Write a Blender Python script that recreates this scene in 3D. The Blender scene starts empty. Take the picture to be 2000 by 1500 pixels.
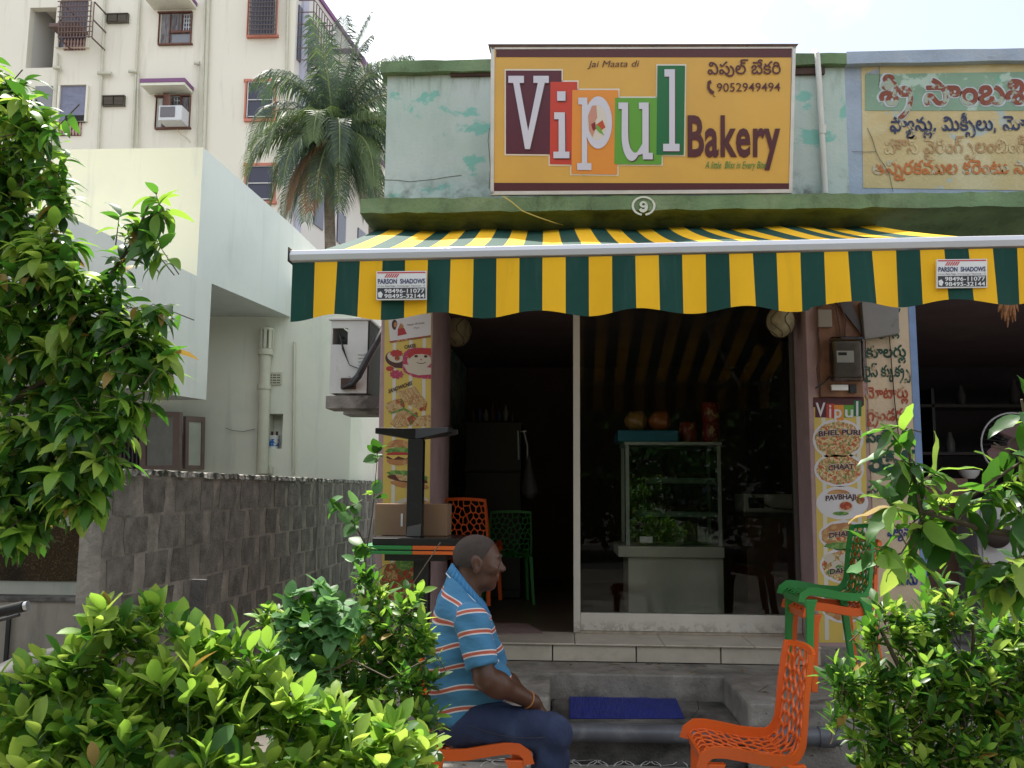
import bpy, bmesh, math, random
import numpy as np
from mathutils import Vector, Matrix
from mathutils.geometry import tessellate_polygon, delaunay_2d_cdt

rnd = random.Random(7)
SC = bpy.context.scene
COL = SC.collection
R = math.radians

# ---------------------------------------------------------------- camera
cam_data = bpy.data.cameras.new("camera")
CAM = bpy.data.objects.new("camera", cam_data)
COL.objects.link(CAM)
FPX = 1730.0                                   # focal length in pixels of the 2000 px wide photo
cam_data.sensor_width = 36.0
cam_data.lens = FPX * 36.0 / 2000.0
cam_data.clip_start = 0.05
cam_data.clip_end = 2000.0
CAM_POS = Vector((0, 0, 1.5))
CROT = Matrix.Rotation(R(3.15), 3, 'Z') @ Matrix.Rotation(R(90 + 6.85), 3, 'X') @ Matrix.Rotation(R(0.4), 3, 'Z')
CAM.matrix_world = Matrix.Translation(CAM_POS) @ CROT.to_4x4()
SC.camera = CAM

# ---------------------------------------------------------------- sky, sun, exposure
SUN_EL, SUN_AZ = 62.0, 330.0                   # azimuth: direction the sun stands in, clockwise from +Y
world = bpy.data.worlds.new("World")
SC.world = world
world.use_nodes = True
wn, wl = world.node_tree.nodes, world.node_tree.links
for n in list(wn):
    wn.remove(n)
w_out = wn.new("ShaderNodeOutputWorld")
w_bg = wn.new("ShaderNodeBackground")
w_bg.inputs['Strength'].default_value = 0.1
sky = wn.new("ShaderNodeTexSky")
sky.sky_type = 'NISHITA'
sky.sun_disc = False
sky.sun_elevation = R(SUN_EL)
sky.sun_rotation = R(SUN_AZ)
sky.air_density = 1.2
sky.dust_density = 3.0
w_tc = wn.new("ShaderNodeTexCoord")
w_noise = wn.new("ShaderNodeTexNoise")
w_noise.inputs['Scale'].default_value = 3.1
w_noise.inputs['Detail'].default_value = 6
w_ramp = wn.new("ShaderNodeValToRGB")          # thin spots in the overcast
w_ramp.color_ramp.elements[0].position = 0.42
w_ramp.color_ramp.elements[0].color = (0.22, 0.22, 0.22, 1)
w_ramp.color_ramp.elements[1].position = 0.66
w_ramp.color_ramp.elements[1].color = (1, 1, 1, 1)
w_mix = wn.new("ShaderNodeMix")
w_mix.data_type = 'RGBA'
CLOUD = 10.8
w_mix.inputs['B'].default_value = (CLOUD * 0.985, CLOUD, CLOUD * 1.01, 1)
wl.new(w_tc.outputs['Generated'], w_noise.inputs['Vector'])
wl.new(w_noise.outputs['Fac'], w_ramp.inputs['Fac'])
wl.new(w_ramp.outputs['Color'], w_mix.inputs['Factor'])
wl.new(sky.outputs['Color'], w_mix.inputs['A'])
wl.new(w_mix.outputs['Result'], w_bg.inputs['Color'])
wl.new(w_bg.outputs['Background'], w_out.inputs['Surface'])

sun_data = bpy.data.lights.new("sun", 'SUN')
sun_data.energy = 4.8
sun_data.angle = R(2.0)
sun_data.color = (1.0, 0.96, 0.88)
SUN = bpy.data.objects.new("sun", sun_data)
COL.objects.link(SUN)
_az, _el = R(SUN_AZ), R(SUN_EL)
SUN_DIR = Vector((math.sin(_az) * math.cos(_el), math.cos(_az) * math.cos(_el), math.sin(_el)))
SUN.rotation_euler = SUN_DIR.to_track_quat('Z', 'Y').to_euler()
SUN.location = (0, 0, 20)

SC.view_settings.view_transform = 'Standard'
SC.view_settings.look = 'None'
SC.view_settings.gamma = 1.0
SC.view_settings.use_curve_mapping = False
SC.view_settings.exposure = 0.92
SC.render.engine = 'CYCLES'
SC.cycles.max_bounces = 6
SC.cycles.diffuse_bounces = 3
SC.cycles.glossy_bounces = 3
SC.cycles.transmission_bounces = 4
SC.cycles.transparent_max_bounces = 8
SC.cycles.caustics_reflective = False
SC.cycles.caustics_refractive = False

# ---------------------------------------------------------------- measuring helpers
def ray(px, py):
    return CROT @ Vector(((px - 1000) / FPX, (750 - py) / FPX, -1.0))

def P(px, py, Y):
    """world point seen at photo pixel (px, py) at depth Y"""
    d = ray(px, py)
    return CAM_POS + d * (Y / d.y)

def PZ(px, py, z):
    d = ray(px, py)
    return CAM_POS + d * ((z - CAM_POS.z) / d.z)

class Plane:
    def __init__(self, o, n):
        self.o, self.n = Vector(o), Vector(n).normalized()
    def at(self, px, py, off=0.0):
        d = ray(px, py)
        t = (self.o + self.n * off - CAM_POS).dot(self.n) / d.dot(self.n)
        return CAM_POS + d * t

# ---------------------------------------------------------------- objects
def tag(o, label=None, cat=None, group=None, kind=None):
    if label: o['label'] = label
    if cat: o['category'] = cat
    if group: o['group'] = group
    if kind: o['kind'] = kind
    return o

def thing(name, label, cat, loc=(0, 0, 0), rotz=0.0, group=None):
    o = bpy.data.objects.new(name, None)
    o.empty_display_size = 0.1
    COL.objects.link(o)
    o.location = loc
    o.rotation_euler = (0, 0, rotz)
    return tag(o, label, cat, group)

class M:
    """collects faces; build() links them as one mesh object"""
    def __init__(self):
        self.v, self.f, self.m = [], [], []
    def face(self, pts, mi=0):
        n = len(self.v)
        self.v += [tuple(p) for p in pts]
        self.f.append(tuple(range(n, n + len(pts))))
        self.m.append(mi)
        return self
    def raw(self, vs, fs, mi=0):
        n = len(self.v)
        self.v += [tuple(p) for p in vs]
        for f in fs:
            self.f.append(tuple(i + n for i in f))
            self.m.append(mi)
        return self
    def box(self, a, b, mi=0, rot=None, c=None):
        x0, y0, z0 = a; x1, y1, z1 = b
        vs = [Vector(p) for p in ((x0, y0, z0), (x1, y0, z0), (x1, y1, z0), (x0, y1, z0), (x0, y0, z1), (x1, y0, z1), (x1, y1, z1), (x0, y1, z1))]
        if rot is not None:
            c = Vector(c) if c is not None else (Vector(a) + Vector(b)) / 2
            vs = [rot @ (p - c) + c for p in vs]
        return self.raw(vs, [(0, 3, 2, 1), (4, 5, 6, 7), (0, 1, 5, 4), (1, 2, 6, 5), (2, 3, 7, 6), (3, 0, 4, 7)], mi)
    def prism(self, poly, vec, mi=0):
        """closed solid: polygon (3-D points) swept by vec"""
        vec = Vector(vec); poly = [Vector(p) for p in poly]; n = len(poly)
        nrm = Vector()
        for i in range(n):
            nrm += poly[i].cross(poly[(i + 1) % n])
        if nrm.dot(vec) > 0:
            poly.reverse()
        vs = poly + [p + vec for p in poly]
        fs = [(i, (i + 1) % n, n + (i + 1) % n, n + i) for i in range(n)]
        fs = [tuple(reversed(f)) for f in fs]
        tris = tessellate_polygon([poly])
        self.raw(vs, fs, mi)
        base = len(self.v) - 2 * n
        for t in tris:
            a, b, c = t
            if (poly[b] - poly[a]).cross(poly[c] - poly[a]).dot(vec) > 0:
                b, c = c, b
            self.f.append((base + a, base + b, base + c)); self.m.append(mi)
            self.f.append((base + n + a, base + n + c, base + n + b)); self.m.append(mi)
        return self
    def poly(self, pts, mi=0):
        pts = [Vector(p) for p in pts]
        self.raw(pts, [tuple(t) for t in tessellate_polygon([pts])], mi)
        return self
    def tube(self, path, r, n=8, mi=0, cap=True):
        path = [Vector(p) for p in path]
        rs = r if isinstance(r, (list, tuple)) else [r] * len(path)
        base = len(self.v); up = None
        for i, p in enumerate(path):
            t = (path[min(i + 1, len(path) - 1)] - path[max(i - 1, 0)])
            t = t.normalized() if t.length > 1e-9 else Vector((0, 0, 1))
            if up is None:
                up = t.orthogonal().normalized()
            up = (up - t * up.dot(t))
            up = up.normalized() if up.length > 1e-6 else t.orthogonal().normalized()
            s = t.cross(up)
            for k in range(n):
                a = 2 * math.pi * k / n
                self.v.append(tuple(p + (up * math.cos(a) + s * math.sin(a)) * rs[i]))
        for i in range(len(path) - 1):
            for k in range(n):
                self.f.append((base + i * n + k, base + i * n + (k + 1) % n, base + (i + 1) * n + (k + 1) % n, base + (i + 1) * n + k)); self.m.append(mi)
        if cap:
            self.f.append(tuple(base + k for k in reversed(range(n)))); self.m.append(mi)
            e = base + (len(path) - 1) * n
            self.f.append(tuple(e + k for k in range(n))); self.m.append(mi)
        return self
    def lathe(self, prof, c=(0, 0, 0), axis=(0, 0, 1), n=20, mi=0):
        """prof: list of (radius, height along axis)"""
        ax = Vector(axis).normalized(); u = ax.orthogonal().normalized(); w = ax.cross(u); c = Vector(c)
        base = len(self.v)
        for (r, h) in prof:
            for k in range(n):
                a = 2 * math.pi * k / n
                self.v.append(tuple(c + ax * h + (u * math.cos(a) + w * math.sin(a)) * max(r, 1e-4)))
        for i in range(len(prof) - 1):
            for k in range(n):
                self.f.append((base + i * n + k, base + i * n + (k + 1) % n, base + (i + 1) * n + (k + 1) % n, base + (i + 1) * n + k)); self.m.append(mi)
        self.f.append(tuple(base + k for k in reversed(range(n)))); self.m.append(mi)
        e = base + (len(prof) - 1) * n
        self.f.append(tuple(e + k for k in range(n))); self.m.append(mi)
        return self
    def mesh(self, name, mats):
        me = bpy.data.meshes.new(name)
        me.from_pydata(self.v, [], self.f)
        for m_ in (mats if isinstance(mats, (list, tuple)) else [mats]):
            me.materials.append(m_)
        if any(self.m):
            me.polygons.foreach_set('material_index', self.m)
        me.update()
        return me
    def build(self, name, mats, parent=None, smooth=False, bevel=0.0, kind=None, label=None, seg=2):
        loc = Vector()
        if parent is not None:
            loc = WORLD_LOC.get(parent.name, Vector())
        if loc.length > 0:
            self.v = [(x - loc.x, y - loc.y, z - loc.z) for x, y, z in self.v]
        o = bpy.data.objects.new(name, self.mesh(name, mats))
        COL.objects.link(o)
        if parent is not None:
            o.parent = parent
        if smooth:
            smooth_mesh(o.data, smooth if isinstance(smooth, float) else 50.0)
        if bevel:
            b = o.modifiers.new('bevel', 'BEVEL'); b.width = bevel; b.segments = seg; b.limit_method = 'ANGLE'; b.angle_limit = R(40)
        if kind: o['kind'] = kind
        if label: o['label'] = label
        return o

def smooth_mesh(me, ang=50.0):
    me.polygons.foreach_set('use_smooth', [True] * len(me.polygons))
    try:
        me.set_sharp_from_angle(angle=R(ang))
    except Exception:
        pass

WORLD_LOC = {}
def wthing(name, label, cat, loc, group=None):
    """a thing whose parts are written in world coordinates and re-based to its own foot point"""
    o = thing(name, label, cat, loc, 0, group)
    WORLD_LOC[o.name] = Vector(loc)
    return o
def wsub(o, root):
    WORLD_LOC[o.name] = Vector((0, 0, 0))
    return o
def sub(mb, name, mats, part, root, **k):
    """sub-part in world coordinates under a part of a world-built thing"""
    loc = WORLD_LOC.get(root.name, Vector())
    mb.v = [(x - loc.x, y - loc.y, z - loc.z) for x, y, z in mb.v]
    o = mb.build(name, mats, None, **k)
    o.parent = part
    return o

def copy_tree(o, parent=None):
    c = o.copy(); COL.objects.link(c); c.parent = parent
    for ch in CHILDREN(o):
        copy_tree(ch, c)
    return c
def CHILDREN(o):
    return [x for x in bpy.data.objects if x.parent == o]

# ---------------------------------------------------------------- materials
def lin(c):
    """photo-like sRGB 0-255 triple to linear"""
    return tuple((x / 255 / 12.92) if x / 255 <= 0.04045 else ((x / 255 + 0.055) / 1.055) ** 2.4 for x in c)

def mat(name, base, rough=0.7, metal=0.0, var=0.0, scale=6.0, bump=0.0, bscale=40.0, stains=(), spec=0.5, coat=0.0, island=0.0, transl=None, alpha=None):
    """stains: dicts(col, scale, lo, hi, amt, stretch=(1,1,1), z=(z_none, z_full))"""
    m = bpy.data.materials.new(name); m.use_nodes = True
    nt = m.node_tree; N, L = nt.nodes, nt.links
    b = N['Principled BSDF']
    b.inputs['Roughness'].default_value = rough
    b.inputs['Metallic'].default_value = metal
    b.inputs['Specular IOR Level'].default_value = spec
    if coat: b.inputs['Coat Weight'].default_value = coat
    tc = N.new('ShaderNodeTexCoord')
    def noise(scale_, stretch=(1, 1, 1), detail=5, seed=0.0, dist=0.0):
        mp = N.new('ShaderNodeMapping'); mp.inputs['Scale'].default_value = stretch; mp.inputs['Location'].default_value = (seed, seed * .7, seed * 1.3)
        L.new(tc.outputs['Object'], mp.inputs['Vector'])
        t = N.new('ShaderNodeTexNoise'); t.inputs['Scale'].default_value = scale_; t.inputs['Detail'].default_value = detail; t.inputs['Distortion'].default_value = dist; t.inputs['Roughness'].default_value = 0.6
        L.new(mp.outputs['Vector'], t.inputs['Vector'])
        return t.outputs['Fac']
    def mixc(fac, a, b_):
        x = N.new('ShaderNodeMix'); x.data_type = 'RGBA'
        if isinstance(fac, float): x.inputs['Factor'].default_value = fac
        else: L.new(fac, x.inputs['Factor'])
        for s, v in (('A', a), ('B', b_)):
            if isinstance(v, tuple): x.inputs[s].default_value = (*v[:3], 1)
            else: L.new(v, x.inputs[s])
        return x.outputs['Result']
    def rng(src, lo, hi, a=0.0, c=1.0):
        x = N.new('ShaderNodeMapRange'); x.inputs['From Min'].default_value = lo; x.inputs['From Max'].default_value = hi
        x.inputs['To Min'].default_value = a; x.inputs['To Max'].default_value = c; x.clamp = True
        L.new(src, x.inputs['Value']); return x.outputs['Result']
    col = tuple(base)
    if var:
        d = tuple(max(0, c * (1 - var)) for c in base); h = tuple(min(1, c * (1 + var * .7)) for c in base)
        col = mixc(rng(noise(scale), .3, .7), d, h)
    if island:
        g = N.new('ShaderNodeNewGeometry')
        hs = N.new('ShaderNodeHueSaturation')
        L.new(rng(g.outputs['Random Per Island'], 0, 1, 1 - island, 1 + island), hs.inputs['Value'])
        if isinstance(col, tuple): hs.inputs['Color'].default_value = (*col, 1)
        else: L.new(col, hs.inputs['Color'])
        col = hs.outputs['Color']
    for i, s in enumerate(stains):
        f = rng(noise(s['scale'], s.get('stretch', (1, 1, 1)), s.get('detail', 6), 3.1 * i + 1.7, s.get('dist', .3)), s['lo'], s['hi'], 0, s.get('amt', 1.0))
        if 'z' in s or 'x' in s:
            sp = N.new('ShaderNodeSeparateXYZ'); L.new(tc.outputs['Object'], sp.inputs['Vector'])
            ax = 'z' if 'z' in s else 'x'
            zr = rng(sp.outputs[ax.upper()], s[ax][0], s[ax][1])
            mu = N.new('ShaderNodeMath'); mu.operation = 'MULTIPLY'; L.new(f, mu.inputs[0]); L.new(zr, mu.inputs[1]); f = mu.outputs[0]
        col = mixc(f, col, tuple(s['col']))
    if isinstance(col, tuple): b.inputs['Base Color'].default_value = (*col, 1)
    else: L.new(col, b.inputs['Base Color'])
    if bump:
        bp = N.new('ShaderNodeBump'); bp.inputs['Strength'].default_value = bump; bp.inputs['Distance'].default_value = 0.02
        L.new(noise(bscale, detail=6), bp.inputs['Height']); L.new(bp.outputs['Normal'], b.inputs['Normal'])
    if transl:
        tr = N.new('ShaderNodeBsdfTranslucent'); mx = N.new('ShaderNodeMixShader'); mx.inputs['Fac'].default_value = transl[1]
        if transl[0] is None and not isinstance(col, tuple): L.new(col, tr.inputs['Color'])
        else: tr.inputs['Color'].default_value = (*(transl[0] or base), 1)
        L.new(b.outputs['BSDF'], mx.inputs[1]); L.new(tr.outputs['BSDF'], mx.inputs[2])
        L.new(mx.outputs['Shader'], N['Material Output'].inputs['Surface'])
    return m

def glass_mat(name, tint=(.8, .86, .84), f0=0.06, rough=0.0):
    m = bpy.data.materials.new(name); m.use_nodes = True
    N, L = m.node_tree.nodes, m.node_tree.links
    N.remove(N['Principled BSDF'])
    t = N.new('ShaderNodeBsdfTransparent'); t.inputs['Color'].default_value = (*tint, 1)
    g = N.new('ShaderNodeBsdfGlossy'); g.inputs['Roughness'].default_value = rough
    lw = N.new('ShaderNodeFresnel'); lw.inputs['IOR'].default_value = 1.5
    ad = N.new('ShaderNodeMath'); ad.operation = 'ADD'; ad.inputs[1].default_value = f0
    mx = N.new('ShaderNodeMixShader')
    L.new(lw.outputs['Fac'], ad.inputs[0]); L.new(ad.outputs[0], mx.inputs['Fac'])
    L.new(t.outputs['BSDF'], mx.inputs[1]); L.new(g.outputs['BSDF'], mx.inputs[2])
    L.new(mx.outputs['Shader'], N['Material Output'].inputs['Surface'])
    return m

# ---------------------------------------------------------------- flat lettering
def flatten(c):
    out = []; n = len(c)
    for i in range(n):
        x, y, on = c[i]; px, py, po = c[i - 1]
        if on:
            out.append((x, y))
        else:
            nx, ny, no = c[(i + 1) % n]
            a = (px, py) if po else ((px + x) / 2, (py + y) / 2)
            b = (nx, ny) if no else ((nx + x) / 2, (ny + y) / 2)
            if not po: out.append(a)
            t = .5
            out.append(((1 - t) ** 2 * a[0] + 2 * t * (1 - t) * x + t * t * b[0], (1 - t) ** 2 * a[1] + 2 * t * (1 - t) * y + t * t * b[1]))
    return out

def fill_nonzero(contours):
    """triangulate overlapping contours with the non-zero winding rule"""
    vs, es = [], []
    for c in contours:
        b = len(vs); n = len(c)
        vs += [Vector((p[0], p[1])) for p in c]
        es += [(b + i, b + (i + 1) % n) for i in range(n)]
    ov, oe, of, *_ = delaunay_2d_cdt(vs, es, [], 0, 1e-5)
    V = np.array([(p[0], p[1]) for p in ov])
    F = [f for f in of]
    if not F: return V, []
    C = np.array([V[list(f)].mean(0) for f in F])
    W = np.zeros(len(F))
    for c in contours:
        A = np.array(c); B = np.roll(A, -1, 0)
        up = (A[None, :, 1] <= C[:, None, 1]) & (B[None, :, 1] > C[:, None, 1])
        dn = (A[None, :, 1] > C[:, None, 1]) & (B[None, :, 1] <= C[:, None, 1])
        cr = (B[None, :, 0] - A[None, :, 0]) * (C[:, None, 1] - A[None, :, 1]) - (C[:, None, 0] - A[None, :, 0]) * (B[None, :, 1] - A[None, :, 1])
        W += (up & (cr > 0)).sum(1) - (dn & (cr < 0)).sum(1)
    return V, [f for f, w in zip(F, W) if abs(w) > .5]

_tel_cache = {}
def telugu(text, bold=0.0):
    """2-D triangles of a shaped Telugu line, one unit = one em"""
    X = 0.0; V, F = [], []
    for q in TELUGU_TEXT[text]:
        key = (q, bold)
        if key not in _tel_cache:
            a, s = TELUGU_GLYPHS[q]
            cs = []
            if s:
                for c in s.split('|'):
                    pts = []
                    for t in c.split():
                        on = not t.endswith('*'); x, y = t.rstrip('*').split(',')
                        pts.append((int(x) / 333.0, int(y) / 333.0, on))
                    cs.append(flatten(pts))
            if bold:
                base = cs; cs = []
                for k in range(6):
                    dx, dy = bold * math.cos(k * math.pi / 3), bold * math.sin(k * math.pi / 3)
                    cs += [[(x + dx, y + dy) for x, y in c] for c in base]
            _tel_cache[key] = (a / 333.0, *(fill_nonzero(cs) if cs else (np.zeros((0, 2)), [])))
        a, gv, gf = _tel_cache[key]
        n = len(V)
        V += [(p[0] + X, p[1]) for p in gv]
        F += [tuple(i + n for i in f) for f in gf]
        X += a
    return V, F, X

def latin(text, bold=0.0, shear=0.0, spacing=1.0):
    cu = bpy.data.curves.new('tmp', 'FONT'); cu.body = text; cu.size = 1.0; cu.offset = bold; cu.shear = shear
    cu.space_character = spacing; cu.resolution_u = 3
    ob = bpy.data.objects.new('tmp', cu)
    me = ob.to_mesh()
    V = [(v.co.x, v.co.y) for v in me.vertices]
    F = [tuple(p.vertices) for p in me.polygons]
    ob.to_mesh_clear()
    bpy.data.objects.remove(ob); bpy.data.curves.remove(cu)
    return V, F, max([v[0] for v in V] + [.01])

def print_text(mb, plane, tri, x0, y0, x1, y1, h, mi=0, off=0.002, shear=0.0, skewy=True, em=0.70, arc=0.0):
    """lay 2-D text triangles on a plane: base line from (x0,y0) to (x1,y1), cap height h, in photo pixels"""
    V, F, W = tri
    xmin = min(v[0] for v in V); w = max(v[0] for v in V) - xmin
    pts = []
    for (x, y) in V:
        u = (x - xmin) / w; k = y / em
        pts.append(plane.at(x0 + (x1 - x0) * u + shear * k * h, y0 + (y1 - y0) * u - k * h - arc * 4 * u * (1 - u), off))
    mb.raw(pts, F, mi)
    return mb

def px_poly(mb, plane, pts, mi=0, off=0.001):
    return mb.poly([plane.at(x, y, off) for x, y in pts], mi)

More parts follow.
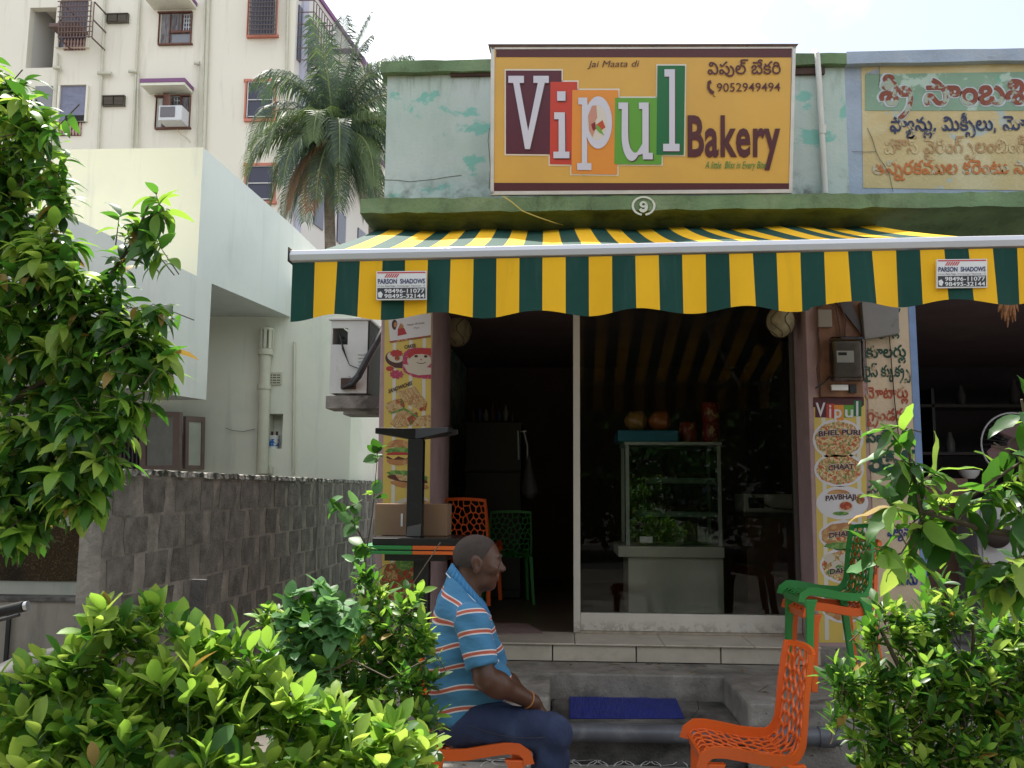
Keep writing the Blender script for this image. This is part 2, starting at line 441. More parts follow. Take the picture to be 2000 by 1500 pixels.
def px_ell(mb, plane, cx, cy, rx, ry, mi=0, off=0.001, n=28, a0=0, a1=360, rot=0.0, wob=0.0):
    c, s = math.cos(R(rot)), math.sin(R(rot)); pts = []
    for k in range(n):
        a = R(a0 + (a1 - a0) * k / (n if abs(a1 - a0) >= 360 else n - 1))
        w_ = 1 + wob * math.sin(a * 9 + cx)
        x, y = rx * math.cos(a) * w_, ry * math.sin(a) * w_
        pts.append((cx + x * c - y * s, cy + x * s + y * c))
    return px_poly(mb, plane, pts, mi, off)
TELUGU_GLYPHS = {
205:(237,'160,-4 145,-4* 122,8* 102,29* 91,44 81,57* 67,69* 57,69 48,69* 36,57* 36,45 36,35* 49,21* 60,21 71,21* 86,34* 92,47 109,27 103,18* 89,4* 71,-4* 58,-4 41,-4* 19,11* 10,34* 10,46 10,61* 22,82* 44,94* 57,94 69,94* 87,86* 105,68* 116,54 125,42* 139,28* 153,22* 162,22 174,22* 190,33* 198,56* 198,75 198,97* 183,141* 157,178* 122,204* 102,209 98,210* 90,211* 85,211 73,211* 60,200* 60,192 60,184* 69,174* 79,174 88,174* 99,183* 99,195 99,203* 93,216* 88,221 112,224 117,217* 123,201* 123,192 123,173* 100,151* 78,151 63,151* 44,163* 35,182* 35,191 35,205* 49,224* 73,234* 90,234 116,234* 165,209* 203,166* 225,108* 225,74 225,47* 210,13* 181,-4*'),
248:(333,'161,-3 155,-3* 143,-1* 138,1 124,7* 103,28* 91,44 81,57* 67,69* 57,69 48,69* 36,57* 36,45 36,35* 49,21* 60,21 71,21* 86,34* 92,47 109,27 103,18* 89,4* 71,-4* 58,-4 41,-4* 19,11* 10,34* 10,46 10,61* 22,82* 44,94* 57,94 69,94* 87,86* 105,68* 116,54 125,42* 139,28* 154,22* 163,22 180,22* 198,44* 198,64 198,84* 182,112* 156,134* 139,141 152,167 172,158* 206,129* 225,90* 225,66 225,33* 192,-3*|232,-49 210,-49* 173,-35* 137,-8* 117,14 153,14 163,2* 186,-14* 213,-22* 229,-22 248,-22* 277,-8* 293,21* 293,42 293,65* 278,103* 248,132* 227,141 240,167 265,155* 301,119* 321,71* 321,44 321,14* 299,-27* 259,-49*|66,142 56,142* 38,149* 24,169* 18,188 46,197 51,179* 60,167* 68,167 74,167* 86,175* 97,188 107,202 118,216* 137,234* 159,242* 173,242 175,216 164,215* 148,209* 135,196* 126,185 119,175 109,163* 93,149* 76,142*'),
131:(236,'119,-4 84,-4* 36,20* 12,62* 12,90 12,114* 29,149* 57,167* 75,167 88,167* 108,156* 119,137* 119,124 119,111* 108,90* 85,78* 67,78 56,78* 37,86* 24,96* 19,101 27,122 30,118* 39,109* 55,102* 65,102 79,102* 93,113* 93,123 93,133* 82,143* 73,143 57,143* 38,117* 38,95 38,89 38,75* 48,52* 67,33* 97,22* 118,22 154,22* 197,52* 197,84 197,106* 174,138* 159,145 169,167 179,167 195,155* 215,129* 225,100* 225,83 225,59* 203,19* 157,-4*|113,180 113,191* 124,206* 134,212 134,206 123,212* 111,230* 111,241 111,250* 117,264* 123,268 128,272* 141,277* 160,279* 176,279 271,279 271,254 170,254 159,254* 149,253* 146,251 142,250* 138,243* 138,239 138,235* 142,228* 145,226 149,224* 160,223* 170,223 216,223 216,198 169,198 159,198* 149,195* 146,193 141,189* 141,182 141,178* 144,172* 146,170 149,168* 159,167* 166,167 174,167 178,142 166,142 150,142* 126,150* 113,167*'),
3:(94,''),
313:(250,'178,-4 165,-4* 145,2* 129,17* 122,30 129,30 120,16* 102,2* 81,-4* 68,-4 50,-4* 26,9* 14,31* 14,43 14,57* 25,76* 47,91* 63,96 77,101* 93,113* 93,124 93,129* 88,137* 77,142* 68,142 53,142* 39,131* 39,122 39,117* 42,110* 43,108 18,101 15,106* 12,118* 12,125 12,136* 23,155* 48,167* 68,167 88,167* 110,153* 120,133* 120,123 120,111* 110,93* 90,80* 76,75 58,68* 41,55* 41,44 41,34* 55,22* 69,22 83,22* 101,32* 111,50* 112,62 138,62 139,48* 150,31* 166,22* 175,22 193,22* 211,44* 211,64 211,84* 195,113* 170,135* 154,142 171,158 191,150* 221,123* 238,87* 238,66 238,44* 223,12* 196,-4*|229,184 229,173* 221,158* 216,153 208,147* 186,142* 167,142 134,142 134,167 171,167 182,167* 193,169* 196,172 199,174* 201,180* 201,184 201,188* 199,195* 196,197 193,200* 183,203* 171,203 41,203 41,228 169,228 187,228* 208,222* 216,216 222,211* 229,196*|193,277 214,277* 237,260* 242,245 217,239 215,244* 209,251* 200,255* 194,255 185,255* 171,246* 171,237 171,232* 178,221* 188,214 163,205 154,213* 146,230* 146,240 146,252* 159,268* 180,277*'),
23:(174,'88,-4 67,-4* 32,8* 10,31* 6,49 35,56 38,46* 50,31* 72,22* 89,22 107,22* 127,29* 136,40* 136,47 136,54* 129,64* 113,70* 99,71 77,73 60,74* 35,80* 27,86 20,91* 12,108* 12,119 12,133* 28,154* 60,167* 84,167 106,167* 136,158* 155,138* 161,120 133,113 130,122* 119,135* 99,142* 84,142 67,142* 48,136* 40,126* 40,119 40,110* 55,100* 77,98 103,97 120,95* 142,88* 149,82 156,76* 164,58* 164,47 164,31* 147,8* 113,-4*|78,142 68,142* 51,149* 36,169* 31,188 58,197 63,179* 73,167* 80,167 87,167* 98,175* 109,188 119,202 131,216* 150,234* 171,242* 186,242 188,216 176,215* 160,209* 147,196* 139,185 131,175 122,163* 105,149* 88,142*'),
201:(198,'93,228 116,228* 148,208* 165,176* 165,156 165,150* 163,138* 162,135 139,146 139,148* 139,150* 139,151 139,162* 131,186* 111,202* 93,202 77,202* 63,189* 63,180 63,172* 72,160* 79,156 50,149 44,156* 37,172* 37,181 37,194* 49,215* 74,228*|12,79 12,105* 34,144* 73,167* 99,167 125,167* 164,145* 186,106* 186,79 186,54* 165,17* 125,-4* 99,-4 72,-4* 33,17* 12,54*|39,83 39,56* 69,22* 99,22 119,22* 145,37* 158,64* 158,81 158,98* 145,125* 119,142* 99,142 78,142* 52,125* 39,99*'),
242:(183,'120,-4 102,-4* 80,9* 69,29* 69,40 69,52* 81,70* 99,86* 109,93 111,94* 115,98* 117,100 129,110* 146,135* 146,154 146,166* 135,186* 114,198* 98,199 93,200* 86,201* 80,201 68,201* 55,190* 55,182 55,174* 64,164* 74,164 83,164* 94,173* 94,185 94,193* 88,207* 83,211 107,215 112,207* 118,191* 118,182 118,163* 95,141* 73,141 58,141* 39,153* 30,171* 30,181 30,194* 43,214* 69,224* 86,224 106,224* 138,214* 161,196* 173,171* 173,155 173,135* 156,103* 138,88 132,83 120,74* 104,60* 96,48* 96,41 96,33* 107,21* 121,21 133,21* 146,33* 146,43 146,59* 127,82* 95,95* 75,95 53,95* 37,81* 37,69 37,62* 41,51* 42,47 17,40 14,46* 10,64* 10,71 10,83* 21,105* 49,119* 72,119 91,119* 124,110* 140,99 156,89* 173,60* 173,42 173,20* 145,-4*|90,275 111,275* 134,258* 139,243 114,236 112,241* 106,249* 97,253* 91,253 82,253* 68,243* 68,234 68,230* 75,218* 85,211 60,202 51,210* 43,227* 43,237 43,249* 56,266* 77,275*'),
497:(140,'56,167 75,167* 102,149* 119,119* 127,82* 127,62 127,28* 110,-30* 81,-81* 41,-124* 18,-143 0,-123 19,-108* 54,-72* 83,-26* 100,29* 100,62 100,74* 96,103* 85,128* 68,144* 55,144 44,144* 31,132* 31,123 31,114* 39,105* 50,102* 55,102 69,102* 89,115* 98,124 109,101 95,90* 67,79* 52,79 31,79* 5,103* 5,123 5,136* 18,155* 41,167*'),
172:(344,'157,-4 142,-4* 118,6* 98,28* 85,44 78,54* 69,65* 60,70* 55,70 47,70* 37,57* 37,48 37,36* 45,15* 53,5 26,-4 19,7* 10,32* 10,48 10,61* 21,83* 42,95* 55,95 68,95* 86,86* 101,70* 109,58 119,45* 134,30* 149,22* 159,22 177,22* 195,44* 195,66 195,89* 177,130* 162,148 160,156 141,175* 101,202* 78,212 90,237 108,230* 144,207* 177,178* 191,160 194,152 208,133* 222,90* 222,66 222,44* 207,13* 179,-4*|292,73 279,73* 262,81* 251,93* 246,108* 246,115 246,125* 252,141* 257,148 286,150 278,142* 270,126* 270,118 270,108* 282,95* 293,95 305,95* 314,108* 314,117 314,131* 297,142* 282,142 32,142 32,167 268,167 282,167* 302,164* 317,159* 323,154 330,149* 339,130* 339,118 339,97* 313,73*'),
6:(169,'11,69 11,90* 29,123* 63,143* 84,143 106,143* 140,124* 158,90* 158,69 158,48* 140,15* 107,-4* 84,-4 62,-4* 29,15* 11,49*|38,70 38,50* 62,22* 84,22 100,22* 120,35* 131,56* 131,70 131,89* 106,117* 84,117 70,117* 49,104* 38,83*'),
45:(250,'178,-4 165,-4* 145,2* 129,17* 122,30 129,30 120,16* 102,2* 81,-4* 68,-4 50,-4* 26,9* 14,31* 14,43 14,57* 25,76* 47,91* 63,96 77,101* 93,113* 93,124 93,129* 88,137* 77,142* 68,142 53,142* 39,131* 39,122 39,117* 42,110* 43,108 18,101 15,106* 12,118* 12,125 12,136* 23,155* 48,167* 68,167 88,167* 110,153* 120,133* 120,123 120,111* 110,93* 90,80* 76,75 58,68* 41,55* 41,44 41,34* 55,22* 69,22 83,22* 101,32* 111,50* 112,62 138,62 139,48* 150,31* 166,22* 175,22 193,22* 211,44* 211,64 211,84* 195,113* 169,134* 152,141 164,167 185,158* 218,129* 238,90* 238,66 238,44* 223,12* 196,-4*'),
206:(183,'120,-4 102,-4* 80,9* 69,29* 69,40 69,52* 81,70* 99,86* 109,93 111,94* 115,98* 117,100 129,110* 146,135* 146,154 146,166* 135,186* 114,198* 98,199 93,200* 86,201* 80,201 68,201* 55,190* 55,182 55,174* 64,164* 74,164 83,164* 94,173* 94,185 94,193* 88,207* 83,211 107,215 112,207* 118,191* 118,182 118,163* 95,141* 73,141 58,141* 39,153* 30,171* 30,181 30,194* 43,214* 69,224* 86,224 106,224* 138,214* 161,196* 173,171* 173,155 173,135* 156,103* 138,88 132,83 120,74* 104,60* 96,48* 96,41 96,33* 107,21* 121,21 133,21* 146,33* 146,43 146,59* 127,82* 95,95* 75,95 53,95* 37,81* 37,69 37,62* 41,51* 42,47 17,40 14,46* 10,64* 10,71 10,83* 21,105* 49,119* 72,119 91,119* 124,110* 140,99 156,89* 173,60* 173,42 173,20* 145,-4*'),
54:(237,'160,-4 145,-4* 122,8* 102,29* 91,44 81,57* 67,69* 57,69 48,69* 36,57* 36,45 36,35* 49,21* 60,21 71,21* 86,34* 92,47 109,27 103,18* 89,4* 71,-4* 58,-4 41,-4* 19,11* 10,34* 10,46 10,61* 22,82* 44,94* 57,94 69,94* 87,86* 105,68* 116,54 125,42* 139,28* 153,22* 162,22 180,22* 198,44* 198,64 198,83* 182,112* 155,132* 118,142* 97,142 81,142 109,167 146,164* 198,137* 225,93* 225,65 225,45* 211,14* 182,-4*|80,142 70,142* 52,149* 38,169* 32,188 60,197 65,179* 74,167* 82,167 88,167* 100,175* 111,188 121,202 132,216* 151,234* 173,242* 187,242 189,216 178,215* 162,209* 149,196* 140,185 133,175 123,163* 107,149* 90,142*'),
160:(344,'162,-4 146,-4* 122,8* 102,29* 91,44 81,57* 67,69* 57,69 48,69* 36,57* 36,45 36,35* 49,21* 60,21 71,21* 86,34* 92,47 109,27 103,18* 89,4* 71,-4* 58,-4 41,-4* 19,11* 10,34* 10,46 10,61* 22,82* 44,94* 57,94 69,94* 87,86* 105,68* 116,54 125,42* 139,28* 154,22* 163,22 180,22* 198,43* 198,67 198,89* 180,130* 166,148 163,156 145,175* 104,202* 81,212 93,237 111,230* 147,207* 181,178* 194,160 198,152 211,133* 225,90* 225,66 225,44* 210,13* 182,-4*|93,-42 96,5 121,5 123,-42|292,73 279,73* 262,81* 251,93* 246,108* 246,115 246,125* 252,141* 257,148 286,150 278,142* 270,126* 270,118 270,108* 282,95* 293,95 305,95* 314,108* 314,117 314,131* 297,142* 282,142 32,142 32,167 268,167 282,167* 302,164* 317,159* 323,154 330,149* 339,130* 339,118 339,97* 313,73*'),
496:(153,'58,-129 40,-129* 15,-122* -1,-110* -9,-95* -9,-87 -9,-74* 5,-55* 27,-46 41,-40* 53,-32* 53,-24 53,-19* 45,-10* 33,-10 23,-10* 13,-17* 13,-24 13,-27* 15,-33* 16,-35 -8,-40 -10,-36* -13,-25* -13,-20 -13,-8* 9,12* 33,12 50,12* 70,1* 78,-16* 78,-24 78,-40* 58,-57* 41,-65 31,-69* 21,-75* 17,-81* 17,-86 17,-94* 38,-105* 58,-105 76,-105* 107,-95* 126,-72* 126,-53 126,-40* 116,-15* 88,13* 62,34 46,47* 22,71* 10,96* 10,111 10,126* 25,152* 54,167* 74,167 91,167* 115,157* 130,142* 138,122* 138,111 138,98* 129,77* 123,69 102,82 106,87* 111,100* 111,109 111,118* 103,133* 86,143* 73,143 56,143* 36,125* 36,111 36,100* 50,79* 74,59* 89,47 105,35* 129,11* 145,-12* 153,-38* 153,-53 153,-72* 139,-100* 114,-119* 79,-129*'),
42:(234,'157,-4 142,-4* 118,6* 98,28* 85,44 78,54* 69,65* 60,70* 55,70 47,70* 37,57* 37,48 37,36* 45,15* 53,5 26,-4 19,7* 10,32* 10,48 10,61* 21,83* 42,95* 55,95 68,95* 86,86* 101,70* 109,58 119,45* 134,29* 149,22* 159,22 177,22* 195,44* 195,65 195,83* 179,112* 152,132* 115,142* 94,142 79,142 105,167 143,164* 195,137* 222,93* 222,65 222,44* 208,13* 179,-4*|79,142 69,142* 51,149* 37,169* 31,188 59,197 64,179* 73,167* 81,167 87,167* 99,175* 110,188 120,202 131,216* 150,234* 172,242* 186,242 188,216 177,215* 161,209* 148,196* 139,185 132,175 122,163* 106,149* 89,142*'),
63:(115,'39,-4 16,-4* -17,19* -30,37 -17,59 -8,46* 11,30* 30,22* 41,22 58,22* 76,44* 76,64 76,84* 60,113* 34,134* 17,141 30,167 50,158* 84,129* 104,90* 104,66 104,33* 70,-4*'),
499:(0,'-137,-20 -121,-20* -102,-36* -94,-49 -100,-49 -92,-35* -73,-20* -57,-20 -43,-20* -23,-33* -12,-53* -12,-65 -12,-79* -22,-101* -37,-117* -45,-124 -62,-107 -51,-98* -36,-79* -36,-66 -36,-57* -47,-44* -58,-44 -70,-44* -84,-59* -86,-72 -108,-72 -110,-59* -124,-44* -137,-44 -147,-44* -158,-57* -158,-67 -158,-79* -143,-98* -132,-107 -149,-124 -157,-117* -172,-100* -182,-78* -182,-65 -182,-53* -171,-33* -151,-20*'),
624:(89,'62,39 64,35 61,23* 52,-4* 41,-31* 35,-43 14,-43 17,-30* 23,-1* 29,27* 30,39'),
199:(353,'160,-4 145,-4* 122,8* 102,29* 91,44 81,57* 67,69* 57,69 48,69* 36,57* 36,45 36,35* 49,21* 60,21 71,21* 86,34* 92,47 109,27 103,18* 89,4* 71,-4* 58,-4 41,-4* 19,11* 10,34* 10,46 10,61* 22,82* 44,94* 57,94 69,94* 87,86* 105,68* 116,54 125,42* 139,28* 153,22* 162,22 174,22* 190,33* 198,56* 198,75 198,97* 183,141* 157,178* 122,204* 102,209 98,210* 90,211* 85,211 73,211* 60,200* 60,192 60,184* 69,174* 79,174 88,174* 99,183* 99,195 99,203* 93,216* 88,221 112,224 117,217* 123,201* 123,192 123,173* 100,151* 78,151 63,151* 44,163* 35,182* 35,191 35,205* 49,224* 73,234* 90,234 116,234* 165,209* 203,166* 225,108* 225,74 225,47* 210,13* 181,-4*|276,-4 254,-4* 220,19* 207,37 220,59 230,46* 248,30* 268,22* 278,22 295,22* 313,44* 313,64 313,84* 298,113* 271,134* 255,141 267,167 288,158* 321,129* 341,90* 341,66 341,33* 308,-4*'),
211:(174,'88,-4 67,-4* 32,8* 10,31* 6,49 35,56 38,46* 50,31* 72,22* 89,22 107,22* 127,29* 136,40* 136,47 136,54* 129,64* 113,70* 99,71 77,73 60,74* 35,80* 27,86 20,91* 12,108* 12,119 12,133* 28,154* 60,167* 84,167 106,167* 136,158* 155,138* 161,120 133,113 130,122* 119,135* 99,142* 84,142 67,142* 48,136* 40,126* 40,119 40,110* 55,100* 77,98 103,97 120,95* 142,88* 149,82 156,76* 164,58* 164,47 164,31* 147,8* 113,-4*|79,144 67,144* 45,149* 36,153 45,174 51,171* 67,167* 77,167 92,167* 112,178* 112,196 112,198 112,211* 92,229* 77,229 68,229* 56,223* 56,216 56,209* 68,203* 76,203 89,203* 106,216* 114,225 122,206 117,201* 105,191* 88,183* 75,183 55,183* 33,198* 33,214 33,225* 44,240* 65,249* 79,249 107,249* 135,218* 135,194 135,170* 106,144*|89,290 109,290* 132,274* 138,259 113,252 110,260* 98,268* 89,268 79,268* 66,259* 66,250 66,246* 69,238* 72,235 51,225 47,231* 42,245* 42,252 42,270* 68,290*'),
504:(135,'71,-112 59,-112* 41,-106* 24,-91* 13,-78 3,-65* -10,-54* -17,-54 -24,-54* -32,-64* -32,-73 -32,-82* -26,-98* -20,-106 -44,-115 -49,-107* -58,-84* -58,-71 -58,-53* -37,-31* -17,-31 -9,-31* 6,-37* 23,-50* 33,-62 40,-71* 52,-82* 65,-89* 73,-89 84,-89* 99,-76* 108,-51* 108,-32 108,-4* 90,48* 58,93* 17,130* -6,143 7,167 29,154* 74,115* 112,63* 134,2* 134,-34 134,-57* 120,-93* 92,-112*'),
51:(236,'119,-4 84,-4* 36,20* 12,62* 12,90 12,114* 29,149* 57,167* 75,167 88,167* 108,156* 119,137* 119,124 119,111* 108,90* 85,78* 67,78 56,78* 37,86* 24,96* 19,101 27,122 30,118* 39,109* 55,102* 65,102 79,102* 93,113* 93,123 93,133* 82,143* 73,143 57,143* 38,117* 38,95 38,89 38,75* 48,52* 67,33* 97,22* 118,22 154,22* 197,53* 197,82 197,101* 175,132* 152,141 166,167 193,155* 225,112* 225,83 225,59* 203,19* 156,-4*'),
423:(460,'160,-4 145,-4* 122,8* 102,29* 91,44 81,57* 67,69* 57,69 48,69* 36,57* 36,45 36,35* 49,21* 60,21 71,21* 86,34* 92,47 109,27 103,18* 89,4* 71,-4* 58,-4 41,-4* 19,11* 10,34* 10,46 10,61* 22,82* 44,94* 57,94 69,94* 87,86* 105,68* 116,54 125,42* 139,28* 153,22* 162,22 180,22* 198,44* 198,64 198,85* 179,116* 150,136* 134,142 99,142 99,167 112,167 153,158 173,151* 205,126* 225,90* 225,65 225,45* 211,14* 182,-4*|276,-4 253,-4* 220,19* 207,37 220,59 229,46* 247,30* 266,22* 277,22 295,22* 313,44* 313,63 313,81* 297,111* 271,134* 255,142 267,167 270,165* 280,160* 283,157 290,149 304,140* 327,115* 341,83* 341,65 341,33* 307,-4*|408,73 395,73* 378,81* 367,93* 362,108* 362,115 362,125* 368,141* 373,148 402,150 394,142* 386,126* 386,118 386,108* 398,95* 409,95 421,95* 430,108* 430,117 430,131* 413,142* 398,142 263,142 267,167 384,167 398,167* 418,164* 433,159* 439,154 446,149* 455,130* 455,118 455,97* 429,73*|210,184 210,173* 203,158* 197,153 190,147* 168,142* 149,142 108,142 108,167 153,167 164,167* 175,169* 178,172 181,174* 183,180* 183,184 183,188* 180,195* 178,197 174,200* 164,203* 153,203 23,203 23,228 151,228 169,228* 190,222* 198,216 203,211* 210,196*'),
149:(364,'185,-4 173,-4* 153,2* 136,17* 129,30 136,30 128,16* 110,1* 90,-4* 79,-4 63,-4* 38,8* 22,29* 13,59* 13,77 13,100* 25,134* 45,156* 69,167* 82,167 96,167* 116,156* 127,137* 127,124 127,111* 116,90* 94,78* 76,78 65,78* 45,86* 30,96* 25,101 33,122 36,118* 47,109* 63,102* 74,102 87,102* 101,113* 101,123 101,133* 90,143* 81,143 70,143* 51,128* 39,101* 39,81 39,78 39,64* 46,39* 64,22* 79,22 92,22* 109,32* 118,50* 119,62 145,62 146,48* 157,31* 173,22* 182,22 201,22* 218,44* 218,64 218,84* 202,113* 176,135* 161,143 177,158 197,150* 228,124* 246,88* 246,66 246,44* 231,12* 204,-4*|94,208 92,159 66,159 64,208|312,73 300,73* 282,81* 272,93* 267,108* 267,115 267,125* 273,141* 278,148 307,150 299,142* 291,126* 291,118 291,108* 303,95* 314,95 325,95* 335,108* 335,117 335,131* 318,142* 303,142 138,142 138,167 289,167 303,167* 323,164* 338,159* 344,154 351,149* 359,130* 359,118 359,97* 334,73*'),
469:(448,'408,134 396,134* 378,142* 367,154* 362,168* 362,176 362,186* 369,202* 373,209 403,211 394,203* 387,187* 387,179 387,169* 398,156* 409,156 421,156* 431,169* 431,178 431,192* 414,203* 398,203 331,203 333,199* 335,190* 335,184 335,173* 327,158* 322,153 314,147* 292,142* 274,142 247,142 247,167 278,167 288,167* 299,169* 303,172 305,174* 308,180* 308,184 308,188* 305,195* 302,197 299,200* 289,203* 277,203 208,203 208,228 383,228 398,228* 419,225* 433,220* 439,215 446,210* 455,191* 455,179 455,158* 430,134*|162,-4 146,-4* 122,8* 102,29* 91,44 81,57* 67,69* 57,69 48,69* 36,57* 36,45 36,35* 49,21* 60,21 71,21* 86,34* 92,47 109,27 103,18* 89,4* 71,-4* 58,-4 41,-4* 19,11* 10,34* 10,46 10,61* 22,82* 44,94* 57,94 69,94* 87,86* 105,68* 116,54 125,42* 139,28* 154,22* 163,22 180,22* 198,44* 198,63 198,81* 182,111* 155,134* 139,142 151,167 155,165* 165,160* 168,157 174,149 189,140* 212,115* 225,83* 225,64 225,43* 211,13* 182,-4*|292,73 280,73* 262,81* 252,93* 247,108* 247,115 247,125* 253,141* 258,148 287,150 279,142* 271,126* 271,118 271,108* 283,95* 294,95 305,95* 315,108* 315,117 315,131* 298,142* 283,142 148,142 151,167 269,167 283,167* 303,164* 318,159* 324,154 331,149* 339,130* 339,118 339,97* 314,73*|66,142 56,142* 38,149* 24,169* 18,188 46,197 51,179* 60,167* 68,167 74,167* 86,175* 97,188 107,202 118,216* 137,234* 159,242* 173,242 175,216 164,215* 148,209* 135,196* 126,185 119,175 109,163* 93,149* 76,142*'),
136:(234,'157,-4 142,-4* 118,6* 98,28* 85,44 78,54* 69,65* 60,70* 55,70 47,70* 37,57* 37,48 37,36* 45,15* 53,5 26,-4 19,7* 10,32* 10,48 10,61* 21,83* 42,95* 55,95 68,95* 86,86* 101,70* 109,58 119,45* 134,30* 149,22* 160,22 177,22* 195,44* 195,64 195,84* 179,113* 153,134* 136,141 149,167 169,158* 203,129* 222,90* 222,66 222,44* 207,13* 179,-4*|33,180 33,191* 44,206* 54,212 54,206 43,212* 31,230* 31,241 31,250* 37,264* 43,268 48,272* 61,277* 80,279* 96,279 191,279 191,254 90,254 79,254* 69,253* 66,251 62,250* 58,243* 58,239 58,235* 62,228* 65,226 69,224* 80,223* 90,223 136,223 136,198 89,198 79,198* 69,195* 66,193 61,189* 61,182 61,178* 64,172* 66,170 69,168* 79,167* 86,167 98,167 98,142 86,142 70,142* 46,150* 33,167*'),
357:(237,'160,-4 145,-4* 122,8* 102,29* 91,44 81,57* 67,69* 57,69 48,69* 36,57* 36,45 36,35* 49,21* 60,21 71,21* 86,34* 92,47 109,27 103,18* 89,4* 71,-4* 58,-4 41,-4* 19,11* 10,34* 10,46 10,61* 22,82* 44,94* 57,94 69,94* 87,86* 105,68* 116,54 125,42* 139,28* 153,22* 162,22 180,22* 198,44* 198,64 198,85* 179,116* 150,136* 134,142 99,142 99,167 112,167 153,158 173,151* 205,126* 225,90* 225,65 225,45* 211,14* 182,-4*|210,184 210,173* 203,158* 197,153 190,147* 168,142* 149,142 108,142 108,167 153,167 164,167* 175,169* 178,172 181,174* 183,180* 183,184 183,188* 180,195* 178,197 174,200* 164,203* 153,203 23,203 23,228 151,228 169,228* 190,222* 198,216 203,211* 210,196*|68,-20 83,-20* 102,-32* 111,-49* 111,-58 111,-67* 105,-80* 100,-87 72,-89 81,-82* 88,-68* 88,-61 88,-53* 77,-42* 66,-42 56,-42* 46,-53* 46,-60 46,-72* 63,-81* 78,-81 214,-81 214,-106 95,-106 81,-106* 60,-104* 44,-98* 38,-94 31,-89* 23,-73* 23,-60 23,-42* 48,-20*'),
105:(194,'98,167 124,167* 161,147* 181,111* 181,85 181,64* 173,32* 161,7* 155,-3 127,10 134,19* 146,39* 153,65* 153,82 153,98* 143,125* 118,142* 96,142 79,142* 55,128* 41,101* 41,82 41,59* 56,25* 67,10 39,-3 28,15* 13,57* 13,82 13,105* 32,143* 70,167*|39,180 39,191* 50,206* 60,212 60,206 48,212* 36,230* 36,241 36,250* 43,264* 49,268 54,272* 66,277* 86,279* 101,279 197,279 197,254 96,254 85,254* 75,253* 72,251 68,250* 64,243* 64,239 64,235* 67,228* 71,226 74,224* 85,223* 96,223 141,223 141,198 94,198 85,198* 75,195* 72,193 67,189* 67,182 67,178* 70,172* 72,170 75,168* 84,167* 92,167 104,167 104,142 91,142 76,142* 52,150* 39,167*'),
491:(135,'72,-112 59,-112* 41,-106* 24,-90* 14,-76 3,-63* -9,-54* -18,-54 -25,-54* -35,-63* -35,-72 -35,-79* -26,-90* -17,-90 -6,-90* 7,-77* 12,-67 27,-86 22,-94* 10,-106* -6,-112* -18,-112 -32,-112* -51,-101* -60,-82* -60,-71 -60,-54* -36,-31* -19,-31 -9,-31* 8,-38* 23,-51* 32,-61 40,-71* 53,-83* 65,-89* 72,-89 83,-89* 99,-76* 108,-51* 108,-32 108,-4* 90,48* 58,93* 17,130* -6,143 7,167 29,154* 74,115* 112,63* 134,2* 134,-34 134,-57* 120,-93* 93,-112*'),
197:(257,'180,-4 166,-4* 146,2* 129,17* 122,30 129,30 120,16* 102,2* 81,-4* 68,-4 50,-4* 26,9* 14,31* 14,43 14,57* 25,76* 47,91* 63,96 77,101* 93,113* 93,124 93,129* 88,137* 77,142* 68,142 53,142* 39,131* 39,122 39,117* 42,110* 43,108 18,101 15,106* 12,118* 12,125 12,136* 23,155* 48,167* 68,167 88,167* 110,153* 120,133* 120,123 120,111* 110,93* 90,80* 76,75 58,68* 41,55* 41,44 41,34* 55,22* 69,22 83,22* 101,32* 111,50* 112,62 138,62 139,48* 150,31* 166,22* 175,22 191,22* 209,36* 218,63* 218,82 218,100* 207,139* 187,173* 159,199* 143,205 142,206* 139,206* 137,207 132,208* 122,211* 117,211 104,211* 91,200* 91,192 91,184* 101,174* 110,174 119,174* 131,183* 131,195 131,203* 124,216* 120,221 143,224 148,217* 154,201* 154,192 154,173* 132,151* 110,151 94,151* 75,163* 66,182* 66,191 66,205* 80,224* 104,234* 120,234 146,234* 192,208* 226,165* 245,111* 245,82 245,56* 230,17* 201,-4*'),
9:(267,'130,-4 100,-4* 56,10* 26,36* 12,71* 12,91 12,115* 29,149* 57,167* 75,167 88,167* 108,156* 119,137* 119,124 119,111* 108,90* 85,78* 67,78 51,78* 26,94* 19,101 27,122 30,118* 40,109* 55,102* 66,102 79,102* 93,113* 93,123 93,133* 82,143* 73,143 58,143* 38,117* 38,93 38,90 38,73* 57,42* 97,22* 130,22 179,22* 227,57* 227,95 227,107* 220,128* 205,142* 193,142 186,142* 173,131* 173,120 173,107* 190,90* 204,85 204,61 101,61 101,86 174,86 171,84 159,89* 146,111* 146,125 146,135* 156,154* 178,167* 195,167 212,167* 239,148* 255,116* 255,95 255,70* 238,32* 206,8* 159,-4*'),
194:(234,'157,-4 142,-4* 118,6* 98,28* 85,44 78,54* 69,65* 60,70* 55,70 47,70* 37,57* 37,48 37,36* 45,15* 53,5 26,-4 19,7* 10,32* 10,48 10,61* 21,83* 42,95* 55,95 68,95* 86,86* 101,70* 109,58 120,45* 135,29* 149,22* 159,22 171,22* 187,33* 194,57* 194,76 194,97* 180,141* 154,178* 119,204* 99,209 95,210* 87,211* 82,211 70,211* 56,200* 56,192 56,184* 66,174* 75,174 84,174* 96,183* 96,195 96,203* 90,216* 85,221 109,224 114,217* 120,201* 120,192 120,173* 96,151* 75,151 60,151* 40,163* 32,182* 32,191 32,205* 45,224* 70,234* 86,234 113,234* 161,209* 200,166* 222,109* 222,76 222,49* 207,13* 179,-4*'),
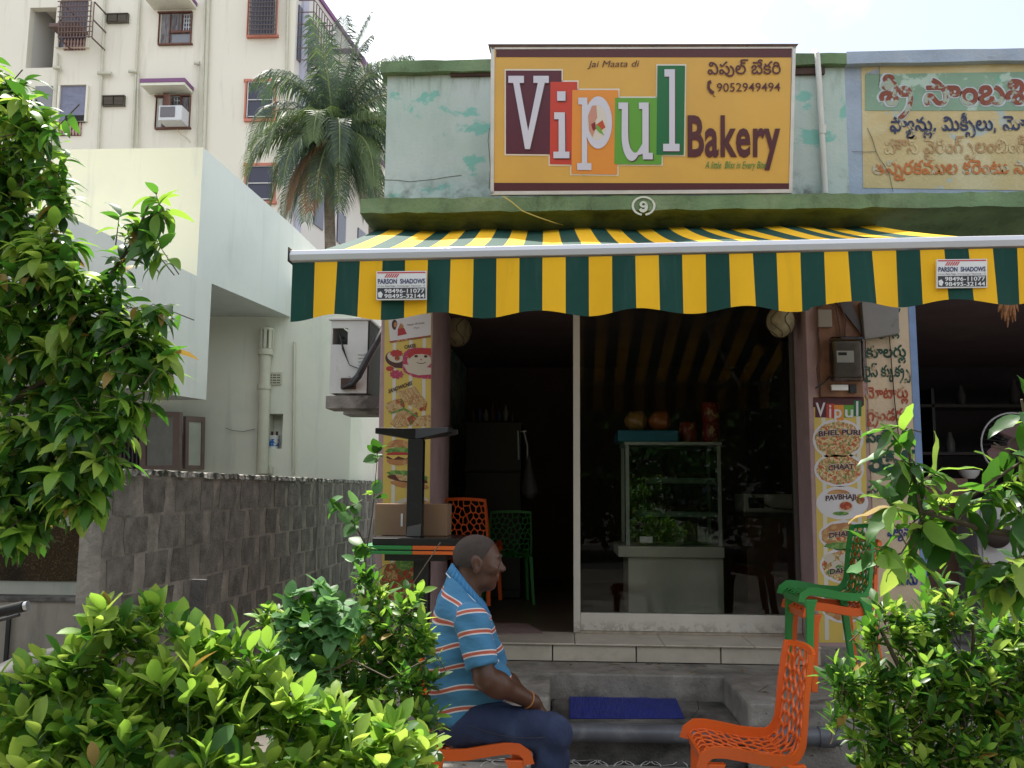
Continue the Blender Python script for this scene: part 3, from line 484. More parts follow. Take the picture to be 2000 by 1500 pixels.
490:(115,'110,-112 100,-112* 85,-106* 67,-91* 54,-77 39,-61* 20,-43* 4,-36* -6,-36 -17,-36* -33,-49* -33,-61 -33,-75* -13,-89* 3,-89 26,-89* 61,-68* 80,-27* 80,2 80,31* 63,81* 25,125* -6,143 7,167 56,138* 107,53* 107,3 107,-23* 91,-66* 76,-83 62,-97* 25,-112* 2,-112 -16,-112* -44,-100* -59,-77* -59,-61 -59,-47* -47,-26* -23,-12* -6,-12 9,-12* 32,-23* 56,-45* 72,-62 81,-72* 95,-84* 106,-89* 110,-89 117,-89* 126,-83* 132,-77 147,-94 139,-103* 121,-112*'),
49:(198,'12,79 12,105* 34,144* 73,167* 99,167 125,167* 164,145* 186,106* 186,79 186,54* 165,17* 125,-4* 99,-4 72,-4* 33,17* 12,54*|39,83 39,56* 69,22* 99,22 119,22* 145,37* 158,64* 158,81 158,98* 145,125* 119,142* 99,142 78,142* 52,125* 39,99*|88,142 79,142* 61,149* 46,169* 41,188 69,197 74,179* 83,167* 90,167 97,167* 109,175* 119,188 130,202 141,216* 160,234* 181,242* 196,242 198,216 186,215* 171,209* 158,196* 149,185 141,175 132,163* 115,149* 98,142*'),
47:(353,'80,142 70,142* 52,149* 38,169* 32,188 60,197 65,179* 74,167* 82,167 88,167* 100,175* 111,188 121,202 132,216* 151,234* 173,242* 187,242 189,216 178,215* 162,209* 149,196* 140,185 133,175 123,163* 107,149* 90,142*|160,-4 145,-4* 122,8* 102,29* 91,44 81,57* 67,69* 57,69 48,69* 36,57* 36,45 36,35* 49,21* 60,21 71,21* 86,34* 92,47 109,27 103,18* 89,4* 71,-4* 58,-4 41,-4* 19,11* 10,34* 10,46 10,61* 22,82* 44,94* 57,94 69,94* 87,86* 105,68* 116,54 125,42* 139,28* 153,22* 162,22 180,22* 198,44* 198,64 198,83* 182,112* 155,132* 118,142* 97,142 81,142 109,167 146,164* 198,137* 225,93* 225,65 225,45* 211,14* 182,-4*|276,-4 254,-4* 220,19* 207,37 220,59 230,46* 248,30* 268,22* 278,22 295,22* 313,44* 313,64 313,84* 298,113* 271,134* 255,141 267,167 288,158* 321,129* 341,90* 341,66 341,33* 308,-4*'),
281:(198,'12,79 12,105* 34,144* 73,167* 99,167 125,167* 164,145* 186,106* 186,79 186,54* 165,17* 125,-4* 99,-4 72,-4* 33,17* 12,54*|39,83 39,56* 69,22* 99,22 119,22* 145,37* 158,64* 158,81 158,98* 145,125* 119,142* 99,142 78,142* 52,125* 39,99*|173,184 173,173* 165,158* 160,153 152,147* 130,142* 111,142 90,142 90,167 115,167 126,167* 137,169* 140,172 143,174* 145,180* 145,184 145,188* 143,195* 140,197 137,200* 127,203* 115,203 25,203 25,228 113,228 131,228* 152,222* 160,216 166,211* 173,196*'),
33:(257,'185,-4 173,-4* 153,2* 136,17* 129,30 136,30 128,16* 110,1* 90,-4* 79,-4 63,-4* 38,8* 22,29* 13,59* 13,77 13,100* 25,134* 45,156* 69,167* 82,167 96,167* 116,156* 127,137* 127,124 127,111* 116,90* 94,78* 76,78 65,78* 45,86* 30,96* 25,101 33,122 36,118* 47,109* 63,102* 74,102 87,102* 101,113* 101,123 101,133* 90,143* 81,143 70,143* 51,128* 39,101* 39,81 39,78 39,64* 46,39* 64,22* 79,22 92,22* 109,32* 118,50* 119,62 145,62 146,48* 157,31* 173,22* 182,22 201,22* 218,44* 218,64 218,84* 202,113* 176,134* 159,141 172,167 192,158* 226,129* 246,90* 246,66 246,44* 231,12* 204,-4*|94,208 92,159 66,159 64,208'),
163:(460,'160,-4 145,-4* 122,8* 102,29* 91,44 81,57* 67,69* 57,69 48,69* 36,57* 36,45 36,35* 49,21* 60,21 71,21* 86,34* 92,47 109,27 103,18* 89,4* 71,-4* 58,-4 41,-4* 19,11* 10,34* 10,46 10,61* 22,82* 44,94* 57,94 69,94* 87,86* 105,68* 116,54 125,42* 139,28* 153,22* 162,22 180,22* 198,44* 198,64 198,83* 182,112* 155,132* 118,142* 97,142 81,142 109,167 146,164* 198,137* 225,93* 225,65 225,45* 211,14* 182,-4*|276,-4 253,-4* 220,19* 207,37 220,59 229,46* 247,30* 266,22* 277,22 295,22* 313,44* 313,63 313,81* 297,111* 271,134* 255,142 267,167 270,165* 280,160* 283,157 290,149 304,140* 327,115* 341,83* 341,65 341,33* 307,-4*|408,73 395,73* 378,81* 367,93* 362,108* 362,115 362,125* 368,141* 373,148 402,150 394,142* 386,126* 386,118 386,108* 398,95* 409,95 421,95* 430,108* 430,117 430,131* 413,142* 398,142 263,142 267,167 384,167 398,167* 418,164* 433,159* 439,154 446,149* 455,130* 455,118 455,97* 429,73*|80,142 70,142* 52,149* 38,169* 32,188 60,197 65,179* 74,167* 82,167 88,167* 100,175* 111,188 121,202 132,216* 151,234* 173,242* 187,242 189,216 178,215* 162,209* 149,196* 140,185 133,175 123,163* 107,149* 90,142*'),
64:(223,'39,-4 16,-4* -17,19* -30,37 -17,59 -8,46* 10,30* 29,22* 40,22 58,22* 76,44* 76,63 76,81* 60,111* 34,134* 18,142 30,167 33,165* 43,160* 46,157 53,149 67,140* 90,115* 104,83* 104,65 104,33* 70,-4*|171,73 158,73* 141,81* 130,93* 125,108* 125,115 125,125* 131,141* 136,148 165,150 157,142* 149,126* 149,118 149,108* 161,95* 172,95 184,95* 193,108* 193,117 193,131* 176,142* 161,142 26,142 30,167 147,167 161,167* 181,164* 196,159* 202,154 209,149* 218,130* 218,118 218,97* 192,73*'),
353:(198,'12,79 12,105* 34,144* 73,167* 99,167 125,167* 164,145* 186,106* 186,79 186,54* 165,17* 125,-4* 99,-4 72,-4* 33,17* 12,54*|39,83 39,56* 69,22* 99,22 119,22* 145,37* 158,64* 158,81 158,98* 145,125* 119,142* 99,142 78,142* 52,125* 39,99*|173,184 173,173* 165,158* 160,153 152,147* 130,142* 111,142 90,142 90,167 115,167 126,167* 137,169* 140,172 143,174* 145,180* 145,184 145,188* 143,195* 140,197 137,200* 127,203* 115,203 25,203 25,228 113,228 131,228* 152,222* 160,216 166,211* 173,196*|59,-20 74,-20* 93,-32* 102,-49* 102,-58 102,-67* 96,-80* 91,-87 63,-89 72,-82* 79,-68* 79,-61 79,-53* 68,-42* 57,-42 47,-42* 37,-53* 37,-60 37,-72* 54,-81* 69,-81 183,-81 183,-106 86,-106 72,-106* 51,-104* 35,-98* 29,-94 22,-89* 14,-73* 14,-60 14,-42* 39,-20*'),
471:(161,'53,-112 29,-112* 0,-93* -13,-64* -13,-48 -13,-31* -3,-2* 11,24* 25,49* 34,75* 34,89 34,105* 22,131* 4,146 21,167 39,153* 56,127* 61,102* 61,90 61,75* 52,46* 38,20* 23,-6* 14,-33* 14,-47 14,-67* 34,-89* 53,-89 67,-89* 84,-78* 92,-61* 92,-50 92,-36* 78,-7* 63,3 68,24 158,24 158,0 91,0 95,3 106,-6* 119,-36* 119,-49 119,-80* 82,-112*'),
545:(198,'134,-134 122,-134* 104,-127* 87,-112* 76,-100 66,-86* 53,-76* 46,-76 39,-76* 31,-86* 31,-94 31,-103* 37,-119* 43,-128 19,-136 14,-128* 5,-106* 5,-93 5,-74* 26,-53* 46,-53 54,-53* 69,-58* 86,-72* 96,-84 103,-92* 115,-104* 128,-110* 136,-110 147,-110* 162,-98* 171,-73* 171,-53 171,-26* 153,26* 121,72* 80,109* 57,122 70,145 92,132* 137,93* 175,42* 197,-20* 197,-55 197,-79* 183,-115* 155,-134*'),
329:(194,'98,167 124,167* 161,147* 181,111* 181,85 181,64* 173,32* 161,7* 155,-3 127,10 134,19* 146,39* 153,65* 153,82 153,98* 143,125* 118,142* 96,142 79,142* 55,128* 41,101* 41,82 41,59* 56,25* 67,10 39,-3 28,15* 13,57* 13,82 13,105* 32,143* 70,167*|171,184 171,173* 163,158* 158,153 150,147* 129,142* 110,142 88,142 88,167 114,167 124,167* 135,169* 139,172 141,174* 144,180* 144,184 144,188* 141,195* 138,197 135,200* 125,203* 113,203 23,203 23,228 111,228 130,228* 151,222* 158,216 164,211* 171,196*|57,-20 72,-20* 91,-32* 100,-49* 100,-58 100,-67* 94,-80* 89,-87 61,-89 70,-82* 77,-68* 77,-61 77,-53* 66,-42* 56,-42 45,-42* 35,-53* 35,-60 35,-72* 52,-81* 68,-81 182,-81 182,-106 84,-106 70,-106* 49,-104* 34,-98* 28,-94 21,-89* 12,-73* 12,-60 12,-42* 37,-20*'),
35:(247,'182,-4 164,-4* 138,4* 121,18* 115,28 121,30 114,16* 96,1* 77,-4* 66,-4 42,-4* 12,33* 12,65 12,97* 40,142* 92,167* 128,167 145,167* 175,160* 202,149* 214,141 198,119 186,127* 164,137* 140,142* 126,142 98,142* 60,124* 39,90* 39,66 39,42* 56,22* 70,22 86,22* 103,44* 105,62 131,62 131,49* 142,29* 154,25 160,23* 174,21* 183,21 197,21* 210,33* 210,43 210,53* 198,63* 188,63 179,63* 166,53* 166,41 166,33* 173,20* 178,15 156,12 151,19* 143,36* 143,47 143,66* 169,88* 190,88 204,88* 225,77* 237,57* 237,45 237,32* 229,14* 214,2* 194,-4*|115,142 105,142* 87,149* 73,169* 67,188 95,197 100,179* 109,167* 117,167 123,167* 135,175* 146,188 156,202 167,216* 186,234* 208,242* 222,242 224,216 213,215* 197,209* 184,196* 175,185 168,175 158,163* 142,149* 125,142*'),
57:(234,'157,-4 142,-4* 118,6* 98,28* 85,44 78,54* 69,65* 60,70* 55,70 47,70* 37,57* 37,48 37,36* 45,15* 53,5 26,-4 19,7* 10,32* 10,48 10,61* 21,83* 42,95* 55,95 68,95* 86,86* 101,70* 109,58 119,45* 134,30* 149,22* 160,22 177,22* 195,44* 195,64 195,84* 179,113* 153,134* 136,141 149,167 169,158* 203,129* 222,90* 222,66 222,44* 207,13* 179,-4*|66,142 56,142* 38,149* 24,169* 18,188 46,197 51,179* 60,167* 68,167 74,167* 86,175* 97,188 107,202 118,216* 137,234* 159,242* 173,242 175,216 164,215* 148,209* 135,196* 126,185 119,175 109,163* 93,149* 76,142*'),
125:(250,'178,-4 165,-4* 145,2* 129,17* 122,30 129,30 120,16* 102,2* 81,-4* 68,-4 50,-4* 26,9* 14,31* 14,43 14,57* 25,76* 47,91* 63,96 77,101* 93,113* 93,124 93,129* 88,137* 77,142* 68,142 53,142* 39,131* 39,122 39,117* 42,110* 43,108 18,101 15,106* 12,118* 12,125 12,136* 23,155* 48,167* 68,167 88,167* 110,153* 120,133* 120,123 120,111* 110,93* 90,80* 76,75 58,68* 41,55* 41,44 41,34* 55,22* 69,22 83,22* 101,32* 111,50* 112,62 138,62 139,48* 150,31* 166,22* 175,22 193,22* 211,44* 211,64 211,84* 196,114* 169,136* 151,145 160,167 167,167 189,156* 221,126* 238,88* 238,66 238,44* 223,12* 196,-4*|112,180 112,191* 123,206* 133,212 133,206 122,212* 110,230* 110,241 110,250* 116,264* 122,268 127,272* 140,277* 159,279* 175,279 270,279 270,254 169,254 158,254* 148,253* 145,251 141,250* 137,243* 137,239 137,235* 141,228* 144,226 148,224* 159,223* 169,223 215,223 215,198 168,198 158,198* 148,195* 145,193 140,189* 140,182 140,178* 143,172* 145,170 148,168* 158,167* 165,167 166,167 177,142 165,142 149,142* 125,150* 112,167*'),
279:(353,'160,-4 145,-4* 122,8* 102,29* 91,44 81,57* 67,69* 57,69 48,69* 36,57* 36,45 36,35* 49,21* 60,21 71,21* 86,34* 92,47 109,27 103,18* 89,4* 71,-4* 58,-4 41,-4* 19,11* 10,34* 10,46 10,61* 22,82* 44,94* 57,94 69,94* 87,86* 105,68* 116,54 125,42* 139,28* 153,22* 162,22 180,22* 198,44* 198,64 198,85* 179,116* 150,136* 134,142 99,142 99,167 112,167 153,158 173,151* 205,126* 225,90* 225,65 225,45* 211,14* 182,-4*|276,-4 254,-4* 220,19* 207,37 220,59 230,46* 248,30* 268,22* 278,22 295,22* 313,44* 313,64 313,84* 298,113* 271,134* 255,141 267,167 288,158* 321,129* 341,90* 341,66 341,33* 308,-4*|210,184 210,173* 203,158* 197,153 190,147* 168,142* 149,142 108,142 108,167 153,167 164,167* 175,169* 178,172 181,174* 183,180* 183,184 183,188* 180,195* 178,197 174,200* 164,203* 153,203 23,203 23,228 151,228 169,228* 190,222* 198,216 203,211* 210,196*'),
311:(237,'162,-4 146,-4* 122,8* 102,29* 91,44 81,57* 67,69* 57,69 48,69* 36,57* 36,45 36,35* 49,21* 60,21 71,21* 86,34* 92,47 109,27 103,18* 89,4* 71,-4* 58,-4 41,-4* 19,11* 10,34* 10,46 10,61* 22,82* 44,94* 57,94 69,94* 87,86* 105,68* 116,54 125,42* 139,28* 154,22* 163,22 180,22* 198,44* 198,64 198,84* 182,113* 156,134* 139,141 152,167 172,158* 206,129* 225,90* 225,66 225,44* 210,13* 182,-4*|131,184 131,173* 123,158* 118,153 110,147* 89,142* 70,142 48,142 48,167 74,167 84,167* 95,169* 99,172 101,174* 104,180* 104,184 104,188* 101,195* 98,197 95,200* 85,203* 73,203 -5,203 -5,228 71,228 90,228* 111,222* 118,216 124,211* 131,196*|96,277 116,277* 139,260* 145,245 119,239 118,244* 112,251* 103,255* 96,255 87,255* 74,246* 74,237 74,232* 80,221* 90,214 65,205 56,213* 49,230* 49,240 49,252* 61,268* 82,277*'),
129:(198,'12,79 12,105* 34,144* 73,167* 99,167 125,167* 164,145* 186,106* 186,79 186,54* 165,17* 125,-4* 99,-4 72,-4* 33,17* 12,54*|39,83 39,56* 69,22* 99,22 119,22* 145,37* 158,64* 158,81 158,98* 145,125* 119,142* 99,142 78,142* 52,125* 39,99*|36,180 36,191* 47,206* 57,212 57,206 45,212* 33,230* 33,241 33,250* 40,264* 46,268 51,272* 63,277* 83,279* 98,279 194,279 194,254 93,254 82,254* 72,253* 69,251 65,250* 61,243* 61,239 61,235* 64,228* 68,226 71,224* 82,223* 93,223 138,223 138,198 91,198 82,198* 72,195* 69,193 64,189* 64,182 64,178* 67,172* 69,170 72,168* 81,167* 89,167 101,167 101,142 88,142 73,142* 49,150* 36,167*'),
296:(253,'181,-4 167,-4* 148,3* 133,18* 125,30 132,30 124,17* 107,2* 88,-4* 76,-4 60,-4* 36,9* 22,33* 22,48 22,59* 36,84* 50,91 46,86 8,86 8,111 86,111 86,87 66,83* 49,63* 49,50 49,37* 64,22* 78,22 94,22* 114,44* 115,62 141,62 142,48* 153,31* 170,22* 178,22 188,22* 204,29* 214,47* 214,64 214,84* 198,114* 170,136* 153,142 173,159 193,151* 224,124* 242,87* 242,66 242,42* 226,11* 198,-4*|224,184 224,173* 216,158* 211,153 203,147* 181,142* 162,142 122,142 122,167 166,167 177,167* 188,169* 191,172 194,174* 196,180* 196,184 196,188* 194,195* 191,197 188,200* 178,203* 166,203 36,203 36,228 164,228 182,228* 203,222* 211,216 217,211* 224,196*|188,277 209,277* 232,260* 237,245 212,239 210,244* 204,251* 195,255* 189,255 180,255* 166,246* 166,237 166,232* 173,221* 183,214 158,205 149,213* 141,230* 141,240 141,252* 154,268* 175,277*'),
48:(429,'12,79 12,105* 34,144* 73,167* 99,167 125,167* 164,145* 186,106* 186,79 186,54* 165,17* 125,-4* 99,-4 72,-4* 33,17* 12,54*|39,82 39,56* 69,22* 99,22 119,22* 145,37* 158,63* 158,80 158,97* 145,124* 119,140* 99,140 78,140* 52,124* 39,97*|236,-4 214,-4* 180,19* 167,37 181,59 190,46* 208,30* 228,22* 239,22 256,22* 274,44* 274,64 274,84* 258,113* 231,134* 214,142 226,164 247,155* 281,126* 301,89* 301,66 301,33* 268,-4*|352,-4 330,-4* 296,19* 283,37 296,59 306,46* 324,30* 344,22* 354,22 371,22* 389,44* 389,64 389,84* 374,113* 347,134* 331,141 343,167 364,158* 397,129* 417,90* 417,66 417,33* 384,-4*|212,142 202,142* 184,149* 170,169* 164,188 192,197 197,179* 206,167* 214,167 220,167* 232,175* 243,188 253,202 264,216* 283,234* 305,242* 319,242 321,216 310,215* 294,209* 281,196* 272,185 265,175 255,163* 239,149* 222,142*'),
28:(253,'181,-4 167,-4* 148,3* 133,18* 125,30 132,30 124,17* 107,2* 88,-4* 76,-4 60,-4* 36,9* 22,33* 22,48 22,59* 36,84* 50,91 46,86 8,86 8,111 86,111 86,87 66,83* 49,63* 49,50 49,37* 64,22* 78,22 94,22* 114,44* 115,62 141,62 142,48* 153,31* 170,22* 178,22 188,22* 204,29* 214,47* 214,64 214,83* 200,111* 176,130* 147,141* 132,142 145,167 177,162* 220,132* 242,90* 242,65 242,41* 226,11* 198,-4*|129,142 119,142* 102,149* 87,169* 82,188 109,197 114,179* 124,167* 131,167 138,167* 149,175* 160,188 170,202 182,216* 201,234* 222,242* 237,242 239,216 227,215* 211,209* 198,196* 190,185 182,175 173,163* 156,149* 139,142*'),
}
TELUGU_TEXT = {'విపుల్ బేకరి': [205, 248, 131, 3, 313, 23, 201],
'శ్రీ సాంబశివ': [242, 497, 3, 172, 6, 45, 206, 54],
'ఫ్యాన్లు, మిక్సీలు, మోటా': [160, 496, 42, 63, 499, 624, 3, 199, 211, 504, 51, 63, 624, 3, 423, 149],
'హౌస్ వైరింగ్ ప్లంబింగ్': [469, 136, 3, 357, 201, 6, 105, 3, 491, 51, 6, 197, 6, 105],
'అన్నిరకముల కరెంటు సామా': [9, 194, 490, 49, 23, 47, 63, 51, 3, 23, 281, 6, 33, 63, 3, 172, 163],
'ఫ్యాన్లు': [160, 496, 42, 63, 499],
'మిక్సీలు,': [199, 211, 504, 51, 63, 624],
'కూలర్లు': [23, 64, 51, 49, 63, 499],
'రైస్ కుక్కర్స్': [353, 136, 3, 23, 63, 471, 23, 497, 545],
'మోటార్లు': [423, 149, 49, 63, 499],
'గ్రైండర్లు': [329, 497, 6, 35, 49, 63, 499],
'సబ్\u200cమెర్సి': [57, 125, 279, 201, 504],
'రిపేర్': [201, 311, 129],
'చేయబడు': [296, 48, 45, 35, 63],
'ంచును': [6, 28, 63, 42, 63]}
# ================================================================ materials
WHITE = (.78, .78, .76)
m_ground = mat('ground_soil', (.16, .14, .12), .95, var=.5, scale=3, bump=.6, bscale=30, stains=[dict(col=(.08, .07, .06), scale=1.2, lo=.5, hi=.7), dict(col=(.3, .28, .25), scale=9, lo=.6, hi=.8, amt=.5)])
m_conc = mat('concrete_grey', (.27, .25, .225), .9, var=.35, scale=5, bump=.5, bscale=60, stains=[dict(col=(.05, .045, .04), scale=2.3, lo=.52, hi=.66, amt=.85), dict(col=(.42, .39, .35), scale=7, lo=.56, hi=.75, amt=.55), dict(col=(.16, .12, .085), scale=1.6, lo=.55, hi=.75, amt=.5), dict(col=(.03, .028, .025), scale=26, lo=.66, hi=.70, amt=.8)])
m_conc_dk = mat('concrete_dirty', (.16, .15, .14), .92, var=.5, scale=4, bump=.7, bscale=50, stains=[dict(col=(.025, .024, .022), scale=3, lo=.42, hi=.62, amt=.9), dict(col=(.3, .29, .27), scale=8, lo=.62, hi=.8, amt=.5)])
m_tile = mat('tile_cream', (.55, .50, .42), .35, var=.15, scale=4, bump=.05, stains=[dict(col=(.24, .2, .15), scale=6, lo=.55, hi=.75, amt=.45)])
m_floor = mat('floor_tile_dark', (.16, .12, .09), .3, var=.2, scale=3)
m_pale = mat('plaster_pale_mint', (.46, .56, .52), .9, var=.10, scale=1.6, bump=.25, bscale=35, stains=[
    dict(col=(.52, .57, .56), scale=1.4, lo=.45, hi=.6, amt=.8),
    dict(col=(.10, .46, .38), scale=2.2, lo=.585, hi=.62, amt=.65, stretch=(1, 1, 1.3)),
    dict(col=(.22, .36, .31), scale=2.2, lo=.5, hi=.75, amt=.35, stretch=(1.6, 1, .7)),
    dict(col=(.10, .11, .09), scale=9, lo=.45, hi=.68, amt=.8, z=(3.86, 3.66)),
    dict(col=(.12, .15, .11), scale=6, lo=.5, hi=.72, amt=.7, z=(4.35, 4.6), stretch=(4, 1, .5)),
    dict(col=(.03, .03, .03), scale=22, lo=.70, hi=.74, amt=.7)])
m_green = mat('plaster_green', (.15, .235, .12), .9, var=.3, scale=3, bump=.4, bscale=40, stains=[dict(col=(.035, .045, .025), scale=5, lo=.52, hi=.72, amt=.7, stretch=(1, 1, .4)), dict(col=(.26, .33, .2), scale=2.4, lo=.52, hi=.68, amt=.5), dict(col=(.22, .12, .06), scale=7, lo=.66, hi=.75, amt=.5, stretch=(1, 1, .2))])
m_blue = mat('paint_pale_blue', (.33, .40, .50), .85, var=.2, scale=3, bump=.3, stains=[dict(col=(.42, .44, .46), scale=3, lo=.5, hi=.65, amt=.5), dict(col=(.1, .12, .12), scale=8, lo=.66, hi=.75, amt=.5)])
m_cream_sign = mat('paint_faded_yellow', (.54, .44, .23), .85, var=.12, scale=3, bump=.25, stains=[dict(col=(.58, .52, .33), scale=2, lo=.5, hi=.6, amt=.8), dict(col=(.36, .46, .48), scale=2.6, lo=.63, hi=.66, amt=.8), dict(col=(.15, .33, .27), scale=4, lo=.66, hi=.69, amt=.7), dict(col=(.15, .14, .1), scale=12, lo=.68, hi=.74, amt=.5)])
m_peelgreen = mat('paint_faded_sage', (.22, .34, .25), .85, var=.15, scale=3, stains=[dict(col=(.42, .54, .46), scale=5, lo=.56, hi=.6, amt=.9), dict(col=(.12, .38, .27), scale=6, lo=.62, hi=.66, amt=.8)])
m_pink = mat('plaster_pink', (.42, .29, .29), .9, var=.15, scale=3, bump=.2, stains=[dict(col=(.25, .17, .17), scale=4, lo=.55, hi=.75, amt=.5)])
m_pillar_cream = mat('paint_pillar_cream', (.60, .48, .34), .88, var=.12, scale=3, bump=.2, stains=[dict(col=(.36, .25, .17), scale=5, lo=.55, hi=.75, amt=.4)])
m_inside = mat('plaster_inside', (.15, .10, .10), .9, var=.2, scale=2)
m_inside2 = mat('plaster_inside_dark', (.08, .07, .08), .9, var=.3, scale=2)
m_dark = mat('black_void', (.02, .02, .02), .9)
m_black = mat('black_metal', (.012, .012, .013), .4, stains=[dict(col=(.05, .05, .05), scale=8, lo=.55, hi=.75, amt=.5)])
m_steel = mat('galvanised_metal', (.55, .56, .57), .35, metal=.8, var=.15, scale=6)
m_alu = mat('white_aluminium', (.62, .59, .53), .4, var=.06, scale=4, stains=[dict(col=(.40, .36, .32), scale=22, lo=.48, hi=.54, amt=.8, z=(.10, .045))])
m_white = mat('white_paint', WHITE, .5, var=.05)
m_pvc = mat('pvc_pipe_white', (.60, .60, .56), .45, var=.08)
m_pvc_grey = mat('pvc_pipe_grey', (.09, .095, .11), .4, var=.3, scale=5, stains=[dict(col=(.25, .25, .25), scale=6, lo=.55, hi=.75, amt=.6)])
m_rust = mat('rusty_brown_steel', (.08, .045, .035), .8, var=.4, scale=12)
m_wood = mat('wood_brown', (.16, .08, .05), .6, var=.3, scale=8, stains=[])
m_shutter = mat('wood_shutter_mauve', (.20, .135, .12), .6, var=.15, scale=6)

# ================================================================ ground
g = M(); g.face([(-150, -60, 0), (150, -60, 0), (150, 250, 0), (-150, 250, 0)])
tag(g.build('ground', m_ground), kind='structure')
g = M(); g.box((-2.2, 1.0, 0.004), (6.5, 5.02, 0.03))
tag(g.build('pavement', m_conc), kind='structure')
g = M(); g.face([(-150, -12, .004), (150, -12, .004), (150, -4.2, .004), (-150, -4.2, .004)])
tag(g.build('road', mat('asphalt', (.05, .05, .052), .9, var=.3, scale=4, bump=.4, bscale=80)), kind='structure')

# chalk floor drawing (kolam) in front of the step
ch = M(); pl = Plane((0, 0, .031), (0, 0, 1))
m_chalk = mat('chalk_white', (.62, .61, .58), .95, var=.3, scale=60)
def chalk(pts, w=.007):
    pts = [PZ(x, y, .032) for x, y in pts]
    out = []
    for i in range(len(pts) - 1):
        t = 0
    for i in range(len(pts) - 1):
        a, b = pts[i], pts[i + 1]; d = (b - a); n_ = Vector((-d.y, d.x, 0)).normalized() * w * .5
        ch.face([a - n_, b - n_, b + n_, a + n_])
for k in range(7):
    cx = 985 + k * 52
    chalk([(cx + 46 * math.cos(a / 10 * math.pi) , 1497 - 15 * math.sin(a / 10 * math.pi)) for a in range(11)])
    chalk([(cx + 25 * math.cos(a / 8 * math.pi * 2), 1488 + 7 * math.sin(a / 8 * math.pi * 2)) for a in range(9)])
chalk([(950 + 30 * k, 1483 + 3 * math.sin(k * 1.3)) for k in range(12)])
ch_o = ch.build('chalk_drawing', m_chalk); tag(ch_o, 'white looping chalk floor drawing in front of the bakery step', 'chalk drawing')

# ================================================================ shop building
YF = 6.3
B = wthing('shop_building', 'single-storey pale mint shop row with dark green ledge above two open shop fronts', 'building', (1.5, YF, 0))
XL, XR = -1.325, 6.2
facade = Plane((0, YF, 0), (0, -1, 0))
ZL0, ZL1 = 3.40, 3.50                       # ledge bottom, top
ZP = 4.60
P2L, P2M, P2R = 1.74, 2.15, 2.50
ZFL = .475
# parapet wall, with the neighbour's painted part
w = M(); w.box((XL + .02, YF, ZL1), (2.08, YF + .18, ZP)); w.build('parapet_wall', m_pale, B)
w = M(); w.box((2.08, YF, ZL1), (XR, YF + .18, ZP)); w.build('parapet_wall', m_blue, B, label='pale blue painted parapet wall of the neighbouring shop')
w = M(); w.box((XL + .02, YF + .18, ZL1), (XL + .2, 10.5, ZP)); w.build('parapet_wall', m_pale, B)
# coping: lumpy green top edge
def lumpy(x0, x1, z0, z1, y0, y1, step=.06, amp=.008):
    w = M(); n = max(2, int((x1 - x0) / step)); r = random.Random(3)
    rows = []
    for i in range(n + 1):
        x = x0 + (x1 - x0) * i / n
        a, b = r.uniform(-amp, amp), r.uniform(-amp, amp)
        rows.append([(x, y0 + r.uniform(-amp, amp) * .5, z0 + a), (x, y0, z1 + b), (x, y1, z1 + b), (x, y1, z0 + a)])
    for i in range(n):
        for k in range(4):
            w.face([rows[i][k], rows[i + 1][k], rows[i + 1][(k + 1) % 4], rows[i][(k + 1) % 4]])
    w.face(rows[0]); w.face(list(reversed(rows[-1])))
    return w
lumpy(XL - .02, 2.08, ZP, ZP + .085, YF - .06, YF + .22, .12, .006).build('coping', m_green, B)
lumpy(2.08, XR, ZP, ZP + .09, YF - .06, YF + .22, .25, .004).build('coping', m_blue, B, label='pale blue coping')
# ledge (sun shade slab) with sloping soffit
for (a, b_) in ((XL - .06, XR),):
    w = lumpy(a, b_, ZL0, ZL1, 5.88, YF + .1, .08, .007); w.build('ledge', m_green, B)
w = M(); w.prism([(XL - .02, 5.95, ZL0 + .012), (XL - .02, YF + .05, ZL0 + .012), (XL - .02, YF + .05, ZL0 - .10)], (XR - XL + .02, 0, 0)); w.build('ledge_soffit', m_green, B)
# lintel band between the ledge and the openings
w = M(); w.box((XL, YF + .003, 2.95), (XR, YF + .2, ZL0 - .05)); w.build('lintel', m_green, B)
# pillars
w = M(); w.box((XL + .02, YF, .0), (-.925, 7.35, 2.95)); w.build('pillar', m_pink, B, bevel=.006, label='pink pillar left of the bakery door')
w = M(); w.box((P2L, YF, .0), (P2M, 6.72, 2.95)); w.build('pillar', m_pink, B, bevel=.006, label='pink pillar between the two shops')
w = M(); w.box((P2M, YF - .004, .0), (P2R, 6.72, 2.95)); w.build('pillar', m_pillar_cream, B, bevel=.004, label='cream pillar with painted words')
w = M(); w.box((P2R - .045, YF - .0075, .0), (P2R + .003, 6.7, 2.94)); w.build('painted_stripe', mat('paint_stripe_blue', (.20, .30, .52), .8, var=.2, scale=5), B)
# side, back, inner walls
w = M(); w.box((XL + .02, 7.35, 0), (-1.12, 10.5, ZL1)); w.build('side_wall', m_pale, B)
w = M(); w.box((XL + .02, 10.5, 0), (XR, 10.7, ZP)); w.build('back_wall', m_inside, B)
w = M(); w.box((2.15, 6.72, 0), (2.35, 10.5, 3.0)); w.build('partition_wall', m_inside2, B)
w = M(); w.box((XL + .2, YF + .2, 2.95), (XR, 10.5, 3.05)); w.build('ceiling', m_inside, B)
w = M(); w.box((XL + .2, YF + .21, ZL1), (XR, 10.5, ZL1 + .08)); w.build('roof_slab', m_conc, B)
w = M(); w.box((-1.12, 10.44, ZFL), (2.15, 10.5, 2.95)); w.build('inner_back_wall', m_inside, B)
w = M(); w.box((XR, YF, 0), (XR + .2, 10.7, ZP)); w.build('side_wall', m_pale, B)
w = M(); w.box((2.35, 10.43, ZFL), (XR, 10.49, 2.95)); w.build('inner_back_wall', m_inside2, B)
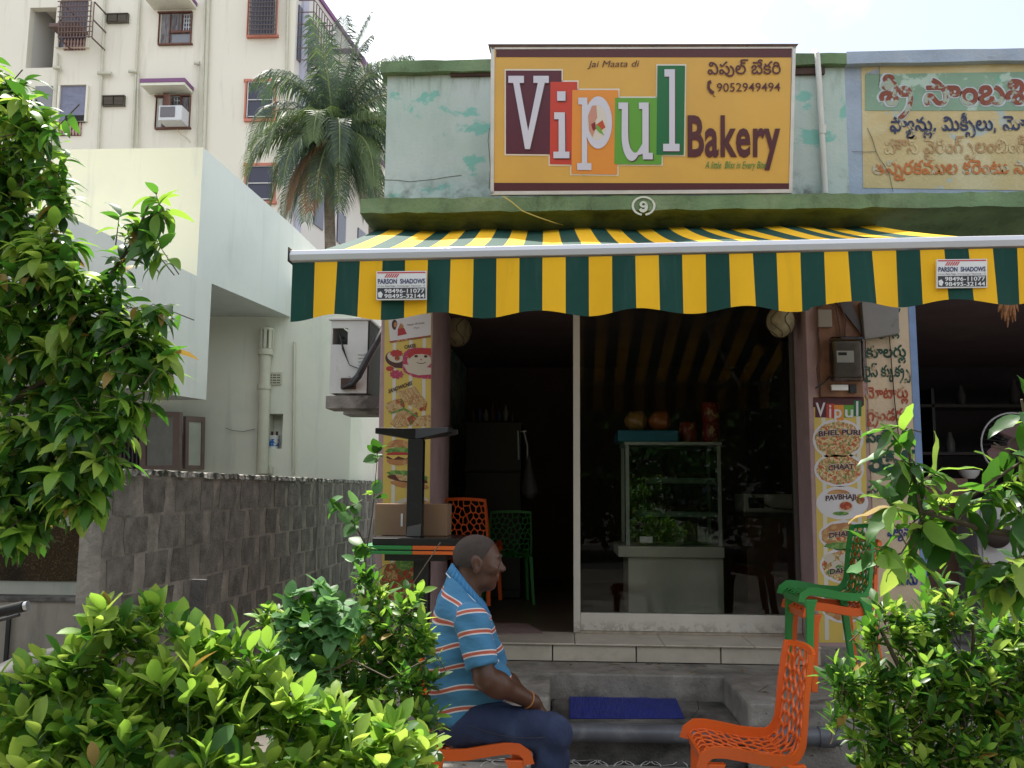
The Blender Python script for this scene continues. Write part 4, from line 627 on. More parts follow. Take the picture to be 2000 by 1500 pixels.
# floor slab and neighbour floor
w = M(); w.box((XL + .2, 6.24, .0), (2.15, 10.5, ZFL - .012)); w.build('plinth', m_conc, B)
w = M(); w.box((2.35, 6.30, .0), (XR, 10.5, ZFL - .02)); w.build('plinth', m_conc_dk, B)
# tiles: floor nosing, risers
for i in range(8):
    a = -1.1 + i * .565 - .08; b_ = min(a + .56, P2L - .003)
    if a >= P2L: break
    w = M(); w.box((a + .002, 6.195, .355), (b_ - .002, 6.238, .462)); w.build('riser_tile', m_tile, B, bevel=.002, seg=1)
for i in range(5):
    a = -1.1 + i * .60; b_ = min(a + .597, P2L - .003)
    w = M(); w.box((a + .0015, 6.17, .463), (b_, 6.66, ZFL)); w.build('sill_tile', m_tile, B, bevel=.003, seg=1)
w = M(); w.box((-1.11, 6.662, .463), (2.14, 10.4, ZFL - .002)); w.build('floor_tiles', m_floor, B)
# thin cracks scratched in the painted part, number 9 roundel, painted fields
fs = M()
px_poly(fs, facade, [(1682, 122), (2080, 112), (2080, 373), (1686, 367)], 0, .003)
px_poly(fs, facade, [(1690, 145), (2080, 139), (2080, 216), (1690, 216)], 1, .006)
px_poly(fs, facade, [(1690, 144), (1716, 134), (1716, 144)], 2, .0055)
fs.build('painted_field', [m_cream_sign, m_peelgreen, m_blue], B)
def letter_mat(name, c, wear=.5, wearcol=(.5, .45, .3), sc=14):
    return mat(name, c, .8, var=.15, scale=8, stains=[dict(col=wearcol, scale=sc, lo=.60 - .15 * wear, hi=.64 - .12 * wear, amt=.9)] if wear else [])
ml_red = letter_mat('letter_brick_red', (.22, .065, .04), .65, (.35, .42, .34))
ml_edge = mat('letter_outline_pale', (.50, .56, .60), .8, var=.1, stains=[dict(col=(.3, .45, .38), scale=7, lo=.6, hi=.66, amt=.7)])
ml_navy = letter_mat('letter_navy', (.035, .045, .10), .25)
ml_tan = letter_mat('letter_faded_tan', (.40, .25, .12), .75, (.58, .49, .28), 9)
ml_orange = letter_mat('letter_orange', (.50, .16, .045), .4, (.45, .48, .36), 10)
t = M()
LETM = None
def tel_line(text, x0, y0, x1, y1, h, mi, bold=.02, off=.009, plane=facade):
    l_ = print_text(M(), plane, telugu(text, bold), x0, y0, x1, y1, h, 0, off, em=.62); l_.build('lettering', LETM[mi], B)
LETM = [ml_red, ml_edge, ml_navy, ml_tan, ml_orange]
print_text(t, facade, telugu('శ్రీ సాంబశివ', .062), 1712, 205, 2056, 203, 44, 1, .008, em=.62)
print_text(t, facade, telugu('శ్రీ సాంబశివ', .030), 1717, 204, 2051, 202, 43, 0, .011, em=.62)
tel_line('ఫ్యాన్లు, మిక్సీలు, మోటా', 1738, 256, 2040, 253, 24, 2, .022)
tel_line('హౌస్ వైరింగ్ ప్లంబింగ్', 1728, 300, 2006, 297, 24, 3, .016)
tel_line('అన్నిరకముల కరెంటు సామా', 1704, 340, 2060, 338, 23, 4, .022)
# cracks
def crack(mb, plane, pts, w=.8, mi=5, off=.0115):
    for i in range(len(pts) - 1):
        (x0, y0), (x1, y1) = pts[i], pts[i + 1]; l = math.hypot(x1 - x0, y1 - y0); nx, ny = -(y1 - y0) / l * w / 2, (x1 - x0) / l * w / 2
        mb.face([plane.at(x0 - nx, y0 - ny, off), plane.at(x1 - nx, y1 - ny, off), plane.at(x1 + nx, y1 + ny, off), plane.at(x0 + nx, y0 + ny, off)], mi)
crack(t, facade, [(1716, 108), (1717, 128), (1718, 150), (1717, 168)], 1.0)
crack(t, facade, [(1694, 250), (1704, 272), (1711, 296), (1719, 312), (1727, 322), (1737, 340), (1741, 360), (1744, 374)], 1.3)
crack(t, facade, [(1664, 296), (1690, 297), (1712, 296)], 1.0)
m_crack = mat('crack_dark', (.12, .115, .09), .95)
t.build('lettering', [ml_red, ml_edge, ml_navy, ml_tan, ml_orange, m_crack], B)
t = M(); crack(t, facade, [(750, 351), (776, 352), (800, 355), (828, 352), (850, 350), (872, 346), (888, 344), (902, 342)], 1.1, 0, .003)
crack(t, facade, [(956, 250), (953, 275), (955, 292), (958, 330), (955, 368)], .9, 0, .003)
t.build('crack', m_crack, B)
# pillar lettering
pf = Plane((0, YF - .004, 0), (0, -1, 0))
LETM = [letter_mat('letter_dark_green', (.02, .07, .05), .2, (.5, .37, .24)), letter_mat('letter_red_brown', (.38, .08, .04), .25, (.5, .37, .24)), letter_mat('letter_blue', (.03, .05, .2), .2, (.5, .37, .24))]
tel_line('మిక్సీలు,', 1684, 606, 1759, 606, 17, 0, .03, .003, pf)
tel_line('ఫ్యాన్లు', 1690, 651, 1757, 651, 17, 0, .03, .003, pf)
tel_line('కూలర్లు', 1691, 699, 1770, 697, 20, 0, .03, .003, pf)
tel_line('రైస్ కుక్కర్స్', 1689, 736, 1779, 735, 19, 0, .03, .003, pf)
tel_line('మోటార్లు', 1691, 778, 1774, 777, 19, 1, .03, .003, pf)
tel_line('గ్రైండర్లు', 1694, 822, 1771, 821, 20, 1, .03, .003, pf)
tel_line('సబ్‌మెర్సి', 1692, 864, 1788, 862, 17, 0, .045, .003, pf)
tel_line('రిపేర్', 1697, 921, 1788, 918, 28, 0, .06, .003, pf)
tel_line('చేయబడు', 1694, 968, 1782, 966, 16, 0, .03, .003, pf)
tel_line('ఫ్యాన్లు', 1733, 1047, 1786, 1047, 16, 2, .03, .003, pf)
tel_line('ంచును', 1735, 1143, 1793, 1141, 20, 2, .045, .003, pf)
# number 9 in a ring on the ledge face
lp = Plane((0, 5.88, 0), (0, -1, 0))
t = M()
def ring_px(mb, plane, cx, cy, r0, r1, a0, a1, mi=0, off=.009, n=18, ry=1.0):
    for k in range(n):
        a, b_ = R(a0 + (a1 - a0) * k / n), R(a0 + (a1 - a0) * (k + 1) / n)
        mb.face([plane.at(cx + r0 * math.cos(a), cy + r0 * ry * math.sin(a), off), plane.at(cx + r1 * math.cos(a), cy + r1 * ry * math.sin(a), off),
                 plane.at(cx + r1 * math.cos(b_), cy + r1 * ry * math.sin(b_), off), plane.at(cx + r0 * math.cos(b_), cy + r0 * ry * math.sin(b_), off)], mi)
ring_px(t, lp, 1257, 402, 19, 23.5, 100, 440, ry=.82)
ring_px(t, lp, 1257, 399, 3, 8, 0, 360, ry=.8, off=.010)
ring_px(t, lp, 1256, 404, 4, 9.5, -20, 150, ry=1.15, off=.011)
t.build('painted_number', mat('whitewash', (.58, .62, .55), .85, stains=[dict(col=(.2, .28, .16), scale=9, lo=.62, hi=.66, amt=.8)]), B)
# dark slots with brackets either side of the sign
w = M()
a, b_ = facade.at(881, 135), facade.at(962, 150)
w.box((a.x, YF - .03, b_.z), (b_.x, YF + .001, a.z)); w.build('support_channel', m_rust, B); w = M(); a, b_ = facade.at(1552, 136), facade.at(1609, 147)
w.box((a.x, YF - .03, b_.z), (b_.x, YF + .001, a.z)); w.build('support_channel', m_rust, B)

# front steps and platform
S = wthing('front_steps', 'worn grey concrete steps below the cream tiled shop floor', 'steps', (.6, 5.6, 0))
w = M(); w.box((-1.05, 5.80, .0), (2.15, 6.194, .352)); w.build('upper_step', m_conc, S, bevel=.012)
w = M(); w.box((-1.05, 5.12, .0), (-.06, 5.798, .352)); w.build('side_block', m_conc, S, bevel=.015)
w = M(); w.prism([(1.02, 5.06, .0), (2.9, 5.06, 0), (2.9, 5.797, 0), (1.02, 5.797, 0)], (0, 0, .354)); w.build('side_block', m_conc, S, bevel=.018, label='wide concrete block under the stacked chairs')
w = M(); w.box((-.055, 5.10, .0), (1.017, 5.797, .2)); w.build('lower_step', m_conc_dk, S, bevel=.015)
for zz, paths in ((.3555, ([(1180, 1300), (1215, 1296), (1260, 1299), (1290, 1292)], [(1520, 1345), (1545, 1325), (1550, 1308), (1580, 1296)], [(1480, 1352), (1500, 1338), (1530, 1335)])), (.2015, ([(1350, 1402), (1365, 1385), (1362, 1368)],))):
    for pth in paths:
        q = M(); pts = [PZ(x, y, zz) for x, y in pth]
        for a_, b2 in zip(pts, pts[1:]):
            n_ = (b2 - a_).cross(Vector((0, 0, 1))).normalized() * .0025
            q.face([a_ - n_, a_ + n_, b2 + n_, b2 - n_])
        q.build('crack', mat('crack_black', (.02, .02, .02), .95) if 'crack_black' not in bpy.data.materials else bpy.data.materials['crack_black'], S)
# horizontal grey drain pipe along the steps
q = M(); a, b_ = P(1060, 1429, 5.0), P(1640, 1440, 5.0)
q.tube([a, a.lerp(b_, .5), b_], .047, 14); q.tube([a.lerp(b_, .93), a.lerp(b_, .98)], .054, 14)
tag(q.build('drain_pipe', m_pvc_grey, smooth=True), 'grey plastic drain pipe lying along the foot of the step', 'pipe')
# pipe on the parapet
pv = wthing('roof_drain_pipe', 'white plastic drain pipe hanging over the parapet right of the bakery sign', 'pipe', facade.at(1612, 372))
q = M(); q.tube([facade.at(1612, 378, .035), facade.at(1600, 160, .045), facade.at(1596, 106, .07), facade.at(1590, 101, -.05)], .021, 10); q.build('pipe', m_pvc, pv, smooth=True)
q = M(); q.tube([facade.at(1607.5, 245, .04), facade.at(1606, 262, .04)], .026, 10); q.build('joint', m_pvc, pv, smooth=True)

# ================================================================ bakery sign
so = P(963, 380, 5.87); sr = P(1545, 376, 5.87); st = P(961, 92, 5.72)
sx = (sr - so).normalized(); sz = (st - so); sz = (sz - sx * sz.dot(sx)).normalized(); sn = sz.cross(sx); sn = sn if sn.y < 0 else -sn
SP = Plane(so, sn)
SG = wthing('bakery_sign', 'large yellow bakery sign board with coloured letter blocks and maroon bands above the awning', 'sign', so)
def slab(mb, plane, pts, thick, mi=0, off=0.0):
    q = [plane.at(x, y, off) for x, y in pts]
    mb.prism(q, -plane.n * thick, mi); return mb
q = M(); slab(q, SP, [(966, 376), (964, 95), (1553, 92), (1547, 374)], .10, 0, -.012); q.build('backing_box', m_steel, SG)
q = M()
for pts in ([(958, 380.5), (958, 373.5), (1548, 369.5), (1548, 376.5)], [(958, 96), (957, 89), (1556, 88.5), (1555, 94.5)], [(958, 379), (958.5, 92), (966, 92), (964.5, 379)], [(1541, 376), (1548, 92), (1554.5, 92), (1547.5, 376)]):
    slab(q, SP, pts, .05)
q.build('frame', mat('sign_frame_metal', (.60, .59, .58), .4, metal=.3, var=.15), SG)
q = M(); slab(q, SP, [(955, 91), (953, 86), (1560, 85.5), (1556, 90)], .16, 0, .006); q.build('rain_cap', m_rust, SG)
m_yel = mat('sign_print_yellow', (.64, .385, .075), .38, var=.05, scale=2, stains=[dict(col=(.56, .34, .075), scale=1.1, lo=.45, hi=.6, amt=.6)])
m_mar = mat('sign_print_maroon', (.075, .013, .018), .38)
q = M(); px_poly(q, SP, [(965, 373), (965, 96), (1546, 95), (1541, 370)], 0, -.006); q.build('panel', m_yel, SG)
q = M()
px_poly(q, SP, [(964.3, 373.5), (964.7, 357), (1541.5, 358), (1541, 370.5)], 0, -.004)
px_poly(q, SP, [(969, 96), (969, 111.5), (1545.8, 112), (1546.2, 94.5)], 0, -.004)
q.build('maroon_band', m_mar, SG)
Z2 = lambda x, y: (700 + x / 3.125, 60 + y / 3.125)
LB = [((900, 243), (1240, 243), (1238, 755), (900, 752), (.085, .010, .028), 'burgundy'), ((1172, 312), (1336, 312), (1330, 817), (1168, 815), (.50, .045, .025), 'red'), ((1306, 362), (1586, 362), (1580, 877), (1300, 873), (.68, .26, .035), 'orange'),
      ((1567, 410), (1850, 410), (1850, 816), (1562, 814), (.10, .32, .03), 'light green'), ((1826, 213), (1994, 213), (1986, 758), (1819, 756), (.005, .13, .04), 'dark green')]
m_out = mat('sign_print_white', (.70, .66, .58), .4)
m_let = mat('sign_letter_lilac_white', (.56, .58, .72), .4)
q = M()
for r in LB:
    cx = sum(p[0] for p in r[:4]) / 4; cy = sum(p[1] for p in r[:4]) / 4
    px_poly(q, SP, [Z2(x + math.copysign(8, x - cx), y + math.copysign(9, y - cy)) for x, y in r[:4]], 0, -.0025)
q.build('block_outline', m_out, SG)
for i, r in enumerate(LB):
    q = M(); px_poly(q, SP, [Z2(*p) for p in r[:4]], 0, -.001 + .0012 * i); q.build('letter_block', mat('sign_print_' + r[5].replace(' ', '_'), r[4], .38), SG, label=r[5] + ' letter block')
def arc(cx, cy, rx, ry, a0, a1, n=14):
    return [(cx + rx * math.cos(R(a0 + (a1 - a0) * k / n)), cy + ry * math.sin(R(a0 + (a1 - a0) * k / n))) for k in range(n + 1)]
LET = {
 'V': [[(915, 275), (1010, 275), (1010, 318), (983, 318), (1036, 612), (1095, 318), (1068, 318), (1068, 275), (1162, 275), (1162, 318), (1137, 318), (1047, 722), (1017, 722), (945, 318), (915, 318)]],
 'i': [[(1213, 370), (1264, 370), (1264, 427), (1213, 427)], [(1195, 498), (1260, 498), (1262, 738), (1288, 738), (1288, 778), (1190, 778), (1190, 738), (1222, 738), (1222, 540), (1195, 540)]],
 'u': [[(1587, 438), (1646, 438), (1646, 620)] + arc(1690, 640, 43, 105, 180, 75) + [(1733, 690), (1733, 478), (1712, 478), (1712, 438), (1772, 438), (1772, 745), (1797, 745), (1797, 785), (1737, 785), (1735, 752)] + arc(1668, 640, 62, 155, 50, 180) + [(1608, 478), (1587, 478)]],
 'l': [[(1868, 235), (1932, 235), (1932, 690), (1960, 690), (1960, 735), (1860, 735), (1860, 690), (1897, 690), (1897, 280), (1868, 280)]]}
for k, polys in LET.items():
    q = M(); sh = M()
    for pl_ in polys:
        px_poly(q, SP, [Z2(*p) for p in pl_], 0, .0075)
        px_poly(sh, SP, [Z2(p[0] + 5, p[1] + 6) for p in pl_], 0, .006)
    q.build('letter', m_let, SG); sh.build('letter_shadow_print', mat('sign_print_shadow_' + k.lower(), (.09, .03, .03), .4), SG)
q = M(); cont = [[(1342, 408), (1400, 408)], ]
outer = [(1342, 408), (1397, 408), (1397, 430)] + arc(1464, 560, 84, 160, -140, 148, 30) + [(1396, 690), (1396, 808), (1422, 808), (1422, 850), (1335, 850), (1335, 808), (1364, 808), (1364, 450), (1342, 450)]
inner = list(reversed(arc(1457, 560, 60, 106, 0, 360, 30)[:-1]))
v_, f_ = fill_nonzero([[Z2(*p) for p in outer], [Z2(*p) for p in inner]])
tri_ok = (v_, f_)
q.raw([SP.at(x, y, .0075) for x, y in v_], f_); q.build('letter', m_let, SG)
q = M()   # little print inside the bowl of the p: a bite of cake
px_ell(q, SP, *Z2(1457, 560), 60 / 3.125, 106 / 3.125, 0, .0068)
px_poly(q, SP, [Z2(*p) for p in [(1402, 520), (1425, 458), (1452, 456), (1458, 530), (1440, 560), (1446, 600), (1430, 650), (1408, 610)]], 1, .0082)
px_poly(q, SP, [Z2(*p) for p in [(1420, 570), (1446, 556), (1450, 600), (1432, 612)]], 2, .009)
px_poly(q, SP, [Z2(*p) for p in [(1450, 575), (1490, 545), (1508, 590), (1480, 610)]], 3, .0085)
px_poly(q, SP, [Z2(*p) for p in [(1450, 570), (1475, 590), (1500, 640), (1470, 620), (1452, 600)]], 4, .009)
q.build('bite_picture', [mat('print_offwhite', (.6, .58, .55), .4), mat('print_skin_pink', (.5, .25, .2), .4), mat('print_mouth_red', (.2, .01, .01), .4), mat('print_tomato', (.45, .06, .02), .4), mat('print_lettuce', (.13, .35, .05), .4)], SG)
q = M()
print_text(q, SP, latin('Jai Maata di', 0), 1148, 131, 1246, 130, 12.5, 0, .001, shear=.28)
print_text(q, SP, latin('9052949494', .003), 1400, 179, 1524, 178, 17, 0, .001)
print_text(q, SP, telugu('విపుల్ బేకరి', .012), 1382, 145, 1525, 144, 21, 0, .001, em=.62)
print_text(q, SP, latin('Bakery', .026, spacing=1.06), 1343, 304, 1524, 304, 78, 0, .001)
# telephone receiver
px_poly(q, SP, [(1382, 159), (1388, 156), (1390, 162), (1386, 165), (1387, 172), (1392, 177), (1396, 179), (1392, 185), (1386, 181), (1381, 172)], 0, .001)
crack(q, SP, [(1391, 183), (1395, 186), (1393, 188), (1398, 189)], 1.0, 0, .001)
q.build('lettering', m_mar, SG)
q = M(); print_text(q, SP, latin('A little  Bliss in Every Bite', .006, shear=0.0), 1377, 329, 1495, 329, 15, 0, .001, shear=.2, em=.74); q.build('slogan', mat('print_green', (.04, .22, .05), .4), SG)

# loose yellow wire under the sign
q = M(); pts = [P(982, 383, 5.85), P(1000, 395, 5.83), P(1020, 412, 5.84), P(1050, 424, 5.86), P(1080, 434, 5.95), P(1100, 440, 6.1)]
q.tube(pts, .0045, 6); tag(q.build('loose_wire', mat('wire_yellow', (.5, .42, .12), .5), smooth=True), 'thin yellow wire trailing from under the left end of the sign', 'wire')

# ================================================================ awning
AW = wthing('awning', 'yellow and green striped folding-arm awning with white front bar over the bakery', 'awning', (.4, 6.3, 3.4))
m_ay = mat('canvas_yellow', (.88, .49, .015), .75, spec=.25, var=.06, scale=3, bump=.12, bscale=7, stains=[dict(col=(.6, .36, .03), scale=5, lo=.55, hi=.78, amt=.45, stretch=(3, 1, .35))], transl=((.8, .42, .02), .07))
m_ag = mat('canvas_green', (.008, .055, .042), .75, spec=.25, var=.12, scale=3, bump=.12, bscale=7, stains=[dict(col=(.04, .09, .075), scale=5, lo=.55, hi=.78, amt=.6, stretch=(3, 1, .35))], transl=((.01, .07, .05), .03))
YW, YA = 6.26, 4.05
fl_, fr_ = P(575, 507, YA), P(2000, 478, YA)
slope = (fr_.z - fl_.z) / (fr_.x - fl_.x)
xw0, xw1 = -1.345, 2.20
xf0 = fl_.x; xf1 = 2.17
zb = lambda x: fl_.z + slope * (x - xf0)
NS = 32
def strip_x(k, t):
    u = k / NS
    return (xw0 + (xw1 - xw0) * u) * (1 - t) + (xf0 + (xf1 - xf0) * u) * t
q = M(); NT = 14
for k in range(NS):
    for j in range(NT):
        quad = []
        for (kk, jj) in ((k, j), (k, j + 1), (k + 1, j + 1), (k + 1, j)):
            tt = jj / NT; x = strip_x(kk, tt)
            z = (3.395 + .012 * math.sin(x * 9)) * (1 - tt) + (zb(x) + .02) * tt - 4 * .030 * tt * (1 - tt) + .006 * math.sin(x * 5.3 + tt * 4) * tt * (1 - tt) * 4
            quad.append((x, YW + (YA - YW) * tt, z))
        q.face(quad, (k + 1) % 2)
o = q.build('canopy', [m_ay, m_ag], AW, smooth=180.0)
bm = bmesh.new(); bm.from_mesh(o.data); bmesh.ops.remove_doubles(bm, verts=bm.verts, dist=1e-4); bm.to_mesh(o.data); bm.free()
# valance
q = M(); NV = 6; NC = 8; vh = 116 / FPX * YA
wx0 = xf0 - .005
def val_pt(x, t):
    u = (x - xf0)
    h = vh + .014 * math.cos(u * 2 * math.pi / .47 + .4) - .012 * u / 3.4 - (.012 if u > 2.4 else 0)
    y = YA - .028 - .012 * t + .017 * t * math.sin(u * 2 * math.pi / .47 + 1.0) + .006 * t * math.sin(u * 23)
    return (x, y, zb(x) - .022 - h * t)
vw = (xf1 - xf0) / NS
for k in range(NS):
    for c in range(NC):
        for j in range(NV):
            xa = xf0 + vw * (k + c / NC); xb = xf0 + vw * (k + (c + 1) / NC)
            q.face([val_pt(xa, j / NV), val_pt(xa, (j + 1) / NV), val_pt(xb, (j + 1) / NV), val_pt(xb, j / NV)], (k + 1) % 2)
o = q.build('valance', [m_ay, m_ag], AW, smooth=180.0)
bm = bmesh.new(); bm.from_mesh(o.data); bmesh.ops.remove_doubles(bm, verts=bm.verts, dist=1e-4); bm.to_mesh(o.data); bm.free()
m_bar = mat('white_powder_coated_bar', (.66, .67, .70), .2, metal=.25, var=.03)
q = M(); e0, e1 = Vector((xf0 - .012, YA - .005, zb(xf0) + .012)), Vector((xf1 + .012, YA - .005, zb(xf1) + .012))
prof = [(-.034, -.026), (-.040, .0), (-.030, .022), (0, .032), (.028, .024), (.034, 0), (.028, -.026)]
n_ = len(prof)
vs = [e0 + Vector((0, a, b_)) for a, b_ in prof] + [e1 + Vector((0, a, b_)) for a, b_ in prof]
q.raw(vs, [(i, (i + 1) % n_, n_ + (i + 1) % n_, n_ + i) for i in range(n_)] + [tuple(reversed(range(n_))), tuple(range(n_, 2 * n_))])
q.build('front_bar', m_bar, AW, smooth=35.0, bevel=.002)
q = M(); q.box((e0.x - .006, YA - .047, e0.z - .032), (e0.x - .001, YA + .036, e0.z + .036)); q.build('end_cap', m_black, AW)
q = M(); q.tube([(xw0 - .02, YW + .01, 3.375), (xw1 + .02, YW + .01, 3.375)], .03, 12); q.build('roller_tube', m_steel, AW, smooth=True)
for xx, bend in ((-1.0, .55), (1.85, -.55)):
    q = M(); el = Vector((xx + bend, 5.35, 2.98))
    q.tube([(xx, YW - .02, 3.30), el], .022, 8); q.build('folding_arm', m_white, AW, smooth=True)
    q = M(); q.tube([el, (xx, YA + .04, zb(xx) - .02)], .018, 8); q.build('folding_arm', m_white, AW, smooth=True)
for xx in (-.78, 1.05, 1.6, 1.95):
    q = M(); q.box((xx - .03, YW - .05, 3.36), (xx + .03, YW + .06, 3.44)); q.build('bracket', m_black, AW, bevel=.004)
# installer stickers
vp = Plane((0, YA - .060, 0), (0, -1, 0))
m_st = [mat('sticker_white', (.72, .72, .72), .4), mat('sticker_dark', (.035, .035, .04), .4), mat('sticker_navy', (.02, .03, .12), .4), mat('sticker_red', (.55, .02, .03), .4)]
for (x0, y0, lab) in ((735, 530, 'left installer sticker'), (1830, 506.5, 'right installer sticker')):
    t = M(); W_, H_ = 98, 56
    sk = -1.0
    pt = lambda u, v: (x0 + u * W_, y0 + sk * u + v * H_)
    def rect(a, b_, c, d, mi, off): px_poly(t, vp, [pt(a, b_), pt(c, b_), pt(c, d), pt(a, d)], mi, off)
    t.prism([vp.at(*pt(0, 0), 0), vp.at(*pt(0, 1), 0), vp.at(*pt(1, 1), 0), vp.at(*pt(1, 0), 0)], (0, .012, 0), 0)
    rect(.02, .58, .98, .96, 1, .001); rect(.02, .03, .98, .07, 3, .001)
    for k in range(6):
        px_poly(t, vp, [pt(.16 + .045 * k, .22), pt(.185 + .045 * k, .22), pt(.235 + .045 * k, .09), pt(.21 + .045 * k, .09)], 3, .0015)
    def tx(s, u0, v, u1, h, mi, b_=.01, sh=0): print_text(t, vp, latin(s, b_), *pt(u0, v), *pt(u1, v), h * H_, mi, .002, shear=sh)
    tx('PARSON  SHADOWS', .03, .43, .97, .16, 2, .025)
    tx('1st line, Balaji Nagar, Srinivasanagar, Vijayawada - 12', .03, .54, .97, .055, 1, 0)
    tx('98496-11077', .16, .755, .96, .14, 0, .015); tx('98495-32144', .16, .935, .96, .14, 0, .015)
    px_poly(t, vp, [pt(.03, .75), pt(.09, .70), pt(.13, .80), pt(.10, .93), pt(.04, .90)], 0, .002)
    t.build('sticker', m_st, AW, label=lab)
# ================================================================ glass shop front
GP = Plane((0, 6.65, 0), (0, -1, 0))
GF = wthing('glass_shopfront', 'large dark glass pane in a cream aluminium frame beside the open bakery door', 'shop window', (.14, 6.65, ZFL))
xa, xb = P(1120, 1000, 6.65).x, P(1133, 1000, 6.65).x
q = M(); q.box((xa, 6.62, ZFL + .001), (xb, 6.70, 2.95)); q.build('frame_post', m_alu, GF, bevel=.003)
xr = P2L - .004
q = M(); q.box((xb + .001, 6.625, ZFL + .018), (xr, 6.695, P(1300, 1199, 6.63).z)); q.build('bottom_rail', m_alu, GF, bevel=.003)
q = M(); q.box((xb + .001, 6.60, ZFL + .001), (xr, 6.70, ZFL + .0165)); q.build('sealant', mat('mortar_beige', (.40, .34, .27), .9, var=.3, scale=20), GF)
q = M(); q.box((xr - .03, 6.63, P(1300, 1199, 6.63).z + .001), (xr, 6.69, 2.94)); q.build('frame_post', mat('aluminium_bronze', (.10, .09, .085), .5), GF, bevel=.002)
q = M(); q.box((xb + .001, 6.655, P(1300, 1199, 6.63).z - .01), (xr - .031, 6.661, 2.94)); q.build('pane', glass_mat('shop_glass', (.84, .87, .85), -.026), GF)

# ================================================================ posters
def menu_mat(name, c, cs, sc=30):
    return mat(name, c, .5, var=.2, scale=sc, stains=[dict(col=k, scale=sc * (1 + .35 * i), lo=.52, hi=.56, amt=.95) for i, k in enumerate(cs)])
m_py = mat('poster_yellow', (.62, .46, .10), .5, var=.05)
m_pw = mat('poster_white_stripe', (.62, .60, .52), .5)
m_pwh = mat('poster_white', (.64, .62, .64), .5)
m_ptxt = mat('poster_dark_red_text', (.055, .012, .018), .5)
m_pred = mat('poster_red', (.40, .03, .03), .5)
m_ppink = mat('poster_rose', (.40, .04, .10), .5, stains=[dict(col=(.6, .25, .3), scale=50, lo=.55, hi=.6, amt=.8)])
m_pcream = mat('poster_icing_cream', (.55, .49, .40), .5)
m_pchoc = mat('poster_chocolate', (.07, .02, .015), .5)
m_pbread = menu_mat('poster_toast', (.50, .34, .16), [(.36, .17, .05), (.55, .42, .22)], 40)
m_pbun = menu_mat('poster_bun', (.42, .19, .07), [(.5, .3, .12)], 20)
m_plet = menu_mat('poster_lettuce', (.09, .22, .04), [(.2, .35, .08)], 40)
m_pmeat = mat('poster_patty', (.10, .025, .012), .5)
m_pmix = menu_mat('poster_chaat_mix', (.50, .30, .13), [(.50, .05, .02), (.13, .22, .04), (.68, .54, .30)], 30)
m_pcurry = menu_mat('poster_curry', (.35, .04, .015), [(.5, .16, .05)], 40)
m_ppizza = menu_mat('poster_pizza', (.35, .04, .02), [(.5, .3, .12), (.08, .16, .03)], 30)
PMATS = [m_py, m_pw, m_pwh, m_ptxt, m_pred, m_ppink, m_pcream, m_pchoc, m_pbread, m_pbun, m_plet, m_pmeat, m_pmix, m_pcurry, m_ppizza]
PY, PWS, PWH, PTX, PRD, PPK, PCR, PCH, PBR, PBN, PLT, PMT, PMX, PCU, PPZ = range(15)
pp = Plane((0, YF - .0005, 0), (0, -1, 0))
po = wthing('menu_poster', 'tall yellow menu poster of photo cakes, sandwiches and burgers on the left pillar', 'poster', facade.at(796, 1200))
def quad_px(mb, x0, y0, x1, y1, mi, off, lean=0.0):
    px_poly(mb, pp, [(x0, y0), (x1, y0), (x1 + lean * (y1 - y0), y1), (x0 + lean * (y1 - y0), y1)], mi, off)
q = M(); ln = -.018
q.prism([pp.at(x, y, .001) for x, y in [(752, 590), (745, 1215), (837, 1215), (843, 590)]], (0, .0012, 0), PY)
for x in (768, 800, 826): quad_px(q, x, 592, x + 7, 1212, PWS, .0018, -.010)
q.build('sheet', PMATS, po)
A3 = lambda x, y: (720 + x / 5.77, 590 + y / 5.77)
B3 = lambda x, y: (620 + x / 2.273, 580 + y / 2.273)
q = M()   # photo cake
px_poly(q, pp, [A3(*p) for p in [(222, 190), (360, 160), (705, 130), (700, 378), (240, 440)]], PWH, .0025)
px_poly(q, pp, [A3(*p) for p in [(236, 440), (700, 372), (700, 395), (238, 462)]], PPZ, .003)
px_ell(q, pp, *A3(292, 255), 5.5, 10, PCH, .003); px_ell(q, pp, *A3(302, 255), 3.2, 5, PBN, .0035)
px_poly(q, pp, [A3(*p) for p in [(270, 400), (310, 330), (340, 390)]], PWH, .0032)
px_ell(q, pp, *A3(360, 275), 6, 6, PBN, .003); px_poly(q, pp, [A3(*p) for p in [(330, 300), (400, 290), (430, 360), (325, 382)]], PRD, .0034)
px_poly(q, pp, [A3(*p) for p in [(372, 120), (330, 240), (280, 370), (300, 375), (352, 250), (400, 125)]], PWH, .004)
print_text(q, pp, latin('Happy Birthday', .004, shear=.3), *A3(428, 268), *A3(632, 240), 3.6, PTX, .003, shear=.3)
print_text(q, pp, latin('Priya', .004, shear=.3), *A3(505, 302), *A3(565, 297), 3.6, PTX, .003, shear=.3)
print_text(q, pp, latin('PHOTO', .02), *A3(229, 172), *A3(358, 150), 7, PTX, .003); print_text(q, pp, latin('CAKES', .02), *A3(385, 146), *A3(510, 128), 7, PTX, .003)
q.build('photo_cake_print', PMATS, po)
q = M()   # cakes
px_ell(q, pp, *A3(295, 640), 19, 15, PCH, .0025, rot=15); px_poly(q, pp, [A3(*p) for p in [(190, 650), (400, 650), (380, 745), (290, 740)]], PCH, .0026)
px_ell(q, pp, *A3(300, 620), 16, 10.5, PCR, .003, rot=15); px_ell(q, pp, *A3(312, 578), 12, 7, PRD, .0035, wob=.12); px_ell(q, pp, *A3(322, 632), 5, 5, PPZ, .004)
px_ell(q, pp, *A3(240, 750), 8, 5, PRD, .003, wob=.15); px_ell(q, pp, *A3(315, 815), 13, 8.5, PPK, .003, wob=.12)
